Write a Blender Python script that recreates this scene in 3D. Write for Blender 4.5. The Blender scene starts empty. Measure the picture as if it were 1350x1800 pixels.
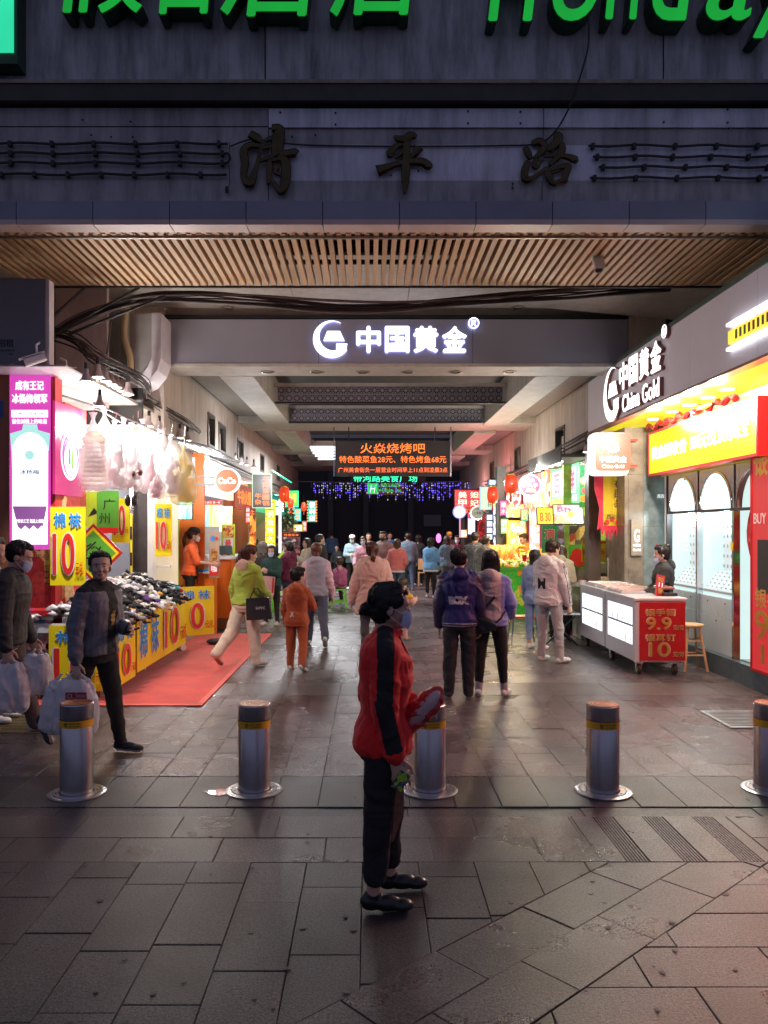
import bpy, bmesh, math, random
import numpy as np
from mathutils import Vector, Matrix, Euler
from mathutils.bvhtree import BVHTree
random.seed(7); np.random.seed(7)
PI = math.pi
S = bpy.context.scene
C = S.collection
# ------------------------------------------------------------------ camera, world, exposure
F, CX, HY, EYE = 1400.0, 650.0, 930.0, 1.86          # focal length (px of the 1350x1800 photo), street vanishing point, eye height
cd = bpy.data.cameras.new('camera'); cam = bpy.data.objects.new('camera', cd); C.objects.link(cam)
cd.sensor_fit = 'VERTICAL'; cd.sensor_height = 36.0; cd.lens = 36.0 * F / 1800.0
cd.shift_x = (675 - CX) / 1800.0; cd.shift_y = (HY - 900) / 1800.0
cd.clip_start = 0.05; cd.clip_end = 400
cam.location = (0, 0, EYE); cam.rotation_euler = (PI / 2, 0, 0)
S.camera = cam
W = bpy.data.worlds.new('World'); S.world = W; W.use_nodes = True
wn = W.node_tree; bg = wn.nodes['Background']
sky = wn.nodes.new('ShaderNodeTexSky'); sky.sky_type = 'NISHITA'; sky.sun_disc = False
sky.sun_elevation = math.radians(-4.0); sky.sun_rotation = math.radians(200); sky.air_density = 1.0; sky.dust_density = 2.0; sky.ozone_density = 3.0
mx = wn.nodes.new('ShaderNodeMix'); mx.data_type = 'RGBA'; mx.inputs['Factor'].default_value = 0.92
mx.inputs['B'].default_value = (0.148, 0.154, 0.250, 1)
wn.links.new(sky.outputs[0], mx.inputs['A']); wn.links.new(mx.outputs['Result'], bg.inputs[0])
bg.inputs[1].default_value = 1.0
S.view_settings.view_transform = 'Standard'; S.view_settings.look = 'None'
S.view_settings.exposure = 0.0; S.view_settings.gamma = 1.0; S.view_settings.use_curve_mapping = False
cy = S.cycles
cy.use_denoising = True; cy.use_light_tree = True; cy.max_bounces = 6; cy.diffuse_bounces = 3; cy.glossy_bounces = 3
cy.transmission_bounces = 5; cy.transparent_max_bounces = 10; cy.sample_clamp_indirect = 4.0; cy.caustics_reflective = False; cy.caustics_refractive = False

def X(px, Y): return (px - CX) * Y / F
def Z(py, Y): return EYE + (HY - py) * Y / F
def GY(py): return EYE * F / (py - HY)

# ------------------------------------------------------------------ materials
_M = {}
def mat(name, col, rough=0.6, metal=0.0, e=0.0, ecol=None, var=0.12, vs=6.0, bump=0.0, bs=60.0, spec=0.5, coat=0.0,
        alpha=1.0, trans=0.0, stretch=(1, 1, 1), col2=None, sub=0.0, rvar=0.0, dirt=0.0, sheen=0.0, ovar=0.0):
    """Principled material: base colour broken up by noise, fine bump, optional emission, dirt streaks and a per-object shade."""
    if name in _M: return _M[name]
    m = bpy.data.materials.new(name); m.use_nodes = True; _M[name] = m
    nt = m.node_tree; N = nt.nodes; L = nt.links; b = N['Principled BSDF']
    b.inputs['Roughness'].default_value = rough; b.inputs['Metallic'].default_value = metal
    b.inputs['Specular IOR Level'].default_value = spec; b.inputs['Coat Weight'].default_value = coat
    b.inputs['Alpha'].default_value = alpha; b.inputs['Transmission Weight'].default_value = trans
    b.inputs['Sheen Weight'].default_value = sheen
    if sub: b.inputs['Subsurface Weight'].default_value = sub; b.inputs['Subsurface Radius'].default_value = (0.02, 0.008, 0.005)
    c = tuple(col) + (1,)
    tc = N.new('ShaderNodeTexCoord'); mp = N.new('ShaderNodeMapping'); mp.inputs['Scale'].default_value = stretch
    L.new(tc.outputs['Object'], mp.inputs['Vector'])
    out = None
    if var or col2:
        n = N.new('ShaderNodeTexNoise'); n.inputs['Scale'].default_value = vs; n.inputs['Detail'].default_value = 6; n.inputs['Roughness'].default_value = 0.6
        L.new(mp.outputs[0], n.inputs['Vector'])
        r = N.new('ShaderNodeValToRGB'); L.new(n.outputs['Fac'], r.inputs[0])
        r.color_ramp.elements[0].position = 0.3; r.color_ramp.elements[1].position = 0.7
        lo = tuple(max(0, v * (1 - var)) for v in col) + (1,); hi = tuple(min(1, v * (1 + var)) for v in col) + (1,)
        if col2: lo, hi = c, tuple(col2) + (1,)
        r.color_ramp.elements[0].color = lo; r.color_ramp.elements[1].color = hi
        out = r.outputs[0]
        if rvar:
            mr = N.new('ShaderNodeMapRange'); mr.inputs['To Min'].default_value = max(0.03, rough - rvar); mr.inputs['To Max'].default_value = min(1, rough + rvar)
            n2 = N.new('ShaderNodeTexNoise'); n2.inputs['Scale'].default_value = vs * 0.6; n2.inputs['Detail'].default_value = 5
            L.new(mp.outputs[0], n2.inputs['Vector']); L.new(n2.outputs['Fac'], mr.inputs['Value']); L.new(mr.outputs[0], b.inputs['Roughness'])
    if dirt:
        n3 = N.new('ShaderNodeTexNoise'); n3.inputs['Scale'].default_value = 1.0; n3.inputs['Detail'].default_value = 8; n3.inputs['Roughness'].default_value = 0.7
        m3 = N.new('ShaderNodeMapping'); m3.inputs['Scale'].default_value = (5, 5, 0.7); L.new(tc.outputs['Object'], m3.inputs['Vector']); L.new(m3.outputs[0], n3.inputs['Vector'])
        r3 = N.new('ShaderNodeValToRGB'); r3.color_ramp.elements[0].position = 0.42; r3.color_ramp.elements[1].position = 0.7
        r3.color_ramp.elements[0].color = (1, 1, 1, 1); r3.color_ramp.elements[1].color = (1 - dirt,) * 3 + (1,)
        L.new(n3.outputs['Fac'], r3.inputs[0])
        mm = N.new('ShaderNodeMix'); mm.data_type = 'RGBA'; mm.blend_type = 'MULTIPLY'; mm.inputs['Factor'].default_value = 1
        if out: L.new(out, mm.inputs['A'])
        else: mm.inputs['A'].default_value = c
        L.new(r3.outputs[0], mm.inputs['B']); out = mm.outputs['Result']
    if ovar:
        oi = N.new('ShaderNodeObjectInfo'); mr = N.new('ShaderNodeMapRange'); mr.inputs['To Min'].default_value = 1 - ovar; mr.inputs['To Max'].default_value = 1 + ovar
        L.new(oi.outputs['Random'], mr.inputs['Value'])
        mm = N.new('ShaderNodeMix'); mm.data_type = 'RGBA'; mm.blend_type = 'MULTIPLY'; mm.inputs['Factor'].default_value = 1
        if out: L.new(out, mm.inputs['A'])
        else: mm.inputs['A'].default_value = c
        L.new(mr.outputs[0], mm.inputs['B']); out = mm.outputs['Result']
    if out: L.new(out, b.inputs['Base Color'])
    else: b.inputs['Base Color'].default_value = c
    if bump:
        n = N.new('ShaderNodeTexNoise'); n.inputs['Scale'].default_value = bs; n.inputs['Detail'].default_value = 4
        L.new(mp.outputs[0], n.inputs['Vector'])
        bp = N.new('ShaderNodeBump'); bp.inputs['Strength'].default_value = bump; bp.inputs['Distance'].default_value = 0.01
        L.new(n.outputs['Fac'], bp.inputs['Height']); L.new(bp.outputs[0], b.inputs['Normal'])
    if e:
        b.inputs['Emission Strength'].default_value = e
        b.inputs['Emission Color'].default_value = tuple(ecol or col) + (1,)
    return m

def lit(name, col, e, var=0.0, vs=3.0):
    """Backlit plastic / LED face, or a wall or soffit whose light is put in as glow: gives off light, slightly uneven over its area."""
    if name in _M: return _M[name]
    m = mat(name, tuple(min(0.3, c * 0.25) for c in col), rough=0.35, var=0, e=e, ecol=col)
    if var:
        nt = m.node_tree; N = nt.nodes; b = N['Principled BSDF']
        tc = N.new('ShaderNodeTexCoord'); n = N.new('ShaderNodeTexNoise'); n.inputs['Scale'].default_value = vs
        nt.links.new(tc.outputs['Object'], n.inputs['Vector'])
        mr = N.new('ShaderNodeMapRange'); mr.inputs['To Min'].default_value = e * (1 - var); mr.inputs['To Max'].default_value = e * (1 + var)
        nt.links.new(n.outputs['Fac'], mr.inputs['Value']); nt.links.new(mr.outputs[0], b.inputs['Emission Strength'])
    return m

def poster(name, cols, scale=14, e=0.0, stretch=(1, 1, 1), rough=0.35):
    """Printed picture of food or goods: coloured cells over a ground, lit from behind when e > 0."""
    if name in _M: return _M[name]
    m = bpy.data.materials.new(name); m.use_nodes = True; _M[name] = m
    nt = m.node_tree; N = nt.nodes; L = nt.links; b = N['Principled BSDF']; b.inputs['Roughness'].default_value = rough
    tc = N.new('ShaderNodeTexCoord'); mp = N.new('ShaderNodeMapping'); mp.inputs['Scale'].default_value = stretch; L.new(tc.outputs['Object'], mp.inputs['Vector'])
    ns = N.new('ShaderNodeTexNoise'); ns.inputs['Scale'].default_value = scale * 0.8; ns.inputs['Detail'].default_value = 3; L.new(mp.outputs[0], ns.inputs['Vector'])
    ad = N.new('ShaderNodeMix'); ad.data_type = 'VECTOR'; ad.inputs['Factor'].default_value = 0.12
    L.new(mp.outputs[0], ad.inputs['A']); L.new(ns.outputs['Color'], ad.inputs['B'])
    v = N.new('ShaderNodeTexVoronoi'); v.inputs['Scale'].default_value = scale; L.new(ad.outputs['Result'], v.inputs['Vector'])
    sp = N.new('ShaderNodeSeparateColor'); L.new(v.outputs['Color'], sp.inputs[0])
    r = N.new('ShaderNodeValToRGB'); r.color_ramp.interpolation = 'CONSTANT'
    while len(r.color_ramp.elements) < len(cols): r.color_ramp.elements.new(0.5)
    for i, c in enumerate(cols):
        r.color_ramp.elements[i].position = i / len(cols); r.color_ramp.elements[i].color = tuple(c) + (1,)
    L.new(sp.outputs[0], r.inputs[0])
    n2 = N.new('ShaderNodeTexNoise'); n2.inputs['Scale'].default_value = scale * 5; n2.inputs['Detail'].default_value = 4; L.new(mp.outputs[0], n2.inputs['Vector'])
    mr = N.new('ShaderNodeMapRange'); mr.inputs['From Min'].default_value = 0.3; mr.inputs['From Max'].default_value = 0.7; mr.inputs['To Min'].default_value = 0.6; mr.inputs['To Max'].default_value = 1.25
    L.new(n2.outputs['Fac'], mr.inputs['Value'])
    mm = N.new('ShaderNodeMix'); mm.data_type = 'RGBA'; mm.blend_type = 'MULTIPLY'; mm.inputs['Factor'].default_value = 1
    L.new(r.outputs[0], mm.inputs['A']); L.new(mr.outputs[0], mm.inputs['B'])
    L.new(mm.outputs['Result'], b.inputs['Base Color'])
    if e: L.new(mm.outputs['Result'], b.inputs['Emission Color']); b.inputs['Emission Strength'].default_value = e
    return m

# ------------------------------------------------------------------ mesh collector
class MB:
    def __init__(s): s.v = []; s.f = []; s.m = []; s.mi = 0
    def add(s, vs, fs):
        o = len(s.v); s.v += [tuple(p) for p in vs]; s.f += [tuple(i + o for i in f) for f in fs]; s.m += [s.mi] * len(fs); return s
    def box(s, x0, x1, y0, y1, z0, z1, M=None):
        x0, x1 = min(x0, x1), max(x0, x1); y0, y1 = min(y0, y1), max(y0, y1); z0, z1 = min(z0, z1), max(z0, z1)
        p = [(x0, y0, z0), (x1, y0, z0), (x1, y1, z0), (x0, y1, z0), (x0, y0, z1), (x1, y0, z1), (x1, y1, z1), (x0, y1, z1)]
        if M: p = [tuple(M @ Vector(q)) for q in p]
        return s.add(p, [(0, 3, 2, 1), (4, 5, 6, 7), (0, 1, 5, 4), (1, 2, 6, 5), (2, 3, 7, 6), (3, 0, 4, 7)])
    def cbox(s, c, d, rot=(0, 0, 0)):
        M = Matrix.Translation(c) @ Euler(rot).to_matrix().to_4x4()
        return s.box(-d[0] / 2, d[0] / 2, -d[1] / 2, d[1] / 2, -d[2] / 2, d[2] / 2, M)
    def bbox(s, x0, x1, y0, y1, z0, z1, b=0.005):
        """Box with its top edges chamfered (paving, trays)."""
        p = [(x0, y0, z0), (x1, y0, z0), (x1, y1, z0), (x0, y1, z0), (x0, y0, z1 - b), (x1, y0, z1 - b), (x1, y1, z1 - b), (x0, y1, z1 - b),
             (x0 + b, y0 + b, z1), (x1 - b, y0 + b, z1), (x1 - b, y1 - b, z1), (x0 + b, y1 - b, z1)]
        return s.add(p, [(8, 9, 10, 11)] + [(a, (a + 1) % 4, (a + 1) % 4 + 4, a + 4) for a in range(4)] + [(a + 4, (a + 1) % 4 + 4, (a + 1) % 4 + 8, a + 8) for a in range(4)])
    def prism(s, poly, z0, z1, b=0.0):
        """Polygon (x, y) extruded in z; b chamfers the top."""
        n = len(poly); cx = sum(p[0] for p in poly) / n; cyy = sum(p[1] for p in poly) / n
        vs = [(p[0], p[1], z0) for p in poly] + [(p[0], p[1], z1 - b) for p in poly]
        fs = [tuple(range(n))[::-1]] + [(i, (i + 1) % n, (i + 1) % n + n, i + n) for i in range(n)]
        if b:
            for p in poly:
                d = Vector((cx - p[0], cyy - p[1])); d = d.normalized() * b * 1.4 if d.length > 1e-6 else d
                vs.append((p[0] + d.x, p[1] + d.y, z1))
            fs += [(i + n, (i + 1) % n + n, (i + 1) % n + 2 * n, i + 2 * n) for i in range(n)] + [tuple(range(2 * n, 3 * n))]
        else: fs.append(tuple(range(n, 2 * n)))
        return s.add(vs, fs)
    def plate(s, poly, y0, y1):
        """Polygon (x, z) extruded in y (front y0 < back y1), outline clockwise or not."""
        n = len(poly)
        vs = [(p[0], y0, p[1]) for p in poly] + [(p[0], y1, p[1]) for p in poly]
        a = sum(poly[i][0] * poly[(i + 1) % n][1] - poly[(i + 1) % n][0] * poly[i][1] for i in range(n))
        fr = tuple(range(n)); bk = tuple(range(n, 2 * n))[::-1]
        sd = [(i, i + n, (i + 1) % n + n, (i + 1) % n) for i in range(n)]
        if a < 0: fr = fr[::-1]; bk = bk[::-1]; sd = [q[::-1] for q in sd]
        return s.add(vs, [fr, bk] + sd)
    def rings(s, rs, cap=True, close=False):
        """Loft through rings (lists of points of equal length)."""
        n = len(rs[0]); vs = [p for r in rs for p in r]; fs = []
        for k in range(len(rs) - 1):
            for i in range(n):
                j = (i + 1) % n
                fs.append((k * n + i, k * n + j, (k + 1) * n + j, (k + 1) * n + i))
        if cap: fs.append(tuple(range(n))[::-1]); fs.append(tuple(range((len(rs) - 1) * n, len(rs) * n)))
        return s.add(vs, fs)
    def tube(s, pts, r, n=6, cap=True):
        pts = [Vector(p) for p in pts]; rs = r if hasattr(r, '__len__') else [r] * len(pts)
        R = []; up = None
        for i, p in enumerate(pts):
            t = (pts[min(i + 1, len(pts) - 1)] - pts[max(i - 1, 0)])
            t = t.normalized() if t.length > 1e-9 else Vector((0, 0, 1))
            if up is None: up = t.orthogonal().normalized()
            up = (up - t * up.dot(t)); up = up.normalized() if up.length > 1e-6 else t.orthogonal().normalized()
            b = t.cross(up)
            R.append([tuple(p + (up * math.cos(2 * PI * k / n) + b * math.sin(2 * PI * k / n)) * rs[i]) for k in range(n)])
        return s.rings(R, cap)
    def lathe(s, prof, c=(0, 0, 0), n=24, cap=True):
        return s.rings([[(c[0] + r * math.cos(2 * PI * k / n), c[1] + r * math.sin(2 * PI * k / n), c[2] + z) for k in range(n)] for r, z in prof], cap)
    def disc_y(s, cx, cz, r, y0, y1, n=28, rz=None):
        return s.plate([(cx + r * math.cos(2 * PI * k / n), cz + (rz or r) * math.sin(2 * PI * k / n)) for k in range(n)], y0, y1)
    def ell(s, c, r, n=14, m=9, M=None):
        R = []
        for i in range(m + 1):
            t = PI * (i + 0.0) / m; t = min(max(t, 0.06), PI - 0.06)
            R.append([(c[0] + r[0] * math.sin(t) * math.cos(2 * PI * k / n), c[1] + r[1] * math.sin(t) * math.sin(2 * PI * k / n), c[2] - r[2] * math.cos(t)) for k in range(n)])
        if M: R = [[tuple(M @ Vector(p)) for p in q] for q in R]
        return s.rings(R)
    def rcone(s, a, b, ra, rb, n=10, flat=1.0, fd=None):
        """Tapered limb with rounded ends; flat squeezes it along direction fd."""
        a = Vector(a); b = Vector(b); t = (b - a); L = max(t.length, 1e-5); t = t / L
        u = (Vector(fd) - t * Vector(fd).dot(t)).normalized() if fd else t.orthogonal().normalized()
        w = t.cross(u); R = []
        for i in range(4):
            q = PI / 2 * (1 - i / 4); R.append((a - t * ra * math.sin(q), max(ra * math.cos(q), ra * 0.12)))
        R.append((a, ra)); R.append(((a + b) / 2, (ra + rb) / 2)); R.append((b, rb))
        for i in range(1, 5):
            q = PI / 2 * (i / 4); R.append((b + t * rb * math.sin(q), max(rb * math.cos(q), rb * 0.12)))
        return s.rings([[tuple(p + u * r * flat * math.cos(2 * PI * k / n) + w * r * math.sin(2 * PI * k / n)) for k in range(n)] for p, r in R])
    def mesh(s, name, off=(0, 0, 0), smooth=False, fix=True):
        me = bpy.data.meshes.new(name)
        o = Vector(off)
        me.from_pydata([tuple(Vector(p) - o) for p in s.v], [], s.f)
        if fix:
            b = bmesh.new(); b.from_mesh(me); bmesh.ops.recalc_face_normals(b, faces=b.faces); b.to_mesh(me); b.free()
        me.polygons.foreach_set('material_index', s.m)
        if smooth: me.polygons.foreach_set('use_smooth', [True] * len(me.polygons))
        return me

def origin(o):
    v = Vector((0, 0, 0))
    while o: v += o.location; o = o.parent
    return v
def obj(name, g, mats, parent=None, world=True, smooth=False, loc=None, auto=False):
    """Link one collector (or ready mesh) as one object; world=True means its points are world coordinates."""
    if not isinstance(mats, (list, tuple)): mats = [mats]
    if isinstance(g, MB): me = g.mesh(name, origin(parent) if (parent and world) else (0, 0, 0), smooth or auto)
    else: me = g
    if not me.materials:
        for m in mats: me.materials.append(m)
    o = bpy.data.objects.new(name, me); C.objects.link(o)
    if parent: o.parent = parent
    if loc: o.location = loc
    if auto:
        try:
            b = bmesh.new(); b.from_mesh(me)
            for e in b.edges:
                if len(e.link_faces) == 2 and e.calc_face_angle(0) > 0.6: e.smooth = False
            b.to_mesh(me); b.free()
        except Exception: pass
    return o
def tag(o, label=None, cat=None, group=None, kind=None):
    if label: o['label'] = label
    if cat: o['category'] = cat
    if group: o['group'] = group
    if kind: o['kind'] = kind
    return o
def empty(name, loc, label=None, cat=None, group=None, rz=0.0):
    o = bpy.data.objects.new(name, None); C.objects.link(o); o.location = loc; o.rotation_euler = (0, 0, rz); o.empty_display_size = 0.1
    return tag(o, label, cat, group)
def struct(name, g, m, parent=None, **k):
    o = obj(name, g, m, parent, **k)
    if not parent: o['kind'] = 'structure'
    return o

# ------------------------------------------------------------------ lettering (Blender's own built-in font)
_T = {}
def text_mesh(s, bold=0.0, depth=0.0, shear=0.0, bev=0.0):
    k = (s, bold, depth, shear, bev)
    if k in _T: return _T[k]
    cu = bpy.data.curves.new('t', 'FONT'); cu.body = s; cu.size = 1.0; cu.offset = bold; cu.shear = shear
    cu.resolution_u = 5 if len(s) <= 3 or s.isascii() else 2; cu.align_x = 'LEFT'; cu.extrude = depth / 2; cu.bevel_depth = bev; cu.bevel_resolution = 1
    o = bpy.data.objects.new('t', cu); C.objects.link(o)
    dg = bpy.context.evaluated_depsgraph_get(); dg.update()
    me = bpy.data.meshes.new_from_object(o.evaluated_get(dg))
    n = len(me.vertices); a = np.zeros(n * 3, 'f'); me.vertices.foreach_get('co', a); a = a.reshape(-1, 3)
    fs = [tuple(p.vertices) for p in me.polygons]
    bpy.data.objects.remove(o); bpy.data.curves.remove(cu); bpy.data.meshes.remove(me)
    if n:
        lo = a.min(0); hi = a.max(0); a = (a - lo) / np.maximum(hi - lo, 1e-6); asp = (hi[0] - lo[0]) / max(hi[1] - lo[1], 1e-6)
    else: asp = 1
    _T[k] = (a, fs, asp); return _T[k]
def text_into(mb, s, cx, cz, w, h, y, depth=0.003, bold=0.0, shear=0.0, vert=False):
    """Lettering in the x-z plane facing -y, fitted into a w x h box centred on (cx, cz); h or w may be None to keep proportion."""
    if vert:
        n = len(s); hh = h / n
        for i, ch in enumerate(s):
            if ch.strip(): text_into(mb, ch, cx, cz + h / 2 - hh * (i + 0.5), w, hh * 0.84, y, depth, bold, shear)
        return mb
    a, fs, asp = text_mesh(s, 0.0, 0.1, shear)
    if not len(a): return mb
    if w is None: w = h * asp
    if h is None: h = w / asp
    q = bold * h * (1.0 if len(s) < 9 else .8) * .62; sg = -1 if depth >= 0 else 1      # heavier strokes: shifted copies, each a hair proud of the last
    for i, (dx, dz) in enumerate(((0, 0), (q, 0), (-q, 0), (0, q), (0, -q)) if bold > .004 else ((0, 0),)):
        mb.add([(cx + (p[0] - 0.5) * (w - 2 * q) + dx, y - depth * p[2] + sg * .0002 * i, cz + (p[1] - 0.5) * (h - 2 * q) + dz) for p in a], fs)
    return mb

def yaw_of(face):
    return {'S': 0.0, 'R': PI / 2, 'L': -PI / 2}.get(face, face)
def sign(name, label, cat, c, w, h, t, face, back, items, group=None, frame=None, fw=0.03, tilt=0.0, round_=False, side=None):
    """A sign: c = centre of its front face. Local x right, z up, the face looks along local -y."""
    r = empty(name, c, label, cat, group, yaw_of(face)); r.rotation_euler = (tilt, 0, yaw_of(face))
    g = MB()
    if round_: g.disc_y(0, 0, w / 2, 0, t, 32)
    else: g.box(-w / 2, w / 2, 0, t, -h / 2, h / 2)
    obj('panel', g, back, r, world=False)
    if side:
        g = MB()
        if round_:
            n = 32; o_ = [[(q * math.cos(2 * PI * k / n), y, q * math.sin(2 * PI * k / n)) for k in range(n)] for q, y in ((w / 2, -0.008), (w / 2 + 0.03, -0.008), (w / 2 + 0.03, t + 0.01), (w / 2, t + 0.01))]
            g.rings(o_, cap=False)
        else: g.box(-w / 2 - .004, w / 2 + .004, 0.006, t + 0.01, -h / 2 - .004, h / 2 + .004)
        obj('casing', g, side, r, world=False)
    if frame:
        g = MB(); a, b = w / 2, h / 2
        g.box(-a - fw, a + fw, -0.012, t + .006, b, b + fw).box(-a - fw, a + fw, -0.012, t + .006, -b - fw, -b).box(-a - fw, -a, -0.012, t + .006, -b, b).box(a, a + fw, -0.012, t + .006, -b, b)
        obj('frame', g, frame, r, world=False)
    sign_items(r, items, -0.002)
    return r
def sign_items(r, items, y0=-0.002):
    y = y0
    for it in items:
        k = it[0]; g = MB()
        if k == 't': # t, text, cx, cz, w, h, material, options
            o = it[7] if len(it) > 7 else {}
            text_into(g, it[1], it[2], it[3], it[4], it[5], y, o.get('d', 0.003), o.get('b', 0.0), o.get('sh', 0.0), o.get('v', False)); nm = 'lettering'
        elif k == 'r': g.box(it[1], it[3], y - 0.002, y, it[2], it[4]); nm = it[6] if len(it) > 6 else 'printed_block'
        elif k == 'c': g.disc_y(it[1], it[2], it[3], y - 0.002, y); nm = it[5] if len(it) > 5 else 'disc'
        elif k == 'p': g.plate(it[1], y - 0.002, y); nm = it[3] if len(it) > 3 else 'emblem'
        m = {'t': lambda: it[6], 'r': lambda: it[5], 'c': lambda: it[4], 'p': lambda: it[2]}[k]()
        if g.v: obj(nm, g, m, r, world=False)
        y -= 0.0035 if k != 't' or not (len(it) > 7 and it[7].get('flat')) else 0
# ================================================================== GROUND
m_base = mat('ground_base', (0.022, 0.02, 0.022), rough=0.9, bump=0.3, bs=80)
def granite(name, a, b, rough, ov=0.28, bump=0.30):
    m = mat(name, a, col2=b, rough=rough, vs=2.2, bump=bump, bs=190, rvar=0.18, ovar=ov, spec=0.5)
    nt = m.node_tree; N = nt.nodes; L = nt.links; bs = N['Principled BSDF']        # mineral speckle over the slab colour, world coordinates
    src = bs.inputs['Base Color'].links[0].from_socket
    gp = N.new('ShaderNodeNewGeometry'); v = N.new('ShaderNodeTexNoise'); v.inputs['Scale'].default_value = 85; v.inputs['Detail'].default_value = 2; v.inputs['Roughness'].default_value = 0.75
    L.new(gp.outputs['Position'], v.inputs['Vector'])
    for n in list(N):
        if n.type == 'MAPPING': L.new(gp.outputs['Position'], n.inputs['Vector'])
    r = N.new('ShaderNodeValToRGB'); e = r.color_ramp.elements
    e[0].position = 0.38; e[0].color = (0.25, 0.24, 0.26, 1); e[1].position = 0.62; e[1].color = (2.6, 2.5, 2.45, 1)
    L.new(v.outputs['Fac'], r.inputs[0])
    st = N.new('ShaderNodeTexNoise'); st.inputs['Scale'].default_value = 0.9; st.inputs['Detail'].default_value = 8; st.inputs['Roughness'].default_value = 0.65; L.new(gp.outputs['Position'], st.inputs['Vector'])
    r2 = N.new('ShaderNodeValToRGB'); r2.color_ramp.elements[0].position = 0.35; r2.color_ramp.elements[0].color = (0.62, 0.6, 0.6, 1); r2.color_ramp.elements[1].position = 0.62; r2.color_ramp.elements[1].color = (1.15, 1.12, 1.1, 1)
    L.new(st.outputs['Fac'], r2.inputs[0])
    for rr in (r, r2):
        mm = N.new('ShaderNodeMix'); mm.data_type = 'RGBA'; mm.blend_type = 'MULTIPLY'; mm.inputs['Factor'].default_value = 1
        L.new(src, mm.inputs['A']); L.new(rr.outputs[0], mm.inputs['B']); src = mm.outputs['Result']
    L.new(src, bs.inputs['Base Color'])
    return m
m_pave = granite('granite_grey', (0.022, 0.021, 0.024), (0.042, 0.038, 0.043), 0.36)
m_pave2 = granite('granite_warm', (0.058, 0.051, 0.056), (0.112, 0.098, 0.104), 0.27)
m_mitre = granite('granite_brown', (0.036, 0.029, 0.030), (0.064, 0.052, 0.054), 0.30)
m_dark = granite('granite_dark', (0.065, 0.062, 0.066), (0.10, 0.095, 0.098), 0.34)
struct('ground', MB().box(-150, 150, -40, 250, -0.5, -0.010), m_base)
pave = empty('pavement', (0, 0, 0)); pave['kind'] = 'structure'
SL = []   # (poly, material, height)
J = 0.0022
def rect(x0, y0, x1, y1, m, h=0.0, M=None):
    p = [(x0 + J, y0 + J), (x1 - J, y0 + J), (x1 - J, y1 - J), (x0 + J, y1 - J)]
    if M: p = [tuple((M @ Vector((a, b)))[:2]) for a, b in p]
    SL.append((p, m, h))
def clip(poly, nx, ny, d):
    """keep the part with nx*x+ny*y <= d"""
    out = []
    for i in range(len(poly)):
        a = poly[i]; b = poly[(i + 1) % len(poly)]; da = nx * a[0] + ny * a[1] - d; db = nx * b[0] + ny * b[1] - d
        if da <= 0: out.append(a)
        if (da < 0 < db) or (db < 0 < da):
            t = da / (da - db); out.append((a[0] + (b[0] - a[0]) * t, a[1] + (b[1] - a[1]) * t))
    return out
rnd = random.Random(3)
sw = 0.31; y1z, y2z, y3z, y4z = 4.45, 5.16, 5.33, 5.99
k = 0.9; q45 = math.sqrt(1 + k * k)
def dline(x0): return (-k / q45, 1 / q45, (3.3 - k * x0) / q45)      # line y = 3.3 + k (x - x0): keeps below/right side for (n.x)<=d
# zone A: slabs running away from the viewer, left of the mitre
for i in range(-10, 8):
    x = 0.114 - 0.155 + i * sw; y = 1.7 + rnd.random() * 0.6
    while y < y1z:
        L_ = rnd.choice([0.58, 0.62, 0.66, 0.45]); yy = min(y + L_, y1z)
        if y1z - yy < 0.08: yy = y1z
        p = [(x + J, y + J), (x + sw - J, y + J), (x + sw - J, yy - J), (x + J, yy - J)]
        n0, n1, d = dline(0.059); p = clip(p, -n0, -n1, -d - J)
        if len(p) > 2: SL.append((p, m_pave, 0))
        y = yy
# mitre courses at an angle
ang = math.atan(k); ca, sa = math.cos(ang), math.sin(ang)
for c0 in range(2):
    xo = 0.059 + c0 * 0.445; wd = 0.445 * k / q45
    u = -2.2 + rnd.random() * 0.4
    while u < 2.6:
        L_ = rnd.choice([0.6, 0.62, 0.55]); v = u + L_
        p = [(xo + ca * (u + J), 3.3 + sa * (u + J)), (xo + ca * (v - J), 3.3 + sa * (v - J)), (xo + ca * (v - J) + sa * (wd - J), 3.3 + sa * (v - J) - ca * (wd - J)), (xo + ca * (u + J) + sa * (wd - J), 3.3 + sa * (u + J) - ca * (wd - J))]
        p = clip(p, 0, 1, y1z - J)
        if len(p) > 2 and min(q[1] for q in p) > 1.2: SL.append((p, m_mitre, 0))
        u = v
# right of the mitre: courses along x
for j in range(-8, 5):
    y = 3.235 + (j - 1) * sw; yy = min(y + sw, y1z); x = -1.5 + rnd.random() * 0.6
    if y >= y1z - 0.02: break
    while x < 4.2:
        L_ = rnd.choice([0.6, 0.62, 0.58]); p = [(x + J, y + J), (x + L_ - J, y + J), (x + L_ - J, yy - J), (x + J, yy - J)]
        n0, n1, d = dline(0.059 + 0.89); p = clip(p, n0, n1, d - J)
        if len(p) > 2: SL.append((p, m_mitre, 0))
        x += L_
# zone B: two courses with grooved tactile strips at the right
for j, (a, b) in enumerate(((y1z, 4.80), (4.80, y2z))):
    x = -4.6 + 0.3 * j
    while x < 4.6:
        L_ = 0.62
        if x < 1.30 and x + L_ > 1.30: L_ = 1.30 - x
        if 1.30 <= x < 2.30:
            for s in (1.38, 1.70, 2.02): pass
            x = 2.30; continue
        rect(x, a, x + L_, b, m_mitre, 0.0); x += L_
for (a, b) in ((1.30, 1.44), (1.57, 1.76), (1.89, 2.08), (2.21, 2.30)): rect(a, y1z, b, y2z, m_mitre)
# zone C: sunken kerb line
x = -5.5
while x < 5.5: rect(x, y2z, x + 1.15, y3z, m_pave, -0.006); x += 1.15
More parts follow.
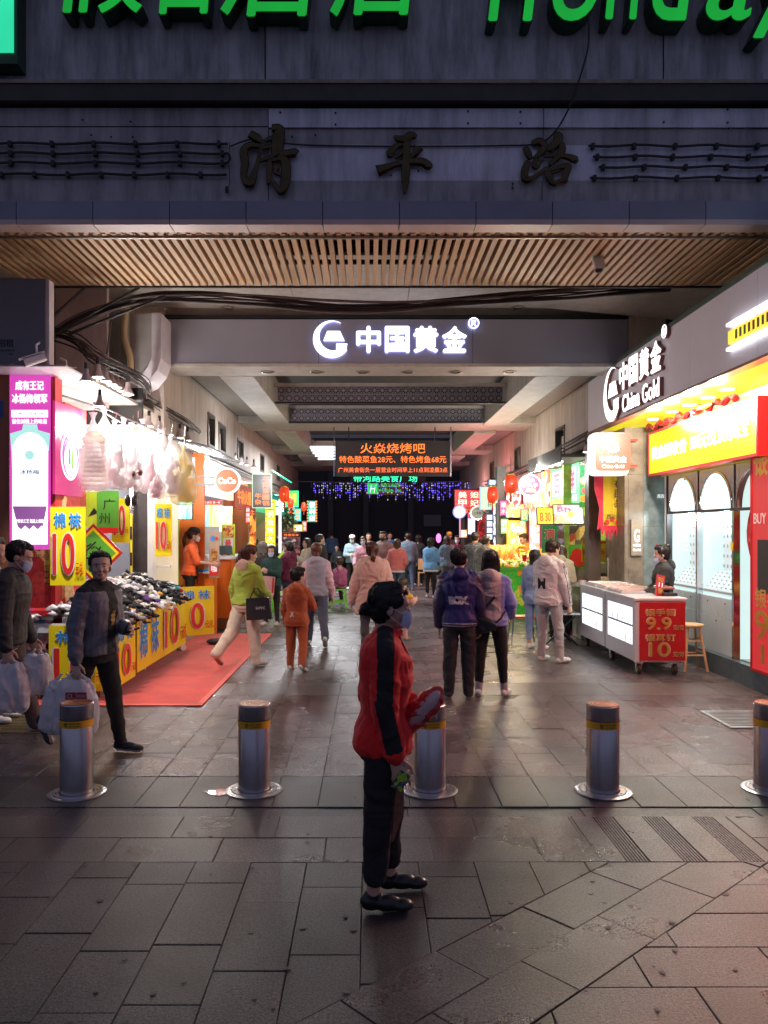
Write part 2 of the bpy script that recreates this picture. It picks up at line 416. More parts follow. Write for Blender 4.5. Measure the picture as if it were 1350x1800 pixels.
# zone D: bollard course
i = 0; x = -5.0
while x < 5.0: rect(x, y3z, x + sw * (1 if i % 5 else 1), y4z, m_pave, 0); x += sw; i += 1
# zone E and on: rows across the arcade, with dark bands every four metres
y = y4z; j = 0; bands = [(8.92, 9.62), (12.8, 13.5), (16.8, 17.6), (20.8, 21.6), (24.8, 25.6)]
while y < 34:
    hgt = 0.40; m = m_pave2; inb = [b for b in bands if b[0] - 0.05 <= y < b[1] - 0.05]; nxt = [b for b in bands if y < b[0] < y + hgt + 0.15]
    if inb: hgt = (inb[0][1] - y); m = m_dark
    elif nxt: hgt = nxt[0][0] - y
    if hgt < 0.1: y += hgt; continue
    xr = 4.6 if y < 12 else 4.1; xl = -5.0 if y < 9 else -4.2
    x = xl - rnd.random() * 0.4
    if m is m_dark or hgt < .3:
        while x < xr: rect(x, y, x + 0.62, y + hgt, m, 0); x += 0.62
    else:
        ce_ = min([b[0] for b in bands if b[0] > y] + [34.0]); i = 0; x = xl
        while x < xr:
            yy = y; first = .31 if i % 2 else .62; i += 1
            while yy < ce_ - .01:
                ye_ = min(yy + first, ce_); ye_ = ce_ if ce_ - ye_ < .12 else ye_; first = rnd.choice([.62, .62, .5])
                rect(x, yy, x + .31, ye_, m, 0); yy = ye_
            x += .31
        hgt = ce_ - y
    y += hgt; j += 1
def seen(p):
    cx = sum(a[0] for a in p) / len(p); cyy = sum(a[1] for a in p) / len(p)
    if cyy < 2.7: return 0
    s = 1.0 / cyy; u = cx * s * F
    return 0 if (u < -720 or u > 780) else 1 / cyy ** 2
vis = sorted([s for s in SL if seen(s[0])], key=lambda s: -seen(s[0])); rest = [s for s in SL if not seen(s[0])]
for p, m, h in vis[:290]:
    g = MB(); cx = sum(a[0] for a in p) / len(p); cyy = sum(a[1] for a in p) / len(p); dz = rnd.uniform(-0.0025, 0.0025)
    g.prism([(a - cx, b - cyy) for a, b in p], -0.03, h + dz, 0.0025)
    o = obj('paving_slab', g, m, pave, world=False, loc=(cx, cyy, 0)); o.rotation_euler = (rnd.gauss(0, .0012), rnd.gauss(0, .0012), 0)
for nm, mm in (('far_paving', m_pave), ('far_paving', m_pave2), ('far_paving', m_dark), ('far_paving', m_mitre)):
    g = MB()
    for p, m, h in vis[290:] + rest:
        if m is mm: g.prism(p, -0.03, h + rnd.uniform(-.002, .002), 0.003)
    if g.v: o = obj('far_paving', g, mm, pave); o['kind'] = 'stuff'
# tactile grooved strips
for x0 in (1.44, 1.76, 2.08):
    g = MB(); g.box(x0 + .002, x0 + .128, y1z + J, y2z - J, -0.03, -0.0085)
    for r_ in range(7): g.box(x0 + .004 + r_ * .0178, x0 + .004 + r_ * .0178 + .010, y1z + J, y2z - J, -0.0083, 0.002)
    obj('grooved_strip', g, m_dark, pave)
# drain gratings
for (x0, x1, ya, yb, mm, lab) in ((3.36, 4.05, 7.42, 8.12, mat('grate_steel', (0.62, 0.62, 0.6), rough=0.3, metal=0.9), 'bright steel drain grating in the paving before the gold shop'),
                              (-3.75, -2.95, 7.25, 8.05, mat('grate_yellow_lit', (0.5, 0.42, 0.2), rough=0.35, metal=0.9), 'yellowish drain grating in the paving beside the striding man')):  # yellow light on this second grating put into its metal colour
    r = empty('drain_grating', ((x0 + x1) / 2, (ya + yb) / 2, 0), lab, 'drain grating')
    g = MB(); g.box(x0, x1, ya, ya + .03, .001, .012).box(x0, x1, yb - .03, yb, .001, .012).box(x0, x0 + .03, ya + .03, yb - .03, .001, .012).box(x1 - .03, x1, ya + .03, yb - .03, .001, .012)
    obj('frame', g, mm, r)
    for i in range(11): obj('bar', MB().box(x0 + .032, x1 - .032, ya + .04 + i * .06, ya + .068 + i * .06, .001, .010), mm, r)
# spilled wet patch
g = MB(); n = 22
for (cx, cyy, rr) in ((-1.06, 5.62, 0.09), (-0.95, 5.68, 0.05)):
    g.prism([(cx + rr * (1 + .35 * math.sin(3 * a + cx) + .2 * math.sin(7 * a)) * math.cos(a), cyy + rr * .7 * (1 + .3 * math.cos(4 * a)) * math.sin(a)) for a in [2 * PI * i / n for i in range(n)]], 0.003, 0.0045)
tag(obj('puddle', g, mat('puddle_water', (0.3, 0.32, 0.33), rough=0.04, var=0, spec=1.0, coat=1.0), None), 'small wet puddle on the paving just left of the second bollard', 'puddle', kind='stuff')

g = MB()
for i in range(150):
    yy = 3.0 + rnd.random() ** 1.5 * 9; xx = rnd.uniform(-.55, .55) * yy; q = rnd.uniform(.006, .017)
    g.prism([(xx + q * (1 + .3 * math.sin(2 * a + i)) * math.cos(a), yy + q * math.sin(a)) for a in [k_ * PI / 4 for k_ in range(8)]], 0.003, 0.0042)
tag(obj('gum_spots', g, mat('old_gum', (.10, .095, .09), rough=.7, var=.5, vs=2)), 'old chewing gum spots trodden into the paving', 'gum', kind='stuff')
# ================================================================== CARPET
r = empty('red_carpet', (-2.6, 10, 0), 'bright red carpet laid along the sock stall', 'carpet')
m_carpet = mat('carpet_red', (0.62, 0.045, 0.03), rough=0.95, bump=0.6, bs=260, var=0.2, vs=3, sheen=0.3)
obj('pile', MB().prism([(-3.85, 8.42), (-1.83, 8.42), (-1.80, 14.1), (-3.85, 14.1)], 0.003, 0.014), m_carpet, r)
m_edge = mat('carpet_edge', (0.7, 0.13, 0.10), rough=0.8)
obj('edge_strip', MB().prism([(-3.85, 8.34), (-1.76, 8.34), (-1.76, 8.415), (-3.85, 8.415)], 0.003, 0.017), m_edge, r)
obj('edge_strip', MB().prism([(-1.825, 8.42), (-1.76, 8.42), (-1.73, 14.1), (-1.795, 14.1)], 0.003, 0.017), m_edge, r)

# ================================================================== BOLLARDS
m_steel = mat('brushed_steel', (0.50, 0.50, 0.52), rough=0.27, metal=1.0, var=0.08, vs=3, bump=0.08, bs=8, stretch=(40, 40, 1))
m_steeltop = mat('worn_red_cap', (0.45, 0.13, 0.09), rough=0.4, metal=0.5, var=0.35, vs=30)
m_tape = mat('reflective_yellow', (0.80, 0.42, 0.02), rough=0.4, var=0.15)
m_blackt = mat('black_print', (0.015, 0.015, 0.017), rough=0.5, var=0)
m_brassl = mat('brass_line', (0.75, 0.5, 0.15), rough=0.3, metal=0.8)
bx = [(-2.06, 5.6, 'stainless bollard in front of the striding man with the plastic bag', 0.64),
      (-0.82, 5.66, 'stainless bollard with a wet splash beside its base', 0.62),
      (0.425, 5.66, 'stainless bollard right behind the woman in the red jacket', 0.62),
      (1.65, 5.64, 'stainless bollard standing alone right of the couple', 0.62),
      (2.86, 5.68, 'stainless bollard cut by the right edge of the photo', 0.62)]
def bollard(x, y, lab, h):
    r = empty('bollard', (x, y, 0), lab, 'bollard', 'steel bollards across the street entrance')
    g = MB(); R = 0.113
    g.lathe([(R, 0.0), (R, h - .105 - .055 - .004), (R - .002, h - .160), (R - .002, h - .105), (R, h - .101), (R, h - .006), (R - .006, h)], (x, y, 0), 40); obj('post', g, m_steel, r, auto=True)
    g = MB(); g.lathe([(R + .0015, h - .158), (R + .0015, h - .108)], (x, y, 0), 40, cap=False); obj('reflective_band', g, m_tape, r, smooth=True)
    g = MB()
    for (s, a0, zc, hh, ww) in (('警', -1.9, h - .133, .030, .03), ('自动升降 请勿靠近', -1.35, h - .124, .012, .085), ('NO PARKING', -1.35, h - .143, .010, .08)):
        a, fs, asp = text_mesh(s, 0.0, 0.1, 0.0)
        vs = []
        for p in a:
            th = a0 + (p[0] - .5) * ww / R; q = R + .0018 + .0006 * p[2]
            vs.append((x + q * math.cos(th), y + q * math.sin(th), zc + (p[1] - .5) * hh))
        g.add(vs, fs)
    obj('band_lettering', g, m_blackt, r)
    g = MB(); g.lathe([(0.0005, h + .003), (R - .008, h + .003), (R - .008, h + .0005)], (x, y, 0), 32); obj('cap', g, m_steeltop, r)
    g = MB()
    for rr in (.035, .07, .092):
        g.rings([[(x + q * math.cos(2 * PI * k_ / 32), y + q * math.sin(2 * PI * k_ / 32), h + z_) for k_ in range(32)] for q, z_ in ((rr, .0032), (rr, .0045), (rr + .004, .0045), (rr + .004, .0032))], cap=False)
    obj('cap_ring', g, m_brassl, r)
    g = MB(); g.lathe([(.20, .002), (.20, .010), (.185, .016), (.165, .016), (.163, .009), (.158, .009), (.156, .018), (.120, .018), (.118, .004)], (x, y, 0), 44, cap=False); obj('floor_flange', g, m_steel, r, auto=True)
    g = MB()
    for i in range(6):
        a = i * PI / 3 + .3; g.lathe([(.007, .0), (.007, .022), (.003, .024)], (x + .138 * math.cos(a), y + .138 * math.sin(a), 0), 8)
    obj('bolt', g, m_steel, r)
for b in bx: bollard(*b)

# ================================================================== FACADE OVER THE STREET (plane y = 7.7)
m_conc = mat('painted_panel', (0.46, 0.46, 0.50), rough=0.55, var=0.18, vs=2.5, bump=0.15, bs=20, dirt=0.75)
m_panelw = mat('pale_panel', (0.66, 0.68, 0.80), rough=0.45, var=0.14, vs=2.0, dirt=0.5, bump=0.08)
m_panelg = mat('grey_strip', (0.38, 0.37, 0.40), rough=0.55, var=0.2, vs=2.0, dirt=0.55)
m_ledge = mat('dark_ledge', (0.035, 0.03, 0.027), rough=0.5, var=0.4, vs=3)
m_tileb = mat('slate_tile', (0.22, 0.24, 0.31), rough=0.35, var=0.12, vs=1.5, ovar=0.1)
m_tilep = mat('soffit_tile', (0.62, 0.52, 0.49), rough=0.4, var=0.1, vs=1.5, ovar=0.06)
m_black = mat('black_matte', (0.012, 0.012, 0.013), rough=0.7, var=0.2)
YF = 7.7
def zf(py): return Z(py, YF)
def xf(px): return X(px, YF)
fac = empty('street_facade', (0, YF, 5.2), 'dirty grey building front above the arcade mouth', 'building')
obj('upper_wall', MB().box(-7.5, 7.5, YF, YF + .35, zf(150), 9.5), m_conc, fac)
for px in (465, 1165, -150): obj('wall_joint', MB().box(xf(px), xf(px) + .012, YF - .004, YF + .01, zf(150), 9.5), m_black, fac)
g = MB(); g.box(-7.5, 7.5, YF - .10, YF + .3, zf(186), zf(153)); obj('ledge', g, m_ledge, fac)
obj('ledge_lip', MB().box(-7.5, 7.5, YF - .115, YF - .10, zf(157), zf(151)), mat('lip', (0.30, 0.27, 0.24), rough=0.5, dirt=.5), fac)
obj('back_wall', MB().box(-7.5, 7.5, YF + .04, YF + .35, zf(356), zf(186) - .002), m_black, fac)
def strip(y0, y1, cuts, m, d=0.0, name='cladding_panel'):
    for a, b in zip(cuts[:-1], cuts[1:]):
        obj(name, MB().box(xf(a) + .004, xf(b) - .004, YF - d, YF + .035, zf(y1) + .003, zf(y0) - .003), m, fac)
strip(189, 222, [-700, 472], m_panelg, 0.0); strip(192, 226, [472, 955, 1500, 2000], m_panelw, .02)
strip(222, 250, [-700, 472], m_panelg, -.01); strip(226, 255, [472, 955, 1500, 2000], m_panelg, -.004)
strip(250, 318, [-700, 472], m_panelg, .0); strip(255, 319, [472, 955], m_panelw, .012); strip(255, 319, [955, 1500, 2000], m_panelw, .004)
strip(318, 356, [-700, 472, 952, 1500, 2000], m_panelg, .015)
for i in range(-5, 17):
    a = 34 + i * 133.5; obj('fascia_tile', MB().box(xf(a) + .004, xf(a + 133.5) - .004, YF - .07, YF + .3, zf(390) , zf(358)), m_tileb, fac)
    g = MB(); p = [(YF - .07, zf(390) - .002), (YF - .06, zf(390) - .05), (YF + .14, zf(390) - .05), (YF + .14, zf(390) - .002)]
    g.rings([[(xx, q[0], q[1]) for q in p] for xx in (xf(a) + .004, xf(a + 133.5) - .004)]); obj('soffit_tile', g, m_tilep, fac)
obj('rear_wall', MB().box(-7.5, 7.5, YF + .36, YF + .5, 5.35, 9.5), m_black, fac)
# black pinned rods (old light-tube clips)
m_rod = mat('rod_black', (0.018, 0.018, 0.02), rough=0.6, var=0.3)
def rodset(name_l, rows):
    r = empty('light_rod_rack', (xf((rows[0][1] + rows[0][2]) / 2), YF, zf(rows[0][0])), name_l, 'light rods')
    for (py, a, b, cl) in rows:
        g = MB(); n = 24; pts = [(xf(a + (b - a) * t / n), YF - .045, zf(py + 1.5 * math.sin(t * .9))) for t in range(n + 1)]
        g.tube(pts, .012, 6); obj('rod', g, m_rod, r)
        g = MB(); x = a + 8
        while x < b: g.box(xf(x) - .016, xf(x) + .016, YF - .062, YF - .012, zf(py) - .026, zf(py) + .022); x += cl
        obj('clip', g, m_rod, r)['kind'] = 'stuff'
    return r
r = rodset('black rods clipped along the facade left of the first character', [(256, -60, 402, 73), (273, -60, 400, 74), (290, -60, 400, 74), (310, -60, 400, 58)])
g = MB(); g.tube([(xf(400), YF - .045, zf(273)), (xf(405), YF - .045, zf(277)), (xf(406), YF - .045, zf(283)), (xf(403), YF - .045, zf(288)), (xf(399), YF - .045, zf(290))], .012, 6); obj('rod', g, m_rod, r)
rodset('broken black rods clipped along the facade right of the last character', [(260, 1032, 1450, 72), (279, 1040, 1450, 66), (297, 1050, 1450, 72), (316, 1035, 1450, 72)])
# loose wires on the facade
def cable(name, lab, pts, rad, m=None, cat='cable', n=6, parent=None):
    P = [Vector(p) for p in pts]; out = []
    for i in range(len(P) - 1):
        p0 = P[max(i - 1, 0)]; p1 = P[i]; p2 = P[i + 1]; p3 = P[min(i + 2, len(P) - 1)]
        for t in [j / 6 for j in range(6)]:
            out.append(0.5 * ((2 * p1) + (-p0 + p2) * t + (2 * p0 - 5 * p1 + 4 * p2 - p3) * t * t + (-p0 + 3 * p1 - 3 * p2 + p3) * t ** 3))
    out.append(P[-1])
    o = obj(name, MB().tube(out, rad, n), m or m_rod, parent, smooth=True)
    if lab: tag(o, lab, cat)
    return o
def fp(px, py, d=.05, Y=YF): return (X(px, Y - d), Y - d, Z(py, Y - d))
cable('cable', 'black cable sagging from the green lettering down to the third character', [fp(1034, 20, .2), fp(1034, 80, .2), fp(1018, 140, .16), fp(1000, 190, .13), fp(975, 232), fp(945, 252, .03), fp(880, 256, .03), fp(700, 257, .03), fp(540, 255, .03), fp(470, 248, .06), fp(440, 245, .06), fp(405, 257, .05)], .0085)
cable('wire', 'thin wire with a plug dangling below the left rods', [fp(404, 250), fp(402, 280), fp(404, 320), fp(400, 330)], .004)
tag(obj('plug', MB().ell(fp(399, 333), (.02, .02, .035)), m_rod), 'small black plug hanging at the end of the thin wire', 'plug')
g = MB()
for (px, py) in ((147, 213), (231, 216), (162, 240), (197, 243), (235, 243), (493, 200), (590, 201), (590, 221), (822, 198), (822, 219), (914, 199), (914, 219), (514, 243), (555, 240), (900, 325), (900, 332), (1165, 217), (1277, 195), (1277, 218), (1279, 228), (687, 310), (735, 302)):
    x, _, z = fp(px, py, 0); g.lathe([(.008, 0), (.010, .01), (.004, .02)], (0, 0, 0), 8); n0 = len(g.v) - 24
    for i_ in range(n0, len(g.v)): a, b, c_ = g.v[i_]; g.v[i_] = (x + a, YF - .02 - c_, z + b)
obj('anchor_hole', g, m_rod, fac)
# brush-written characters, raised dark bronze
m_bronze = mat('dark_bronze', (0.07, 0.055, 0.03), rough=0.25, metal=0.9, var=0.3)
def brush(label, cx, cy_, sc, strokes):
    r = empty('street_name_character', (xf(cx), YF - .06, zf(cy_)), label, 'character', 'bronze street-name characters')
    for st in strokes:
        g = MB(); P = [Vector((p[0], p[1])) for p in st]; out = []
        for i in range(len(P) - 1):
            p0 = P[max(i - 1, 0)]; p1 = P[i]; p2 = P[i + 1]; p3 = P[min(i + 2, len(P) - 1)]
            w1, w2 = st[i][2] * 1.4, st[i + 1][2] * 1.4
            for t in [j / 5 for j in range(5)]:
                q = 0.5 * ((2 * p1) + (-p0 + p2) * t + (2 * p0 - 5 * p1 + 4 * p2 - p3) * t * t + (-p0 + 3 * p1 - 3 * p2 + p3) * t ** 3); out.append((q, w1 + (w2 - w1) * t))
        out.append((P[-1], st[-1][2]))
        s_ = sc / 120.0 * YF / F; R = []
        for i, (q, w) in enumerate(out):
            t = (out[min(i + 1, len(out) - 1)][0] - out[max(i - 1, 0)][0]).normalized(); nn = Vector((-t.y, t.x)); w = max(w, 1.2)
            ring = []
            for a in range(10):
                th = 2 * PI * a / 10; o_ = nn * (w * math.cos(th)); yy = -.5 * w * math.sin(th)
                ring.append((xf(cx) + (q.x + o_.x - 60) * s_, YF - .06 + (yy * s_ * .9 if yy < 0 else yy * s_ * .5), zf(cy_) - (q.y + o_.y - 60) * s_))
            R.append(ring)
        g.rings(R); obj('stroke', g, m_bronze, r, smooth=True)
# coordinates: 120x120 boxes read off the photo
ping = [[(42, 14, 2), (50, 19, 5), (62, 20, 6), (72, 13, 6), (82, 16, 3)], [(60, 28, 2), (46, 32, 4), (36, 44, 6), (38, 52, 4)], [(58, 40, 4), (50, 48, 3), (44, 54, 2)], [(86, 34, 7), (80, 44, 5), (70, 54, 2)],
        [(12, 76, 8), (26, 71, 6), (45, 64, 4), (66, 60, 5), (92, 60, 6), (104, 68, 6), (108, 72, 2)], [(64, 18, 5), (64, 45, 5), (63, 70, 6), (62, 95, 5), (61, 117, 1)]]
qing = [[(14, 14, 5), (26, 22, 6), (32, 30, 2)], [(30, 34, 3), (14, 33, 5), (4, 42, 5), (6, 62, 5), (4, 82, 4), (14, 96, 6), (24, 70, 3), (32, 42, 2), (40, 26, 2)], [(50, 5, 5), (62, 6, 6), (60, 22, 8), (58, 44, 7), (52, 52, 4)],
        [(36, 26, 2), (52, 21, 4), (72, 20, 4)], [(34, 38, 2), (54, 34, 3), (68, 36, 3)], [(26, 60, 2), (44, 54, 3), (66, 48, 5), (88, 45, 6), (92, 46, 2)], [(48, 52, 2), (46, 70, 4), (44, 98, 2)], [(50, 58, 3), (66, 54, 5), (73, 64, 6), (72, 90, 6), (66, 109, 4), (56, 98, 3), (47, 82, 1)], [(52, 70, 2), (60, 66, 3), (56, 76, 3), (66, 82, 2)]]
lu = [[(20, 34, 4), (26, 46, 5), (30, 56, 3)], [(32, 28, 4), (46, 24, 6), (54, 34, 5), (44, 48, 4), (34, 54, 2)], [(42, 54, 3), (36, 66, 4), (42, 70, 2), (50, 56, 2)], [(26, 58, 4), (20, 74, 5), (20, 90, 5), (30, 90, 4), (44, 82, 3), (58, 70, 2)],
      [(70, 14, 4), (80, 14, 6), (76, 26, 6), (66, 36, 6), (62, 42, 3)], [(84, 26, 4), (86, 38, 5), (76, 54, 4), (62, 66, 3)], [(54, 50, 2), (72, 49, 3), (92, 50, 4), (108, 56, 6), (104, 60, 2)], [(60, 68, 3), (62, 84, 5), (70, 98, 4), (82, 94, 3), (92, 92, 3), (90, 98, 2)], [(62, 76, 2), (80, 70, 4), (96, 68, 5), (92, 82, 5), (90, 96, 3)], [(66, 80, 2), (84, 73, 3)]]
brush('first bronze brush character on the facade, beside the left rods', 490, 290, 128, qing)
brush('middle bronze brush character on the facade, a cross shape', 710, 290, 118, ping)
brush('last bronze brush character on the facade, beside the right rods', 960, 290, 118, lu)
# big green channel letters at the top edge
m_gface = lit('green_face', (0.006, 0.34, 0.035), 0.95, 0.35, 2.0)
m_gside = mat('green_return', (0.004, 0.05, 0.018), rough=0.35, var=0.3)
def channel(s, px0, px1, pyb, hpx, lab, sh=0.0, bold=.018, desc=0.0):
    x0, x1 = xf(px0), xf(px1); z0 = Z(pyb - 9, YF - .22); h = hpx * YF / F
    r = empty('channel_letter', ((x0 + x1) / 2, YF, z0), lab, 'sign letter', 'green hotel name letters on the facade')
    g = MB(); text_into(g, s, (x0 + x1) / 2, z0 + h / 2, x1 - x0, h, YF - .22, .004, bold, sh); obj('lit_face', g, m_gface, r)
    g = MB(); text_into(g, s, (x0 + x1) / 2, z0 + h / 2, (x1 - x0) + .014, h + .014, YF - .215, -.20, bold, sh); obj('letter_return', g, m_gside, r)
    return r
K = 'green lit letter '
channel('假', 118, 268, 32, 170, K + 'leftmost on the facade, beside the square panel', 0.12); channel('日', 290, 385, 34, 165, K + 'box shaped, second from the square panel', 0.12)
channel('酒', 395, 565, 38, 170, K + 'third from the square panel, dots at its left', 0.12); channel('店', 582, 742, 38, 170, K + 'fourth, just before the wide gap', 0.12)
for ch, a, b, yb, hh, w in (('H', 852, 945, 46, 160, 'a slanted capital after the wide gap'), ('o', 962, 1042, 46, 105, 'round, above the sagging cable'), ('l', 1052, 1080, 43, 170, 'a single slanted bar right of the cable'),
                        ('i', 1093, 1118, 43, 150, 'a short bar before the bowl shaped letter'), ('d', 1132, 1212, 45, 165, 'a bowl with a tall stem'), ('a', 1224, 1302, 45, 108, 'a bowl second from the right edge'), ('y', 1304, 1396, 76, 150, 'with a curled tail at the right edge')):
    channel(ch, a, b, yb, hh, K + w, 0.22)
r = empty('green_logo_panel', (xf(0), YF, zf(40)), 'square glowing turquoise logo panel at the upper left corner', 'sign')
a, b = X(-220, YF - .22), X(23, YF - .22)
obj('casing', MB().box(a - .3, b + .03, YF - .20, YF - .01, Z(112, YF - .2) , Z(-200, YF)), m_gside, r)
obj('lit_face', MB().box(a, b, YF - .222, YF - .202, Z(91, YF - .22), Z(-180, YF)), lit('turquoise', (0.03, 0.80, 0.42), 0.9, .15), r)

# ================================================================== SLATTED CEILING (Z = 4.8)
m_slat = mat('wood_slat', (0.66, 0.45, 0.26), rough=0.5, var=0.25, vs=4, stretch=(1, 0.1, 1), ovar=0.15, bump=.1)
sl = empty('slatted_ceiling', (0.2, 8.7, 4.8), 'ceiling of parallel wooden slats under the facade edge', 'ceiling')
ZS = 4.80
SH = None
nsl = 102
for i in range(nsl):
    x = -4.80 + i * (9.45 / (nsl - 1)); g = MB()
    if SH is None:
        g.box(-.025, .025, 0, 2.0, 0, .10); SH = g.mesh('slat'); SH.materials.append(m_slat)
    yend = 9.72 if x < 4.2 else 9.72
    o = bpy.data.objects.new('slat', SH); C.objects.link(o); o.parent = sl
    y0 = 7.93; ye = 9.70
    # the field of slats narrows towards the back left corner
    if x < -3.82: ye = 7.93 + max(0.0, (x + 4.95) / 1.13) * 1.77
    if x > 4.22: ye = 9.70 - (x - 4.22) / 0.45 * 1.2
    o.location = (x - 0, y0, ZS + rnd.uniform(-.004, .004)) ; o.scale = (1, max(.1, (ye - y0) / 2.0), 1)
    o.location = o.location - origin(sl)
for y in (7.99, 9.62): obj('cross_rail', MB().box(-4.9, 4.75, y, y + .03, ZS - .022, ZS - .001), m_rod if y > 8 else mat('rail_metal', (.35, .33, .3), rough=.4, metal=.7), sl)
for y in (8.5, 9.1): obj('hanger_rail', MB().box(-4.9, 4.75, y, y + .04, ZS + .095, ZS + .14), m_rod, sl)
g = MB()
for i in range(90): x = -4.85 + i * .106; g.box(x, x + .05, 7.80, 7.92, ZS - .005, ZS + .05)
o = obj('slat_end', g, m_slat, sl)
# ================================================================== ARCADE SHELL
m_ceil = mat('ceiling_paint', (0.46, 0.42, 0.37), rough=0.6, var=0.07, vs=1.2, bump=0.05, dirt=.25)
m_ceil2 = mat('ceiling_back', (0.40, 0.37, 0.33), rough=0.7, var=0.1)
m_wall = mat('arcade_wall', (0.58, 0.50, 0.43), rough=0.6, var=0.08, vs=1.5, dirt=.35)
XL, XR = -3.10, 3.90
# ceiling between the slats and the sign beam, laid in sheets
ce = empty('entrance_ceiling', (0.4, 11, 5.2), 'pale panelled ceiling behind the wooden slats', 'ceiling')
xs = [-6, -4.4, -2.75, -1.1, .55, 2.2, 3.0, 6.5]
for a, b in zip(xs[:-1], xs[1:]): obj('ceiling_sheet', MB().box(a + .004, b - .004, 9.72, 12.05, 5.20 + rnd.uniform(0, .006), 5.24), m_ceil, ce)
g = MB(); g.rings([[(2.35, 10.4, 5.19), (2.35, 11.9, 5.19), (2.36, 11.9, 5.2), (2.36, 10.4, 5.2)], [(4.6, 10.4, 5.0), (4.6, 11.9, 4.98), (4.61, 11.9, 4.99), (4.61, 10.4, 5.01)]]); obj('sagging_sheet', g, m_ceil, ce)
obj('roof_slab', MB().box(-7, 7, 8.05, 12.2, 5.36, 5.5), m_black, ce)
def downlight(x, y, z, lab):
    r = empty('downlight', (x, y, z), lab, 'downlight', 'unlit recessed downlights')
    g = MB(); g.lathe([(.075, -.012), (.105, -.012), (.11, -.002), (.075, -.002)], (x, y, z), 24, cap=False); obj('rim', g, mat('lamp_rim', (.35, .3, .26), rough=.35, metal=.6), r, smooth=True)
    obj('reflector', MB().lathe([(.074, -.004), (.05, .03), (.001, .04)], (x, y, z), 20, cap=False), m_black, r)
for px, n_ in ((400, 'left'), (910, 'middle'), (1040, 'right')):
    y = (5.2 - EYE) * F / (HY - 540); downlight(X(px, y), y, 5.198, 'unlit downlight in the entrance ceiling, %s one of three' % n_)
# beam carrying the sign
bm = empty('sign_beam', (0.4, 12.0, 4.35), 'wide grey metal clad beam carrying the white lit gold shop name', 'beam')
m_beam = mat('satin_grey_panel', (0.42, 0.42, 0.50), rough=0.30, metal=0.5, var=0.04, vs=0.8)
for a, b in ((290, 560), (560, 831), (831, 1104)): obj('beam_panel', MB().box(X(a, 12) + .003, X(b, 12) - .003, 12.0, 12.1, 4.35, 5.02), m_beam, bm)
obj('beam_top_trim', MB().box(X(290, 12), X(1104, 12), 11.98, 12.1, 5.035, 5.085), m_black, bm)
obj('beam_core', MB().box(XL + .01, XR + .6, 12.1, 12.4, 4.36, 5.3), m_ceil2, bm)
obj('beam_lip', MB().box(X(290, 12), X(1104, 12), 11.97, 12.69, 4.30, 4.349), m_ceil, bm)
for i, px in enumerate((490, 577, 658, 737, 821, 915)):
    downlight(X(px - 20, 12.35), 12.35, 4.298, 'unlit downlight under the sign beam, number %s from the left' % ['one', 'two', 'three', 'four', 'five', 'six'][i])
# main soffit with coffers
sof = empty('arcade_ceiling', (0.4, 20, 4.35), 'pale coffered ceiling running down the arcade', 'ceiling')
ZC = 4.35
cof = [(12.72, 18.7), (20.2, 25.2), (26.6, 31.2)]
ya = 12.69
for (c0, c1) in cof + [(34.5, 34.5)]:
    n = max(1, int((XR - XL) / 1.2))
    for i in range(n):
        a = XL + (XR - XL) * i / n; b = XL + (XR - XL) * (i + 1) / n
        if c0 - ya > .1: obj('ceiling_panel', MB().box(a + .003, b - .003, ya, c0 - .003, ZC, ZC + .30), m_ceil, sof)
    if c0 != c1:
        obj('ceiling_panel', MB().box(-2.40, -1.86, c0, c1, ZC - .055, ZC), m_ceil, sof); obj('ceiling_panel', MB().box(2.65, 3.20, c0, c1, ZC - .055, ZC), m_ceil, sof)
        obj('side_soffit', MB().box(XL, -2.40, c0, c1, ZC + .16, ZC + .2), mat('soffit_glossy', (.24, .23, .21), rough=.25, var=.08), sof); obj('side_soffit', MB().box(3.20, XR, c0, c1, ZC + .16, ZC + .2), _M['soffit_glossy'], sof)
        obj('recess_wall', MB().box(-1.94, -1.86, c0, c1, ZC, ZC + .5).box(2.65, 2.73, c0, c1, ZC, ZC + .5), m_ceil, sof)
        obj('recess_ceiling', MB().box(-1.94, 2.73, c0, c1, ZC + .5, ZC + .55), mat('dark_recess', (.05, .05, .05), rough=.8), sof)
    ya = c1
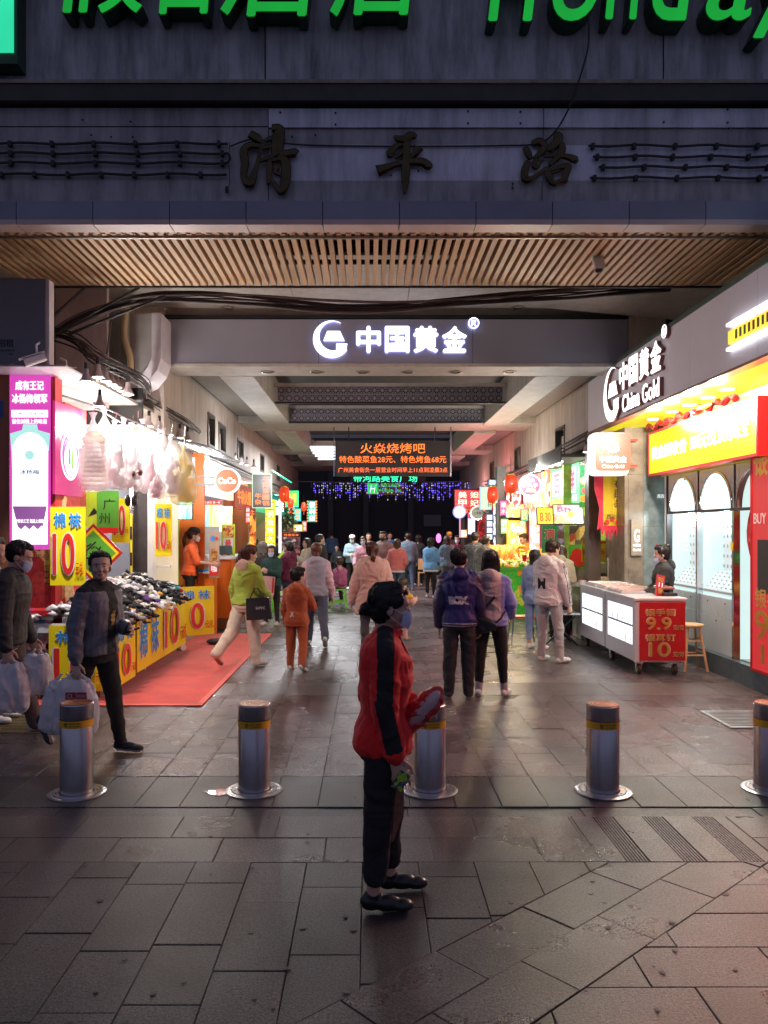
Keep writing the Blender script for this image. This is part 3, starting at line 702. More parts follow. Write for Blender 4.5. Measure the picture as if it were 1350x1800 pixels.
# lattice friezes hanging in the first coffer
m_lat = mat('lattice_metal', (0.34, 0.32, 0.38), rough=0.4, metal=0.3, var=.1)
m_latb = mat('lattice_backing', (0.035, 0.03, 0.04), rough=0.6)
for (yy, lab) in ((15.5, 'nearer lattice frieze across the ceiling coffer'), (18.3, 'farther lattice frieze across the ceiling coffer')):
    r = empty('lattice_frieze', (.4, yy, 4.35), lab, 'frieze')
    a, b, z0, z1 = -1.80, 2.59, 4.335, 4.64
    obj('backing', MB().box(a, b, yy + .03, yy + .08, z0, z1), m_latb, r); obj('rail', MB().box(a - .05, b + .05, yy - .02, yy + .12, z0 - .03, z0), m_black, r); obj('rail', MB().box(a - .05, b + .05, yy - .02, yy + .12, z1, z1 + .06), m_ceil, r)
    cell = (z1 - z0) / 2; n = int(round((b - a) / cell)); cw = (b - a) / n
    for i in range(n):
        for j in range(2):
            g = MB(); x0 = a + i * cw; zz = z0 + j * cell; c_ = (x0 + cw / 2, zz + cell / 2); t = .007
            g.box(x0 + .004, x0 + cw - .004, yy + .006, yy + .03, zz + .003, zz + .012).box(x0 + .004, x0 + .012, yy + .006, yy + .03, zz + .012, zz + cell - .003)
            g.box(x0 + cw - .012, x0 + cw - .004, yy + .006, yy + .03, zz + .012, zz + cell - .003).box(x0 + .012, x0 + cw - .012, yy + .006, yy + .03, zz + cell - .012, zz + cell - .003)
            g.cbox((c_[0], yy + .015, c_[1]), (t, .012, cell * .8)).cbox((c_[0], yy + .016, c_[1]), (cw * .8, .011, t)).cbox((c_[0], yy + .014, c_[1]), (cell * .42, .012, cell * .42), (0, PI / 4, 0))
            for sx in (-1, 1):
                for sz in (-1, 1): g.cbox((c_[0] + sx * cw * .29, yy + .018, c_[1] + sz * cell * .29), (.026, .01, .026))
            obj('lattice_tile', g, m_lat, r)
# upper walls, both sides
def wall_side(x, face, wins, name, lab):
    r = empty(name, (x, 18, 3), lab, 'wall'); s = 1 if face == 'R' else -1
    y = 12.12 if face == 'R' else 13.56
    for (a, b, z0, z1) in wins + [(34.5, 34.5, 0, 0)]:
        while y < a - .01:
            yy = min(a, y + 1.7); obj('wall_panel', MB().box(x - s * .3, x, y + .004, yy - .004, 3.05, ZC + .15), m_wall, r); y = yy
        if a < 34:
            obj('wall_panel', MB().box(x - s * .3, x, a, b, 3.05, z0).box(x - s * .3, x, a, b, z1, ZC + .15), m_wall, r)
            f = obj('window', MB().box(x - s * .06, x + s * .02, a, a + .05, z0, z1).box(x - s * .06, x + s * .02, b - .05, b, z0, z1).box(x - s * .06, x + s * .02, a + .05, b - .05, z0, z0 + .05).box(x - s * .06, x + s * .02, a + .05, b - .05, z1 - .05, z1), mat('window_frame', (.1, .09, .08), rough=.5), r)
            obj('pane', MB().box(x - s * .12, x - s * .10, a + .04, b - .04, z0 + .04, z1 - .04), mat('night_glass', (.02, .022, .028), rough=.08, var=0), f)
            obj('louvre', MB().box(x - s * .05, x - s * .03, a + .1, (a + b) / 2, z0 + .06, z1 - .2), m_wall, f)
            y = b
    obj('pipe', MB().tube([(x + s * .05, 12.6, 3.28), (x + s * .05, 34, 3.28)], .03), m_rod, r); obj('pipe', MB().tube([(x + s * .09, 12.6, 3.20), (x + s * .09, 34, 3.22)], .02), mat('pipe_grey', (.3, .28, .26), rough=.5), r)
    return r
wl = wall_side(XL, 'R', [(15.2, 15.9, 3.45, 4.1), (16.3, 17.1, 3.45, 4.05), (18.6, 19.5, 3.5, 4.0), (22.5, 23.3, 3.5, 4.0), (26.5, 27.3, 3.5, 4.)], 'upper_wall_west', 'cream upper wall on the left with small dark windows')
wr = wall_side(XR, 'L', [(15.9, 16.7, 3.3, 3.95), (20.6, 21.4, 3.4, 4.0), (25.0, 25.8, 3.4, 4.0)], 'upper_wall_east', 'cream upper wall on the right with small dark windows')
# front piers / recess walls beside the beam
obj('pier', MB().box(XL - .5, XL, 12.0, 12.115, 3.05, 5.2), m_wall, wl)
obj('pier', MB().box(XL - 2.2, XL - .52, 11.6, 12.1, 3.1, 5.2), m_wall, wl)
obj('pier', MB().box(XR, XR + .52, 12.0, 12.115, 3.56, 5.2), m_wall, wr); obj('pier', MB().box(XR + .55, XR + 3, 12.2, 12.3, 3.05, 5.3), m_black, wr)
# rear walls of the shops so that nothing opens to the night
g = MB(); g.box(-7.4, -7.2, 7.9, 35, 0, 5.4).box(7.2, 7.4, 7.9, 35, 0, 5.4)
tag(struct('side_wall', g, m_ceil2), None)
# dark street beyond the far end
far = empty('far_building', (0, 44, 0), 'unlit dark building across the road beyond the arcade', 'building')
obj('wall', MB().box(-30, 30, 44, 44.5, 0, 14), mat('night_wall', (.02, .02, .022), rough=.7), far)
for px in (581, 643, 722): obj('pillar', MB().box(X(px, 43.8) - .15, X(px, 43.8) + .15, 43.8, 43.99, 0, 9), mat('night_pillar', (.045, .045, .05), rough=.6), far)
obj('shutter', MB().box(X(745, 43.9), X(775, 43.9), 43.9, 43.98, Z(925, 43.9), Z(905, 43.9)), mat('shutter', (.12, .12, .13)), far)
g = MB(); g.box(-9, XL, 34.4, 34.6, 0, 6).box(XR, 9, 34.4, 34.6, 0, 6).box(XL, XR, 34.45, 34.6, ZC, 6); struct('end_wall', g, m_ceil2)
# ================================================================== SHARED SIGN MATERIALS
m_white = lit('white_led', (0.92, 0.94, 1.0), 2.6)
m_wsoft = lit('white_soft', (0.95, 0.97, 1.0), 1.1, .12)
m_redp = mat('red_paint', (0.52, 0.025, 0.03), rough=0.35, var=0.1)
m_orangep = mat('orange_paint', (0.80, 0.19, 0.02), rough=0.4, var=0.08)
m_yel = mat('yellow_board', (0.95, 0.78, 0.01), rough=0.45, var=0.05)
m_whitep = mat('white_paint', (0.80, 0.80, 0.82), rough=0.35, var=0.05)
m_blue = mat('blue_ink', (0.03, 0.30, 0.78), rough=0.5, var=0.05)
m_redink = mat('red_ink', (0.78, 0.03, 0.02), rough=0.5, var=0.05)
m_darkmetal = mat('dark_metal', (0.05, 0.05, 0.055), rough=0.4, metal=0.6)
m_chrome = mat('chrome', (0.7, 0.7, 0.72), rough=0.18, metal=1.0, var=0)
m_gold = mat('gold_ink', (0.75, 0.55, 0.12), rough=0.3, metal=0.6)
m_goldd = mat('gold_dark', (0.20, 0.14, 0.03), rough=0.4)
m_pinkink = mat('magenta_print', (0.62, 0.03, 0.25), rough=0.4)
m_ledy = lit('led_amber', (1.0, 0.20, 0.035), 1.7)
m_ledr = lit('led_red', (1.0, 0.16, 0.04), 2.0)
m_neong = lit('neon_green', (0.02, 0.95, 0.42), 2.2)
m_redlit = lit('red_lit', (0.9, 0.05, 0.03), 1.1, .15)
m_brown = mat('brown_wood', (0.22, 0.08, 0.04), rough=0.45, var=.25, vs=3, stretch=(1, 1, .2))

def lamp(name, loc, power, col=(1, .95, .88), size=.1, kind='POINT', rot=None, sy=None, spot=None):
    ld = bpy.data.lights.new(name, kind); ld.energy = power * 1.4; ld.color = col
    if kind == 'AREA': ld.shape = 'RECTANGLE'; ld.size = size; ld.size_y = sy or size
    else: ld.shadow_soft_size = size
    if spot: ld.spot_size = spot; ld.spot_blend = .6
    o = bpy.data.objects.new(name, ld); C.objects.link(o); o.location = loc
    if rot: o.rotation_euler = rot
    return o

def logo(g, cx, cz, s, y, d):
    """crescent ring with a gold bar, about s high, centre cx, cz"""
    n = 26; out = []; inn = []
    for i in range(n + 1):
        a = math.radians(62) + math.radians(262) * i / n; out.append((cx + s * .5 * math.cos(a), cz + s * .5 * math.sin(a)))
    for i in range(n + 1):
        a = math.radians(62) + math.radians(262) * i / n; out_r = .40 * s
        inn.append((cx + s * .055 + out_r * math.cos(a) * .98, cz + s * .085 + out_r * math.sin(a) * .98))
    for i in range(n):
        g.plate([out[i], out[i + 1], inn[i + 1], inn[i]], y - d, y)
    g.plate([(cx - .22 * s, cz - .04 * s), (cx + .34 * s, cz - .04 * s), (cx + .22 * s, cz + .22 * s), (cx - .12 * s, cz + .22 * s)], y - d, y)
    g.plate([(cx + .12 * s, cz - .12 * s), (cx + .42 * s, cz - .12 * s), (cx + .34 * s, cz - .30 * s), (cx + .12 * s, cz - .40 * s)], y - d, y)

# ------------------------------------------------------------------ beam sign
m_halo = lit('halo_return', (0.45, 0.45, 1.0), 1.6)
def gold_letters(parent, cx, cz, H, y, dep, face, side, eng=False):
    """logo + four characters + (R); H = character height; local plane x-z"""
    items = []
    def two(nm, fn):
        g = MB(); fn(g, y - dep, .004, 0); obj(nm + '_face', g, face, parent, world=False)
        g = MB(); fn(g, y - dep + .005, -dep + .006, 1); obj(nm + '_return', g, side, parent, world=False)
    def lg(g, yy, d, q): logo(g, cx - 2.62 * H, cz - (0 if not eng else .45 * H), H * (1.42 if not eng else 2.05), yy if d > 0 else yy + abs(d), abs(d) if d < 0 else d)
    two('logo', lg)
    for i, ch in enumerate('中国黄金'):
        two('character', lambda g, yy, d, q: text_into(g, ch, cx + (-1.22 + i * 1.09) * H, cz, H * (.93 + .02 * q), H * (1 + .02 * q), yy, d, .05))
    two('registered_mark', lambda g, yy, d, q: text_into(g, '®', cx + 2.78 * H, cz + .62 * H, H * .42, H * .42, yy, d, 0))
    if eng: two('latin_line', lambda g, yy, d, q: text_into(g, 'China Gold', cx + .50 * H, cz - 1.02 * H, H * 3.7, H * .62, yy, d, .035))
Hs = 46 * 12 / F
r = empty('gold_shop_sign', (X(704, 12), 11.99, Z(598, 12)), 'white lit sign with a crescent logo and four characters on the grey beam', 'sign')
gold_letters(r, 0, 0, Hs, -.002, .05, m_white, m_halo)
# ------------------------------------------------------------------ right fascia with the same sign
m_fascia = mat('fascia_grey', (0.84, 0.79, 0.84), rough=0.42, var=0.04, vs=1.0)
fa = empty('shop_fascia', (3.7, 10, 3.5), 'grey fascia box of the gold shop along the right side', 'fascia')
FX = 3.70
for a, b in ((5.2, 7.6), (7.6, 9.2), (9.2, 13.5)): obj('fascia_panel', MB().box(FX, FX + .10, a + .003, b - .003, 3.50, 4.34), m_fascia, fa)
obj('fascia_end', MB().box(FX + .01, 4.6, 13.5, 13.53, 3.5, 4.34), m_fascia, fa)
obj('fascia_top', MB().box(FX - .02, 4.8, 5.2, 13.54, 4.342, 4.39), mat('green_edge', (.05, .09, .06), rough=.4), fa)
obj('fascia_lip', MB().box(FX - .01, FX + .12, 5.2, 13.54, 3.47, 3.498), mat('copper_lip', (.35, .16, .1), rough=.3, metal=.5), fa)
m_ywash = lit('yellow_soffit', (1.0, 0.80, 0.02), 0.8, .2, 1.2)  # lamp light on the reflective soffit put in as yellow glow
obj('soffit', MB().box(FX + .12, 4.62, 5.2, 13.4, 3.515, 3.53), m_ywash, fa)
r = empty('gold_shop_sign', (FX - .002, 10.95, 3.93), 'raised white lit logo and characters with a Latin line on the grey right fascia', 'sign', None, -PI / 2)
m_woodret = mat('letter_return_brown', (0.30, 0.13, 0.10), rough=0.4, var=.2)
gold_letters(r, .0, .13, .395, -.002, .055, m_white, m_woodret, True)
# lit bars on the near fascia
r = empty('led_bar_light', (FX - .01, 8.0, 3.95), 'white LED bars and a yellow strip on the fascia at the right edge', 'light')
for z in (3.68, 3.93): obj('tube', MB().box(FX - .05, FX - .004, 6.4, 8.16, z, z + .03), m_white, r)
obj('yellow_strip', MB().box(FX - .03, FX - .004, 6.4, 8.16, 3.75, 3.88), lit('yellow_led', (1, .65, .05), 1.4, .4, 14), r)
g = MB()
for i in range(18): g.box(FX - .036, FX - .031, 6.42 + i * .09, 6.46 + i * .09, 3.77, 3.86)
o = obj('strip_lettering', g, m_goldd, r); o['kind'] = 'stuff'
# soffit lamps
for i, (px, py) in enumerate(((1158, 738), (1184, 725), (1212, 713), (1244, 700), (1278, 686))):
    y = (3.5 - EYE) * F / (HY - py); x = min(X(px, y), 4.25)
    r = empty('soffit_lamp', (x, y, 3.5), 'round white lamp in the yellow soffit, number %s counted from the far end' % ['one', 'two', 'three', 'four', 'five'][i], 'downlight', 'round lamps in the yellow shop soffit')
    obj('glowing_disc', MB().lathe([(.09, 0), (.085, -.01), (.001, -.012)], (x, y, 3.512), 20), m_white, r, smooth=True)
    obj('rim', MB().lathe([(.091, .002), (.105, -.004), (.105, .002)], (x, y, 3.51), 20, cap=False), m_chrome, r)
# yellow LED board
LX = 4.30
r = sign('led_board', 'long yellow LED board with white characters over the arched windows', 'sign', (LX, (8.85 + 12.25) / 2, 3.005), 3.4, .60, .12, 'L', lit('led_yellow', (0.95, 0.86, 0.0), 1.15, .1, 2.0),
         [('t', '黄金回收价', -.93, .0, 1.35, .20, m_white, {'b': .03}), ('t', '588元/克', .28, .01, .82, .22, m_white, {'b': .03}), ('t', '换购珠宝', 1.13, .02, .80, .22, m_white, {'b': .03})], frame=m_redp, fw=.035)
obj('tinsel_swag', MB().tube([(-1.7 + i * .08, -.03, .40 + .03 * math.sin(i * 1.3)) for i in range(38)], [.035 + .015 * math.sin(i * 2.1) for i in range(38)], 6), mat('tinsel', (.45, .03, .03), rough=.2, metal=.7, var=.4, vs=20), r, world=False)
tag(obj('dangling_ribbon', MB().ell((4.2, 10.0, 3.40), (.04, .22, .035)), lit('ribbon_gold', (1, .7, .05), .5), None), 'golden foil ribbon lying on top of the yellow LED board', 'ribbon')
# ------------------------------------------------------------------ gold shop front
m_front = mat('shop_front_grey', (0.55, 0.53, 0.50), rough=0.35, var=.04)
m_plinth = mat('blue_granite', (0.10, 0.145, 0.17), rough=0.3, var=.25, vs=14, bump=.05)
m_turq = lit('turquoise_wall', (0.74, 0.98, 0.96), 0.92, .1)  # glowing walls: showcase light put into the material
m_case = lit('case_white', (0.90, 0.98, 1.0), 0.80, .12, 2)  # display boards glow too, carrying the showcase light
gs = empty('gold_shop', (4.5, 10, 0), 'bright jewellery shop front with arched white windows on the right', 'shop')
for a, b in ((6.2, 7.4), (7.4, 8.6), (8.6, 9.8), (9.8, 11.0), (11.0, 12.35)): obj('plinth_slab', MB().box(4.45, 5.3, a + .003, b - .003, 0, .25), m_plinth, gs)
GX = 4.50
obj('upper_front', MB().box(GX, GX + .08, 8.62, 12.3, 2.665, 3.5), m_front, gs)
bays = [(10.93, 11.97), (9.84, 10.88), (8.76, 9.79)]
for bi, (a, b) in enumerate(bays):
    yc = (a + b) / 2; rr = .48; n = 16; zt = 2.12
    # arched spandrel
    g = MB()
    pts = [(yc + rr * math.cos(PI * i / n), zt + rr * math.sin(PI * i / n)) for i in range(n + 1)]
    for i in range(n):
        p, q = pts[i], pts[i + 1]
        vs = [(GX, p[0], p[1]), (GX, q[0], q[1]), (GX, q[0], 2.66), (GX, p[0], 2.66)]; vs += [(GX + .06, v[1], v[2]) for v in vs]
        g.add(vs, [(0, 1, 2, 3), (7, 6, 5, 4), (0, 4, 5, 1)])
    g.box(GX, GX + .06, a - .05, yc - rr, zt, 2.66).box(GX, GX + .06, yc + rr, b + .05, zt, 2.66)
    obj('arch_spandrel', g, m_front, gs)
    g = MB(); g.tube([(GX - .012, p[0], p[1]) for p in pts], .014, 6); obj('arch_trim', g, m_chrome, gs, smooth=True)
    obj('transom', MB().box(GX - .02, GX + .05, a - .02, b + .02, zt - .035, zt), m_darkmetal, gs)
    obj('mullion', MB().box(GX - .03, GX + .05, a - .055, a - .005, .25, zt - .036), m_chrome, gs)
    if bi < 2:
        w = obj('window', MB().box(GX + .42, GX + .45, a, b, .95, 2.66), m_turq, gs)
        obj('jamb', MB().box(GX + .06, GX + .55, a - .03, a - .004, .25, 2.6).box(GX + .06, GX + .55, b + .004, b + .03, .25, 2.6), m_turq, w)
        obj('display_board', MB().box(GX + .16, GX + .18, a + .03, b - .40, 1.32, 2.0).box(GX + .155, GX + .16, a + .03, b - .40, 1.62, 1.635), m_case, w)
        g = MB(); g.box(GX + .06, GX + .55, a, b, 1.02, 1.05); obj('shelf', g, m_whitep, w)
        g = MB(); g.rings([[(GX + .06, y, 1.06), (GX + .24, y, 1.30), (GX + .24, y, 1.06)] for y in (a + .03, (a + b) / 2 - .01)]); g.rings([[(GX + .06, y, 1.06), (GX + .24, y, 1.30), (GX + .24, y, 1.06)] for y in ((a + b) / 2 + .01, b - .06)])
        obj('display_wedge', g, m_case, w)
        g = MB()
        for i in range(7):
            for j in range(5):
                y = a + .12 + i * (b - a - .22) / 6; t = .12 + j * .19
                g.ell((GX + .055 + .18 * t, y, 1.06 + .24 * t + .008), (.012, .016, .010), 6, 4)
        for i in range(6):
            for j in range(5): g.ell((GX + .152, a + .08 + i * (b - a - .5) / 5, 1.38 + j * .13), (.006, .02, .026), 6, 4)
        o = obj('jewellery', g, mat('jewel', (.45, .5, .5), rough=.3, metal=.3), w)
        # lit back inside the arch
        obj('arch_panel', MB().box(GX + .30, GX + .32, a, b, zt + .01, 2.6), lit('arch_white', (.80, .97, 1), .9, .15), w)
        obj('pane', MB().box(GX + .045, GX + .05, a, b, 1.0, zt - .04), mat('clear_pane', (1, 1, 1), rough=.02, trans=1.0, var=0, alpha=.12), w)
        for (z0, z1) in ((.26, .74), (.745, .98)):
            for (y0, y1) in ((a, (a + b) / 2), ((a + b) / 2, b)) if z0 > .5 else ((a, b),):
                d_ = obj('drawer', MB().box(GX + .01, GX + .06, y0 + .004, y1 - .004, z0, z1 - .004), mat('cabinet_white', (.72, .80, .82), rough=.25, var=.03), gs)
                obj('lock', MB().ell((GX + .005, (y0 + y1) / 2, z1 - .07), (.008, .008, .012), 6, 4), m_darkmetal, d_)
tag(obj('yellow_tag', MB().box(GX - .045, GX - .031, 9.79, 9.835, 1.60, 1.70), m_yel), 'small yellow tag on the steel mullion between the arched windows', 'tag')
obj('corner_post', MB().box(GX - .02, GX + .06, 12.0, 12.04, .25, 2.66), m_darkmetal, gs); obj('corner_post', MB().box(GX - .02, GX + .06, 12.045, 12.10, .25, 2.66), m_whitep, gs)
lamp('window_lamp', (GX + .12, 11.45, 2.05), 22, (.9, 1, 1), .05); lamp('window_lamp', (GX + .12, 10.35, 2.05), 22, (.9, 1, 1), .05)
for y_ in (9.2, 9.9, 10.6, 11.2): lamp('soffit_and_fill_light', (4.0, y_, 3.38), 46, (.98, .95, .85), .07)
lamp('soffit_and_fill_light', (4.0, 7.3, 3.38), 190, (1, .36, .30), .07)  # added red fill for the pink glow on the near paving, no lamp there
# doorway with red decorations
dr = empty('doorway_decoration', (4.7, 9.2, .25), 'red ribbons and flowers hanging in the third arched bay by the red poster', 'decoration')
obj('back_panel', MB().box(GX + .5, GX + .55, 8.3, 9.8, .25, 2.5), poster('red_foil', [(.35, .02, .02), (.5, .05, .02), (.2, .01, .01), (.6, .3, .05), (.1, .02, .02)], 7, .25), dr)
rg = random.Random(5)
for i in range(9):
    z = .7 + i * .2; y = 9.35 + rg.uniform(-.12, .12)
    obj('flower', MB().ell((GX + .12 + rg.uniform(-.05, .1), y, z), (.09, .11, .09), 9, 6), [mat('crimson_cloth', (.55, .02, .03), rough=.5, var=.4, vs=20), mat('leaf_green', (.08, .28, .05), rough=.5, var=.3), mat('orange_cloth', (.8, .25, .03), rough=.5)][[0, 0, 2, 0, 1, 0, 0, 2, 0][i]], dr, smooth=True)
obj('ribbon', MB().rings([[(GX + .04, 9.5 + .1 * math.sin(i * .7), 2.1 - i * .13), (GX + .04, 9.2 + .13 * math.sin(i * .9), 2.1 - i * .13), (GX + .07, 9.2 + .13 * math.sin(i * .9), 2.1 - i * .13)] for i in range(9)]), m_redp, dr)
obj('floor', MB().box(GX + .06, 5.3, 8.3, 9.8, .252, .26), mat('gold_floor', (.35, .22, .08), rough=.15, metal=.4), dr)
# red poster at the right edge
m_postr = lit('poster_red', (0.62, 0.035, 0.04), 0.85, .15, 1.0)
r = sign('price_poster', 'tall red poster with golden prices cut by the right edge', 'poster', (4.42, 7.9, 1.76), 2.6, 3.0, .06, 'L', m_postr,
         [('p', [(-1.24, 1.15), (-1.18, 1.33), (-1.02, 1.33), (-.98, 1.15), (-1.1, 1.08)], m_wsoft), ('t', '银手镯', -.78, .90, .95, .42, m_gold, {'b': .04}), ('t', 'BUY SILVER', -.85, .22, .8, .12, m_whitep), ('r', -1.15, -.62, -.7, -.02, m_darkmetal), ('t', '银手镯', -.8, -.38 - .3, .8, .22, m_gold, {'b': .03}),
          ('t', '9.9', -.8, -1.0 + .02, .8, .34, m_gold, {'b': .04}), ('t', '10', -.8, -1.3, .5, .22, m_gold, {'b': .04})], frame=m_redp, fw=.03)
# ------------------------------------------------------------------ pillar at the corner of the gold shop
m_marb = mat('green_marble', (0.10, 0.14, 0.14), col2=(0.30, 0.36, 0.36), rough=0.32, vs=5, spec=.7); m_marb2 = mat('brown_marble', (0.16, 0.12, 0.09), col2=(0.34, 0.28, 0.20), rough=0.34, vs=6)
pl = empty('marble_pillar', (4.5, 12.7, 0), 'marble clad pillar between the gold shop and the food stall', 'pillar')
for (z0, z1) in ((0, .9), (.9, 1.9), (1.9, 2.72), (2.72, 3.46)):
    obj('marble_slab', MB().box(4.30, 4.82, 12.5, 12.56, z0 + .002, z1 - .002), m_marb if z0 < 2.6 else m_marb2, pl)
    obj('marble_slab', MB().box(4.06, 4.297, 12.5, 12.56, z0 + .002, z1 - .002), m_marb2, pl)
    obj('marble_slab', MB().box(4.0, 4.057, 12.5, 13.5, z0 + .002, z1 - .002), m_marb2, pl)
sign('name_plate', 'pale lettering on the green marble pillar beside the arched windows', 'sign', (4.62, 12.498, Z(872, 12.5)), .26, .1, .004, 'S', m_marb, [('t', '周百金来', 0, 0, .22, .06, m_wsoft)])
r = sign('logo_lightbox', 'narrow metal light box with a white G on the marble pillar', 'sign', (X(1119, 12.45), 12.44, Z(945, 12.45)), .17, .56, .05, 'S', mat('brass_plate', (.35, .28, .2), rough=.5, metal=.4), [('t', 'G', 0, .03, .085, .2, m_white, {'b': .03}), ('t', '中国黄金', 0, -.12, .12, .045, m_white), ('t', 'China Gold', 0, -.19, .12, .04, m_white)])
# red round cornered light box
def rbox(w, h, rad, cx=0, cz=0):
    p = []
    for (sx, sz, a0) in ((1, 1, 0), (-1, 1, 90), (-1, -1, 180), (1, -1, 270)):
        for i in range(6):
            a = math.radians(a0 + 18 * i); p.append((cx + sx * (w / 2 - rad) + rad * math.cos(a), cz + sz * (h / 2 - rad) + rad * math.sin(a)))
    return p
YB = 12.3
r = empty('hanging_lightbox', (X(1075, YB), YB, Z(797, YB)), 'red hanging light box with white logo under the end of the fascia', 'sign')
obj('casing', MB().plate(rbox(.60, .66, .09, -.03, -.01), -.0, .16), m_wsoft, r, world=False)
obj('red_face', MB().plate(rbox(.54, .58, .07, .02, .02), -.006, -.001), lit('lightbox_red', (1.0, .13, .06), 1.25, .15, 3), r, world=False)
g = MB(); logo(g, .02, .13, .24, -.008, .003); obj('logo', g, m_white, r, world=False)
g = MB(); text_into(g, '中国黄金', .02, -.09, .42, .10, -.008, .003, .03); obj('lettering', g, m_white, r, world=False)
g = MB(); text_into(g, 'China Gold', .02, -.20, .34, .055, -.008, .003, .03); obj('lettering', g, m_white, r, world=False)
obj('bracket', MB().box(.30, .42, .05, .08, .2, .23).box(.30, .42, .05, .08, -.2, -.17), m_redp, r, world=False)
# yellow fabric banner
m_bany = mat('banner_yellow', (0.85, 0.62, 0.03), rough=0.7, var=.12, vs=5, bump=.1, bs=12); m_banr = mat('banner_red', (0.75, 0.03, 0.07), rough=0.7, var=.2)
YN = 12.9
bn = empty('fabric_banner', (X(1078, YN), YN, Z(835, YN)), 'yellow fabric banner with three brush characters and a red flame hem', 'banner')
x0, x1 = X(1060, YN), X(1109, YN); z1, z0 = Z(812, YN), Z(926, YN)
R = []
for j in range(13):
    z = z1 + (z0 - z1) * j / 12
    R.append([(x0 + (x1 - x0) * i / 16, YN + .018 * math.sin(i * 1.1 + j * .12) + .01 * math.sin(i * 2.3), z) for i in range(17)])
g = MB(); vs = [p for r_ in R for p in r_]; fs = [(j * 17 + i, j * 17 + i + 1, (j + 1) * 17 + i + 1, (j + 1) * 17 + i) for j in range(12) for i in range(16)]
g.add(vs, fs); g.add([(p[0], p[1] + .006, p[2]) for p in vs], [f[::-1] for f in fs]); obj('cloth', g, m_bany, bn, smooth=True)
g = MB(); hp = [(x0 - .06, z0 + .02)]
for i in range(9): hp += [(x0 - .05 + (x1 - x0 + .1) * (i + .5) / 9, z0 - .14 - .05 * (i % 3)), (x0 - .05 + (x1 - x0 + .1) * (i + 1) / 9, z0 - .04)]
hp += [(x1 + .05, z0 + .02)]; g.plate(hp, YN - .03, YN - .02)
g.plate([(x0 - .15, z1), (x0, z1), (x0, z0), (x0 - .10, z0 - .05), (x0 - .06, z0 + .3), (x0 - .14, z0 + .6)], YN - .015, YN - .005); obj('flame_hem', g, m_banr, bn)
g = MB()
for i, ch in enumerate('在西关'): text_into(g, ch, x0 + .24, Z(850 + i * 17.5, YN), .13, .13, YN - .032, .002, .02)
text_into(g, '西关美食节', x0 + .24, Z(908, YN), .38, .075, YN - .033, .002, .01); obj('lettering', g, m_blackt, bn)
g = MB()
for i in range(5): g.disc_y(x0 + .06 + i * .085, Z(918 - 6 * (i % 2), YN), .038, YN - .029, YN - .026)
obj('red_cloud_print', g, m_redink, bn)
obj('support_post', MB().box(X(1035, 13.3), X(1056, 13.3), 13.3, 13.55, 0, 3.45), mat('post_brown', (.09, .065, .05), rough=.5), bn)

# ------------------------------------------------------------------ LED text board hanging in the arcade
YL = 18.0
r = sign('led_text_board', 'black hanging LED board with three lines of amber and red characters', 'sign', (X(690.5, YL), YL, Z(806, YL)), 198 * YL / F, 58 * YL / F, .14, 'S', mat('led_black', (.03, .02, .022), rough=.6, var=0),
         [('t', '火焱烧烤吧', 0, 18 * YL / F, 114 * YL / F, 18 * YL / F, m_ledy, {'b': .012, 'flat': 1}), ('t', '特色酸菜鱼28元、特色烤鱼68元', 0, -1.5 * YL / F, 188 * YL / F, 12.5 * YL / F, m_ledy, {'b': .012, 'flat': 1}),
          ('t', '广州美食街负一层营业时间早上11点到凌晨3点', 0, -20 * YL / F, 192 * YL / F, 9 * YL / F, m_ledr, {'b': .0, 'flat': 1})], frame=m_darkmetal, fw=.025)
for px in (587, 613, 765, 793): obj('hanger', MB().box(X(px, YL) - .012 - r.location.x, X(px, YL) + .012 - r.location.x, .05, .08, -.4 if px in (587, 793) else .37, .72), m_chrome if px in (587, 793) else m_darkmetal, r, world=False)
YG = 30.0
r = sign('neon_sign', 'green neon characters glowing just below the hanging LED board', 'sign', (X(682, YG), YG, Z(838, YG)), 132 * YG / F, 20 * YG / F, .1, 'S', m_black, [('t', '带河路美食广场', -.1, -2.5 * YG / F, 112 * YG / F, 14 * YG / F, m_neong, {'b': .01})])
YH = 33
r = sign('hotel_sign', 'small hotel sign with a green square above the dark road', 'sign', (X(677, YH), YH, Z(859, YH)), 66 * YH / F, 22 * YH / F, .1, 'S', mat('dull_pink', (.3, .14, .13), rough=.5),
         [('r', -31 * YH / F, -9 * YH / F, -12 * YH / F, 10 * YH / F, lit('hgreen', (.03, .75, .12), 1.0), 'green_square'), ('t', 'H', -21.5 * YH / F, 0, 12 * YH / F, 15 * YH / F, m_wsoft, {'sh': .3}),
          ('t', '假日酒店', 9 * YH / F, 6 * YH / F, 34 * YH / F, 6.5 * YH / F, lit('hg2', (.05, .7, .05), 1.0)), ('t', 'Holiday Inn', 9 * YH / F, -4 * YH / F, 38 * YH / F, 8.5 * YH / F, _M['hg2'], {'sh': .2, 'b': .01})])
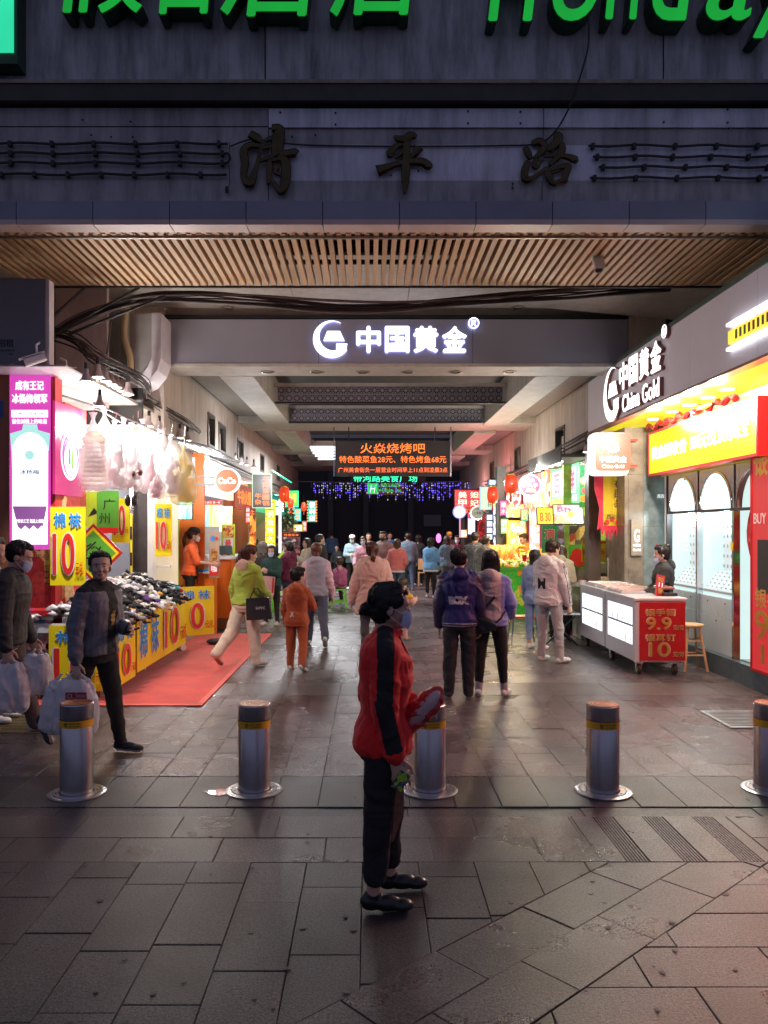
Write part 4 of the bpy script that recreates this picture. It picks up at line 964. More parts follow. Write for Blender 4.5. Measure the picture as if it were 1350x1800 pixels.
# ------------------------------------------------------------------ blue string lights across the far end
m_bl = lit('string_blue', (0.10, 0.06, 1.0), 2.6); m_bw = lit('string_white', (.85, .8, .8), .8); m_cord = mat('string_cord', (.12, .10, .12), rough=.7)
sr = empty('string_lights', (0.4, 31, 3.4), 'curtain of blue hanging string lights at the far end of the arcade', 'string lights')
rs = random.Random(11)
gc, gb, gw = MB(), MB(), MB()
for i in range(88):
    px = 548 + i * 3.5 + rs.uniform(-1, 1); y = 31 + rs.uniform(-.3, .3); L_ = rs.uniform(18, 36) if rs.random() < .8 else 10; x = X(px, y)
    gc.box(x - .008, x + .008, y - .008, y + .008, Z(848 + L_, y), Z(847, y))
    for k_ in range(int(L_ / 4)):
        zz = Z(850 + k_ * 4 + rs.uniform(-1, 1), y); bb = gb if rs.random() < .72 else gw
        if rs.random() < .55: bb.ell((x, y, zz), (.020, .020, .028), 6, 4)
obj('hanging_cord', gc, m_cord, sr)['kind'] = 'stuff'; obj('blue_bulb', gb, m_bl, sr)['kind'] = 'stuff'; obj('white_bulb', gw, m_bw, sr)['kind'] = 'stuff'
obj('carrier_cable', MB().tube([(XL, 31, Z(846, 31)), (.4, 31, Z(849, 31)), (XR, 31, Z(846, 31))], .02), m_cord, sr)
# fluorescent fitting in the second coffer
r = empty('fluorescent_fitting', (X(566, 21), 21, 4.3), 'bank of white fluorescent tubes under the ceiling left of the LED board', 'light')
for i, (a, b, py) in enumerate(((545, 589, 786.5), (547, 589, 791), (550, 589, 796), (554, 589, 801), (559, 589, 806.5))):
    y = (ZC - .1 - EYE) * F / (HY - py); obj('tube', MB().tube([(X(a, y), y, ZC - .1), (X(b, y), y, ZC - .1)], .035, 8), m_white, r)
    obj('batten', MB().box(X(a, y), X(b, y), y + .05, y + .12, ZC - .09, ZC - .05), m_whitep, r)
lamp('tube_light', (X(566, 22), 23, ZC - .2), 300, (.95, .97, 1), 1.0, 'AREA', None, 3)
g = MB()
# ================================================================== LEFT SIDE
# vacant sign box at the upper left
bxl = empty('billboard_box', (-4.2, 8.35, 3.6), 'dark grey box with a for-rent notice over the pink light box', 'sign')
m_boxg = mat('box_grey', (0.15, 0.15, 0.17), rough=0.5, var=.06, vs=1.2)
obj('front_panel', MB().box(-6.5, -3.4, 8.35, 8.37, Z(640, 8.35), Z(490, 8.35)), m_boxg, bxl)
obj('side_panel', MB().box(-3.40, -3.37, 8.372, 8.5, Z(640, 8.35), Z(490, 8.35)), mat('side_white', (.62, .58, .62), rough=.35), bxl)
obj('soffit', MB().box(-6.5, -3.2, 8.38, 9.45, 3.57, 3.588), mat('soffit_white', (.75, .70, .70), rough=.3), bxl)
g = MB(); text_into(g, '招租', X(10, 8.35), Z(603, 8.35), .17, .08, 8.349, .002, .03); text_into(g, '13660298735', X(10, 8.35), Z(616, 8.35), .2, .018, 8.349, .002); text_into(g, '王生', X(19, 8.35), Z(622, 8.35), .05, .02, 8.349, .002); obj('lettering', g, m_blackt, bxl)
up = empty('upper_recess', (-4, 10, 4), 'pale wall recess and duct behind the sign box on the left', 'wall')
m_recess = mat('recess_pink', (0.56, 0.47, 0.46), rough=0.55, var=.08, dirt=.3)
obj('recess_panel', MB().box(-5.2, -4.3, 10.6, 10.7, 3.5, 5.2), m_recess, up); obj('recess_panel', MB().box(-4.295, -3.6, 10.9, 11.0, 3.5, 5.2), m_recess, up); obj('recess_panel', MB().box(-7, -4.9, 8.5, 10.4, 4.75, 4.8), m_recess, up)
obj('dark_gap', MB().box(-4.75, -4.45, 10.58, 10.598, 3.7, 4.6), m_black, up)
# rounded duct end beside the beam
g = MB(); YD = 11.3
p = [(X(228, YD), Z(552, YD)), (X(268, YD), Z(552, YD)), (X(268, YD), Z(628, YD)), (X(262, YD), Z(645, YD)), (X(248, YD), Z(664, YD)), (X(228, YD), Z(672, YD))]
g.plate(p, YD, YD + .5); obj('duct_face', g, mat('duct_grey', (.33, .30, .29), rough=.6, var=.1), up)
q = [(X(268.5, YD), Z(552, YD)), (X(285, YD), Z(552, YD)), (X(285, YD), Z(632, YD)), (X(278, YD), Z(652, YD)), (X(262, YD), Z(672, YD)), (X(244, YD), Z(682, YD)), (X(228, YD), Z(684, YD)), (X(228, YD), Z(672.6, YD)), (X(248.3, YD), Z(664.6, YD)), (X(262.5, YD), Z(645, YD)), (X(268.5, YD), Z(628, YD))]
g = MB()
for i in range(5):
    quad = [q[i], q[i + 1], q[10 - i - 1], q[10 - i]] if i else [q[0], q[1], q[2], q[10]]
g.plate([q[0], q[1], q[2], q[10]], YD - .06, YD + .5); g.plate([q[2], q[3], q[9], q[10]], YD - .06, YD + .5); g.plate([q[3], q[4], q[8], q[9]], YD - .06, YD + .5); g.plate([q[4], q[5], q[8]], YD - .06, YD + .5); g.plate([q[5], q[6], q[7], q[8]], YD - .06, YD + .5)
obj('duct_rim', g, mat('duct_white', (.62, .58, .62), rough=.4), up)
cable('corrugated_hose', 'tan corrugated hose running down the left upper wall', [(X(222, 11), 11, Z(540, 11)), (X(218, 11), 11, Z(590, 11)), (X(228, 11), 11, Z(625, 11)), (X(230, 11), 11, Z(660, 11))], .045, mat('hose_tan', (.42, .30, .17), rough=.6), 'hose', 10)
# ---- bundle of overhead cables
m_cab = mat('cable_dark', (.03, .027, .028), rough=.55, var=.3)
rc = random.Random(21)
def bundle(lab, base, n, spread, rad=(.008, .018)):
    r = empty('cable_bundle', base[len(base) // 2], lab, 'cables')
    for i in range(n):
        dy = rc.uniform(-1, 1) * spread; dz = rc.uniform(-1, 1) * spread; ph = rc.uniform(0, 6)
        pts = [(x + .02 * math.sin(ph + k_), y + dy, z + dz + .5 * spread * math.sin(ph + k_ * 1.1)) for k_, (x, y, z) in enumerate(base)]
        P = [Vector(p_) - r.location for p_ in pts]; out = []
        for k_ in range(len(P) - 1):
            p0 = P[max(k_ - 1, 0)]; p1 = P[k_]; p2 = P[k_ + 1]; p3 = P[min(k_ + 2, len(P) - 1)]
            for t in (0, .25, .5, .75): out.append(0.5 * ((2 * p1) + (-p0 + p2) * t + (2 * p0 - 5 * p1 + 4 * p2 - p3) * t * t + (-p0 + 3 * p1 - 3 * p2 + p3) * t ** 3))
        out.append(P[-1]); obj('strand', MB().tube(out, rc.uniform(*rad), 5), [m_cab, m_cab, m_cab, mat('cable_grey', (.16, .14, .14), rough=.5)][i % 4], r, world=False, smooth=True)
    return r
def wp(px, py, Y): return (X(px, Y), Y, Z(py, Y))
bundle('thick sagging bundle of dark cables crossing under the wooden slats', [wp(78, 600, 9.9), wp(130, 566, 9.9), wp(200, 540, 9.9), wp(270, 524, 9.9), wp(350, 521, 9.9), wp(450, 526, 9.9), wp(560, 537, 9.9), wp(680, 541, 9.9), wp(800, 533, 9.9), wp(900, 523, 9.9), wp(1000, 515, 9.9), wp(1090, 508, 9.9), wp(1180, 502, 9.9)], 13, .055)
bundle('tangle of thin wires above the row of spot lamps on the left', [wp(92, 585, 9.6), wp(135, 600, 9.6), wp(160, 622, 9.6), wp(190, 640, 9.8), wp(225, 655, 10.3), wp(255, 675, 10.9), wp(262, 690, 11.2)], 12, .07, (.005, .011))
bundle('thin wires running on above the second row of lamps', [wp(255, 700, 11.5), wp(275, 712, 11.9), wp(300, 728, 12.3), wp(330, 745, 13), wp(352, 760, 14)], 7, .06, (.005, .010))
bundle('dark cables along the right upper wall above the stalls', [wp(1035, 765, 13.6), wp(1000, 785, 14.8), wp(955, 808, 17), wp(920, 826, 19), wp(880, 842, 22), wp(850, 850, 26)], 6, .07, (.01, .022))
for (a, b, l) in (((90, 590, 9.4), (245, 505, 9.6), 'upper'), ((120, 588, 9.5), (290, 520, 9.6), 'lower'), ((90, 560, 9.3), (150, 505, 9.5), 'short')):
    tag(obj('steel_stay', MB().tube([wp(*a), wp(*b)], .018), m_darkmetal), '%s slanting steel stay between the sign box and the slats' % l, 'stay')
tag(obj('steel_rod', MB().tube([wp(188, 625, 9.9), wp(196, 560, 9.9)], .012), m_darkmetal), 'thin vertical rod holding the spot lamp rail', 'rod')
# ---- security cameras
def cctv(c, aim, lab, s=1.0):
    r = empty('security_camera', c, lab, 'camera'); M = Matrix.Translation(c) @ Vector(aim).to_track_quat('Y', 'Z').to_matrix().to_4x4() @ Matrix.Scale(s, 4)
    g = MB(); g.rings([[tuple(M @ Vector((.045 * math.cos(2 * PI * k_ / 14), y, .045 * math.sin(2 * PI * k_ / 14)))) for k_ in range(14)] for y in (-.12, .10)]); obj('body', g, m_whitep, r, auto=True)
    obj('hood', MB().box(-.05, .05, -.13, .14, .046, .052, M), m_whitep, r)
    g = MB(); g.rings([[tuple(M @ Vector((.036 * math.cos(2 * PI * k_ / 14), y, .036 * math.sin(2 * PI * k_ / 14)))) for k_ in range(14)] for y in (.1, .106)]); obj('lens', g, m_black, r)
    obj('arm', MB().tube([tuple(M @ Vector((0, -.05, .05))), tuple(M @ Vector((0, -.08, .14))), tuple(M @ Vector((.06, -.14, .17)))], .013), m_whitep, r)
cctv(wp(60, 633, 8.3), (-.8, -.3, -.35), 'white security camera under the for-rent sign box'); cctv(wp(120, 652, 9.0), (.6, -.5, -.1), 'small dark security camera by the beige canopy', .8)
cctv(wp(1050, 462, 8.6), (0, -.6, -.9), 'grey security camera hanging from the wooden slats on the right', 1.1)
# ---- pink drinks kiosk
m_mag = lit('magenta_lit', (0.72, 0.07, 0.50), 0.95, .1); m_tq = lit('aqua_print', (.45, .85, .8), 1.0); m_wp = lit('white_print', (1, 1, 1), 1.45); m_purp = lit('purple_print', (.35, .12, .4), .7)
ks = empty('drinks_kiosk', (-3.9, 8.9, 0), 'pink and red drinks kiosk with a counter at the left edge', 'kiosk')
KY = 8.83
obj('brown_column', MB().box(-6.5, X(16, KY) - .004, KY + .01, KY + .3, 0, Z(655, KY)), m_brown, ks)
obj('blue_plate', MB().box(X(0, KY) - .1, X(6, KY), KY, KY + .008, Z(735, KY), Z(704, KY)), mat('blue_plate', (.02, .06, .25), rough=.3), ks)
obj('red_edge', MB().box(X(89, KY) + .002, X(97, KY), KY + .002, KY + .2, .8, Z(662, KY)), m_redp, ks)
obj('lower_panel', MB().box(X(17, KY), X(89, KY), KY + .004, KY + .1, Z(1072, KY), Z(966, KY)), poster('kiosk_maroon', [(.20, .015, .015), (.22, .02, .015), (.25, .03, .02), (.30, .12, .06), (.18, .01, .01)], 5, .12), ks)
obj('side_panel', MB().box(-3.53, -3.46, KY + .21, 9.72, .9, 2.24), poster('kiosk_red', [(.5, .03, .03), (.55, .05, .03), (.5, .03, .03), (.65, .4, .2), (.45, .02, .02)], 4, .15), ks)
obj('inner_side', MB().box(-3.53, -3.46, KY + .21, 9.72, 2.24, 3.3), m_redp, ks)
g = MB(); text_into(g, '有王记', X(66, KY), Z(975, KY), .2, .04, KY, .002); text_into(g, '一颗好梅', X(82, KY), Z(1005, KY), .05, .26, KY, .002, 0, 0, True); obj('gold_lettering', g, m_gold, ks)
obj('counter_top', MB().box(-5.5, -3.42, 8.55, 9.3, .93, .985), m_redp, ks)
obj('lower_front', MB().box(-5.5, -3.50, 8.62, 8.66, .25, .925), poster('kiosk_pastel', [(.5, .25, .25), (.2, .35, .42), (.55, .42, .25), (.5, .3, .35)], 2.6, 0), ks)
obj('rail', MB().box(-5.5, -3.47, 8.60, 8.62, .56, .62).box(-5.5, -3.47, 8.60, 8.62, .2, .25).box(-3.50, -3.44, 8.6, 8.66, .1, .93), mat('rail_pink', (.6, .25, .25), rough=.4), ks)
for x in (-3.55, -3.95): obj('caster', MB().tube([(x - .02, 8.68, .06), (x + .02, 8.68, .06)], .058, 14), m_black, ks)
s9 = KY / F
cup = [('p', [(-30 * s9, -78 * s9), (30 * s9, -78 * s9), (22 * s9, -118 * s9), (-20 * s9, -118 * s9)], m_purp, 'drink_picture')]
arch = [(-31 * s9, -145 * s9)] + [(-31 * s9, -20 * s9), (-32 * s9, 30 * s9)] + [(31 * s9 * math.cos(PI - PI * i / 12), 18 * s9 + 34 * s9 * math.sin(PI * i / 12)) for i in range(13)] + [(32 * s9, 30 * s9 - .002), (31 * s9, -145 * s9)]
r = sign('drinks_lightbox', 'tall magenta light box with white characters and a drink at the left edge', 'sign', (X(53, KY), KY, Z(812, KY)), 72 * s9, 306 * s9, .12, 'S', m_mag,
     [('p', [(-33 * s9, 20 * s9), (-35 * s9, 50 * s9), (-14 * s9, 56 * s9), (-12 * s9, 66 * s9), (12 * s9, 66 * s9), (14 * s9, 56 * s9), (35 * s9, 50 * s9), (33 * s9, 20 * s9)], m_tq, 'roof_picture'), ('p', arch, m_wp, 'arch_picture')] + cup +
     [('r', -32 * s9, 78 * s9 - .0, 32 * s9, 91 * s9, m_wp), ('t', '成有王记', 0, 134 * s9, 50 * s9, 17 * s9, m_wp, {'b': .04, 'flat': 1}), ('t', '冰杨梅领军', 0, 111 * s9, 62 * s9, 17 * s9, m_wp, {'b': .04, 'flat': 1}), ('t', '广州王广王冰二水', 0, 84.5 * s9, 50 * s9, 6 * s9, m_pinkink, {'flat': 1}), ('t', '留住树梢上的味道', 0, 71 * s9, 61 * s9, 9 * s9, m_wp, {'b': .03, 'flat': 1}),
      ('t', '成有王记', 0, -4 * s9, 36 * s9, 8 * s9, m_tq, {'flat': 1}), ('t', '冰杨梅', 0, -18 * s9, 34 * s9, 9 * s9, m_blue, {'flat': 1, 'b': .02}), ('t', '坚守传承工艺 甄选上乘杨梅', 0, -104 * s9, 60 * s9, 7 * s9, m_wp, {'flat': 1, 'b': .02}), ('c', 0, 12 * s9, 8 * s9, m_tq)] +
     [('p', [(x * s9, z * s9), ((x + 6) * s9, (z + 6) * s9), ((x + 12) * s9, z * s9), ((x + 6) * s9, (z - 6) * s9)], m_wp, 'diamond_print') for x in (-28, -13, 2, 17) for z in (-118, -136)])
r = sign('kiosk_side_sign', 'magenta side panel with a round white emblem behind the hanging bag', 'sign', (-3.455, 9.16, 2.76), .82, 1.03, .03, 'R', lit('magenta_side', (.70, .03, .22), .75, .15),
     [('c', .02, -.06, .28, m_wp, 'emblem_ring'), ('c', .02, -.06, .25, m_mag, 'emblem_ring'), ('c', .02, -.1, .20, m_wp, 'emblem_disc'), ('r', -.06, -.16, .0, .02, lit('bl_print', (.1, .4, .8), .8)), ('r', .02, -.2, .08, 0.0, lit('gr_print', (.3, .7, .1), .8)), ('t', '成有王记', .02, .155, .26, .06, m_wp, {'b': .03})])
# ---- big canopy and dark board
cn = empty('stall_canopy', (-4, 10.4, 3.5), 'beige canopy over the sock stall with a dark glossy board', 'canopy')
obj('canopy_sheet', MB().box(-5.5, -3.25, 9.46, 12.0, 3.60, 3.64), m_ceil, cn)
obj('dark_board', MB().box(-5.2, X(250, 11.2), 11.2, 11.26, Z(748, 11.2), Z(682, 11.2)), mat('black_gloss', (.03, .03, .03), rough=.12, var=0), cn)
obj('board_trim', MB().box(-5.2, X(250, 11.2), 11.18, 11.199, Z(750, 11.2), Z(747, 11.2)), m_whitep, cn)
obj('hang_rail', MB().tube([wp(92, 690, 9.2), wp(160, 712, 9.9), wp(235, 755, 11.5)], .015), m_darkmetal, cn)
obj('hang_rail', MB().tube([(-3.15, 9.1, 3.30), (-3.05, 13.2, 3.26)], .014), m_chrome, cn)
# shop interior behind the stall
si = empty('sock_shop', (-4.2, 12, 0), 'lit shop room behind the sock heap with pale walls and a dark pillar', 'shop')
obj('rear_wall', MB().box(-7.0, X(237, 12.6), 12.6, 12.66, 0, 3.5), mat('pale_blue_wall', (.42, .46, .58), rough=.5, var=.08), si)
obj('dark_pillar', MB().box(X(237, 12.5), X(262, 12.5), 12.45, 12.7, 0, 3.2), mat('pillar_dark', (.045, .035, .04), rough=.5, var=.3), si)
obj('white_jamb', MB().box(X(262, 12.5) + .003, X(272, 12.5), 12.4, 12.6, 0, 3.2), m_whitep, si)
obj('lit_room_wall', MB().box(X(272, 12.8), X(312, 12.8), 12.8, 12.85, 0, 3.1), lit('cream_wall', (1, .80, .55), .6, .15), si)  # room light put into this wall as a cream glow
for z in (1.25, 1.75, 2.2): obj('shelf', MB().box(X(268, 12.7), X(300, 12.7), 12.6, 12.75, z, z + .03), m_whitep, si)
obj('door_track', MB().box(X(228, 12.3), X(231, 12.3), 12.3, 12.4, 0, 3).box(X(233, 12.3), X(234, 12.3), 12.3, 12.4, 0, 3), m_chrome, si)
obj('striped_pole', MB().box(X(229, 12.2), X(232, 12.2), 12.2, 12.22, .4, 2.1), m_yel, si); obj('stripe', MB().box(X(229, 12.19), X(232, 12.19), 12.19, 12.199, .9, 1.1).box(X(229, 12.19), X(232, 12.19), 12.19, 12.199, 1.3, 1.5).box(X(229, 12.19), X(232, 12.19), 12.19, 12.199, 1.7, 1.9), m_black, si)
# banners hanging inside
m_lime = mat('lime_board', (.55, .75, .04), rough=.5); m_grn = mat('green_board', (.10, .42, .04), rough=.5)
sign('lime_board', 'lime board with a small figure drawing behind the big price sign', 'board', wp(168, 895, 10.6), .26, .5, .02, 'S', m_lime, [('p', [(-.1, -.1), (-.02, .02), (.1, -.12), (.02, -.06)], m_blackt)])
sign('green_banner', 'green banner with brush characters hung left of the small price sign', 'banner', wp(189, 900, 10.3), .28, .55, .02, 'S', m_grn, [('t', '广', .02, .1, .16, .14, m_blackt), ('t', '州', -.04, -.08, .14, .14, m_blackt), ('r', -.14, -.27, .14, -.2, m_redink)])
r = sign('diamond_banner', 'tilted green diamond banner with a red border behind the striding man', 'banner', wp(164, 972, 10.0), .52, .52, .02, 'S', m_redp, [('r', -.23, -.23, .23, .23, m_yel), ('r', -.20, -.20, .20, .20, m_grn), ('t', '烧', 0, 0, .25, .25, m_blackt)]); r.rotation_euler = (0, PI / 4, 0)
# ---- price boards of the stall
def price(lab, c, w, h, face='S', lay='v', n='price_board', group='yellow cotton sock price boards', dy=0, cat='price board', rz=None, cut=None):
    it = []
    if lay == 'v': # characters on top, 10 below
        it = [('t', '棉', -.22 * w, .33 * h, .36 * w, .21 * h, m_whitep, {'b': .055}), ('t', '棉', -.22 * w, .33 * h, .33 * w, .19 * h, m_blue, {'b': .03}), ('t', '袜', .22 * w, .33 * h, .36 * w, .21 * h, m_whitep, {'b': .055}), ('t', '袜', .22 * w, .33 * h, .33 * w, .19 * h, m_blue, {'b': .03}),
              ('t', '10', -.10 * w, -.10 * h, .68 * w, .56 * h, m_whitep, {'b': .045}), ('t', '10', -.10 * w, -.10 * h, .62 * w, .53 * h, m_redink, {'b': .02}), ('t', '元/扎', .36 * w, -.28 * h, .22 * w, .16 * h, m_redink, {'b': .01})]
    elif lay == 'n': it = [('t', '10', -.06 * w, 0, .70 * w, .72 * h, m_whitep, {'b': .045}), ('t', '10', -.06 * w, 0, .64 * w, .68 * h, m_redink, {'b': .02}), ('t', '元', .36 * w, -.22 * h, .20 * w, .12 * h, m_redink, {'b': .01})]
    elif lay == 'h':
        it = [('t', '棉', -.40 * w, .04 * h, .15 * w, .72 * h, m_whitep, {'b': .055}), ('t', '棉', -.40 * w, .04 * h, .135 * w, .66 * h, m_blue, {'b': .03}), ('t', '袜', -.20 * w, .04 * h, .15 * w, .72 * h, m_whitep, {'b': .055}), ('t', '袜', -.20 * w, .04 * h, .135 * w, .66 * h, m_blue, {'b': .03}),
              ('t', '10', .14 * w, .02 * h, .34 * w, .78 * h, m_whitep, {'b': .04}), ('t', '10', .14 * w, .02 * h, .31 * w, .74 * h, m_redink, {'b': .02}), ('t', '元/扎', .41 * w, -.2 * h, .13 * w, .30 * h, m_redink, {'b': .01})]
    r = sign(n, lab, cat, c, w, h, .012, face, m_yel, it, group)
    if rz is not None: r.rotation_euler = (0, 0, rz)
    return r
price('large square yellow price board hanging beside the kiosk', wp(119, 960, 8.72), 62 * 8.72 / F, 138 * 8.72 / F)
price('narrow yellow price board showing only a red ten, hung over the heap', wp(212, 915, 10.6), 31 * 10.6 / F, 78 * 10.6 / F, lay='n')
price('tall yellow price board hung before the lit room right of the dark pillar', wp(287, 932, 11.4), 30 * 11.4 / F, 92 * 11.4 / F)
# stall
st = empty('sock_stall', (-3.1, 10.5, 0), 'long sock stall on trestles with sloping white trays', 'stall')
obj('tray', MB().box(-3.75, -2.80, 8.6, 12.2, .74, .78), m_whitep, st)
obj('tray_edge', MB().box(-2.80, -2.785, 8.6, 12.2, .74, .84).box(-3.75, -2.80, 8.58, 8.6, .74, .84), m_whitep, st)
for (x, y) in ((-3.6, 8.75), (-2.95, 8.8), (-3.6, 10.4), (-2.95, 10.4), (-3.6, 12.05), (-2.95, 12.05)): obj('leg', MB().box(x - .02, x + .02, y - .02, y + .02, .015, .74), m_whitep, st)
price('yellow price board at the near end of the stall, half hidden by the striding man', ((-3.45 - 2.77) / 2, 8.56, .47), .68, .70)
price('lower yellow price board on the long side, nearest the striding man', (-2.768, 8.58 + .42, .455), .82, .66, 'R')
price('widest yellow price board on the long side of the stall', (-2.765, 10.72, .49), 2.5, .68, 'R', 'h')
price('far narrow yellow price board at the end of the stall by the orange counter', (-2.78, 12.75, .55), .62, .78, 'S', 'v', rz=math.radians(35))
# heap of socks
cols = [mat('sock_white', (.75, .75, .76), rough=.9, bump=.4, bs=90), mat('sock_black', (.02, .02, .024), rough=.9, bump=.4, bs=90), mat('sock_grey', (.22, .22, .24), rough=.9, bump=.3), mat('sock_cream', (.68, .62, .50), rough=.9),
        mat('sock_red', (.55, .03, .06), rough=.9), mat('sock_blue', (.03, .06, .32), rough=.9), mat('sock_orange', (.8, .33, .04), rough=.9), mat('sock_purple', (.12, .05, .2), rough=.9), mat('sock_teal', (.05, .33, .4), rough=.9)]
rh = random.Random(42); g = MB()
def heaph(x, y):
    u = (x + 2.80) / -.95; v = (y - 8.6) / 3.6
    if v < 0 or v > 1 or u < 0 or u > 1: return .8
    return .80 + .33 * math.sin(min(1, u * 1.3) * PI * .62) * (.35 + .65 * min(1, v * 2.2)) * (1 - max(0, v - .86) * 3) + .035 * math.sin(x * 9 + y * 5) + .03 * math.sin(y * 11)
g.mi = 2; nx, ny = 12, 40; vs = [(-2.82 - .92 * i / nx, 8.62 + 3.55 * j / ny, heaph(-2.82 - .92 * i / nx, 8.62 + 3.55 * j / ny) - .035) for j in range(ny + 1) for i in range(nx + 1)]
g.add(vs, [(j * (nx + 1) + i, j * (nx + 1) + i + 1, (j + 1) * (nx + 1) + i + 1, (j + 1) * (nx + 1) + i) for j in range(ny) for i in range(nx)])
for i in range(1150):
    x = -2.80 - rh.random() ** 1.2 * .95; y = 8.6 + rh.random() * 3.6; z = heaph(x, y) + rh.uniform(-.01, .03)
    patch = math.sin(x * 5 + 1.3) + math.sin(y * 3.1) + rh.uniform(-1.2, 1.2)
    g.mi = rh.choice([0, 0, 0, 3, 0, 2]) if patch > -.1 else rh.choice([1, 1, 1, 2, 1, 1, 0])
    if rh.random() < .08: g.mi = rh.choice([4, 5, 6, 7, 8, 6])
    a = rh.uniform(0, 2 * PI); L_ = rh.uniform(.09, .17); w_ = rh.uniform(.03, .055); bend = rh.uniform(-1.4, 1.4); P = []; Rr = []
    px_, py_ = x, y
    for k_ in range(5):
        P.append((px_, py_, z + .03 * math.sin(k_ * 1.3 + a) + .01 * k_ * rh.uniform(-1, 1))); px_ += math.cos(a) * L_ / 4; py_ += math.sin(a) * L_ / 4; a += bend / 4; Rr.append(w_ * (.6, 1, .85, 1.05, .5)[k_] * rh.uniform(.8, 1.15))
    n0 = len(g.v); g.tube(P, Rr, 6)
    for q in range(n0, len(g.v)):
        vx, vy, vz = g.v[q]; g.v[q] = (vx + rh.uniform(-.013, .013), vy + rh.uniform(-.013, .013), z + (vz - z) * .55 + rh.uniform(-.012, .012))
tag(obj('sock_heap', g, cols, None, smooth=True), 'big heap of black, white and coloured cotton socks on the stall', 'socks', kind='stuff')
tag(obj('dark_bundle', MB().ell((-2.45, 12.75, .06), (.17, .10, .055), 12, 7), m_rod, smooth=True), 'flat dark bundle lying on the red carpet by the stall end', 'bundle')
tag(obj('paper_cup', MB().tube([(-2.95, 12.2, .06), (-2.83, 12.1, .06)], .05, 12), m_whitep), 'crumpled white cup lying under the far end of the stall', 'cup')
# ---- lamps over the stall
m_shade = mat('lamp_shade', (.45, .36, .36), rough=.35, var=.05); m_bulb = lit('bulb_hot', (1.0, .96, .9), 14)
def spotlamp(c, lab, grp, s=1.0):
    r = empty('spot_lamp', c, lab, 'spot lamp', grp)
    g = MB(); g.lathe([(.030 * s, .16 * s), (.034 * s, .10 * s), (.060 * s, .04 * s), (.085 * s, .0), (.078 * s, 0), (.05 * s, .04 * s)], c, 16, cap=False); obj('shade', g, m_shade, r, smooth=True)
    obj('socket', MB().tube([(c[0], c[1], c[2] + .15 * s), (c[0], c[1], c[2] + .24 * s)], .024 * s, 8), m_darkmetal, r)
    obj('bulb', MB().lathe([(.060 * s, -.004), (.045 * s, -.018 * s), (.001, -.022 * s)], (c[0], c[1], c[2] + .012), 14), m_bulb, r, smooth=True)
nm = ['one', 'two', 'three', 'four', 'five', 'six']
for i, (px, py, Y) in enumerate(((172, 664, 9.5), (185, 671, 9.9), (196, 677, 10.2), (205, 682, 10.5), (213, 688, 10.8), (225, 694, 10.3))):
    spotlamp(wp(px, py, Y), 'funnel shaped lit lamp in the first row over the stall, number %s from the left' % nm[i], 'spot lamps over the sock stall')
for i, (px, py, Y) in enumerate(((262, 750, 11.4), (280, 758, 12.0), (298, 765, 12.4), (316, 770, 12.8), (330, 775, 13.2))):
    spotlamp(wp(px, py, Y), 'funnel shaped lit lamp in the second row over the stall, number %s from the left' % nm[i], 'spot lamps over the sock stall', .95)
spotlamp((-2.85, 8.0, 3.34), 'added funnel shaped fill lamp under the soffit right of the pink light box', 'spot lamps over the sock stall', .8); lamp('spot_and_fill_light', (-2.85, 8.0, 3.32), 230, (1, .95, .9), .05, 'SPOT', (.42, 0, .12), None, 1.3)  # added fixture and spot, put in to brighten the yellow price boards
spotlamp((-3.0, 8.85, 3.22), 'added funnel shaped fill lamp hanging in front of the first pink bag', 'spot lamps over the sock stall', .8); lamp('spot_and_fill_light', (-3.0, 8.8, 3.14), 11, (1, .94, .92), .05)  # added fixture and light to brighten the bags from the front
for (x, y, z, p_) in ((-3.25, 9.7, 3.40, 38), (-3.2, 10.5, 3.36, 44), (-3.1, 11.6, 3.05, 62), (-3.0, 12.6, 2.95, 46)): lamp('spot_and_fill_light', (x, y, z - .25), p_, (1, .93, .88), .06)
for (x, y, z, p_) in ((-3.45, 9.75, 2.9, 10), (-3.35, 10.35, 2.8, 14), (-3.3, 10.9, 2.75, 12)): lamp('spot_and_fill_light', (x, y, z), p_, (1, .94, .9), .06)  # added fill lights without fixtures, set among the bags to brighten them
lamp('spot_and_fill_light', (-3.9, 10.9, 2.5), 35, (1, .93, .88), .2)
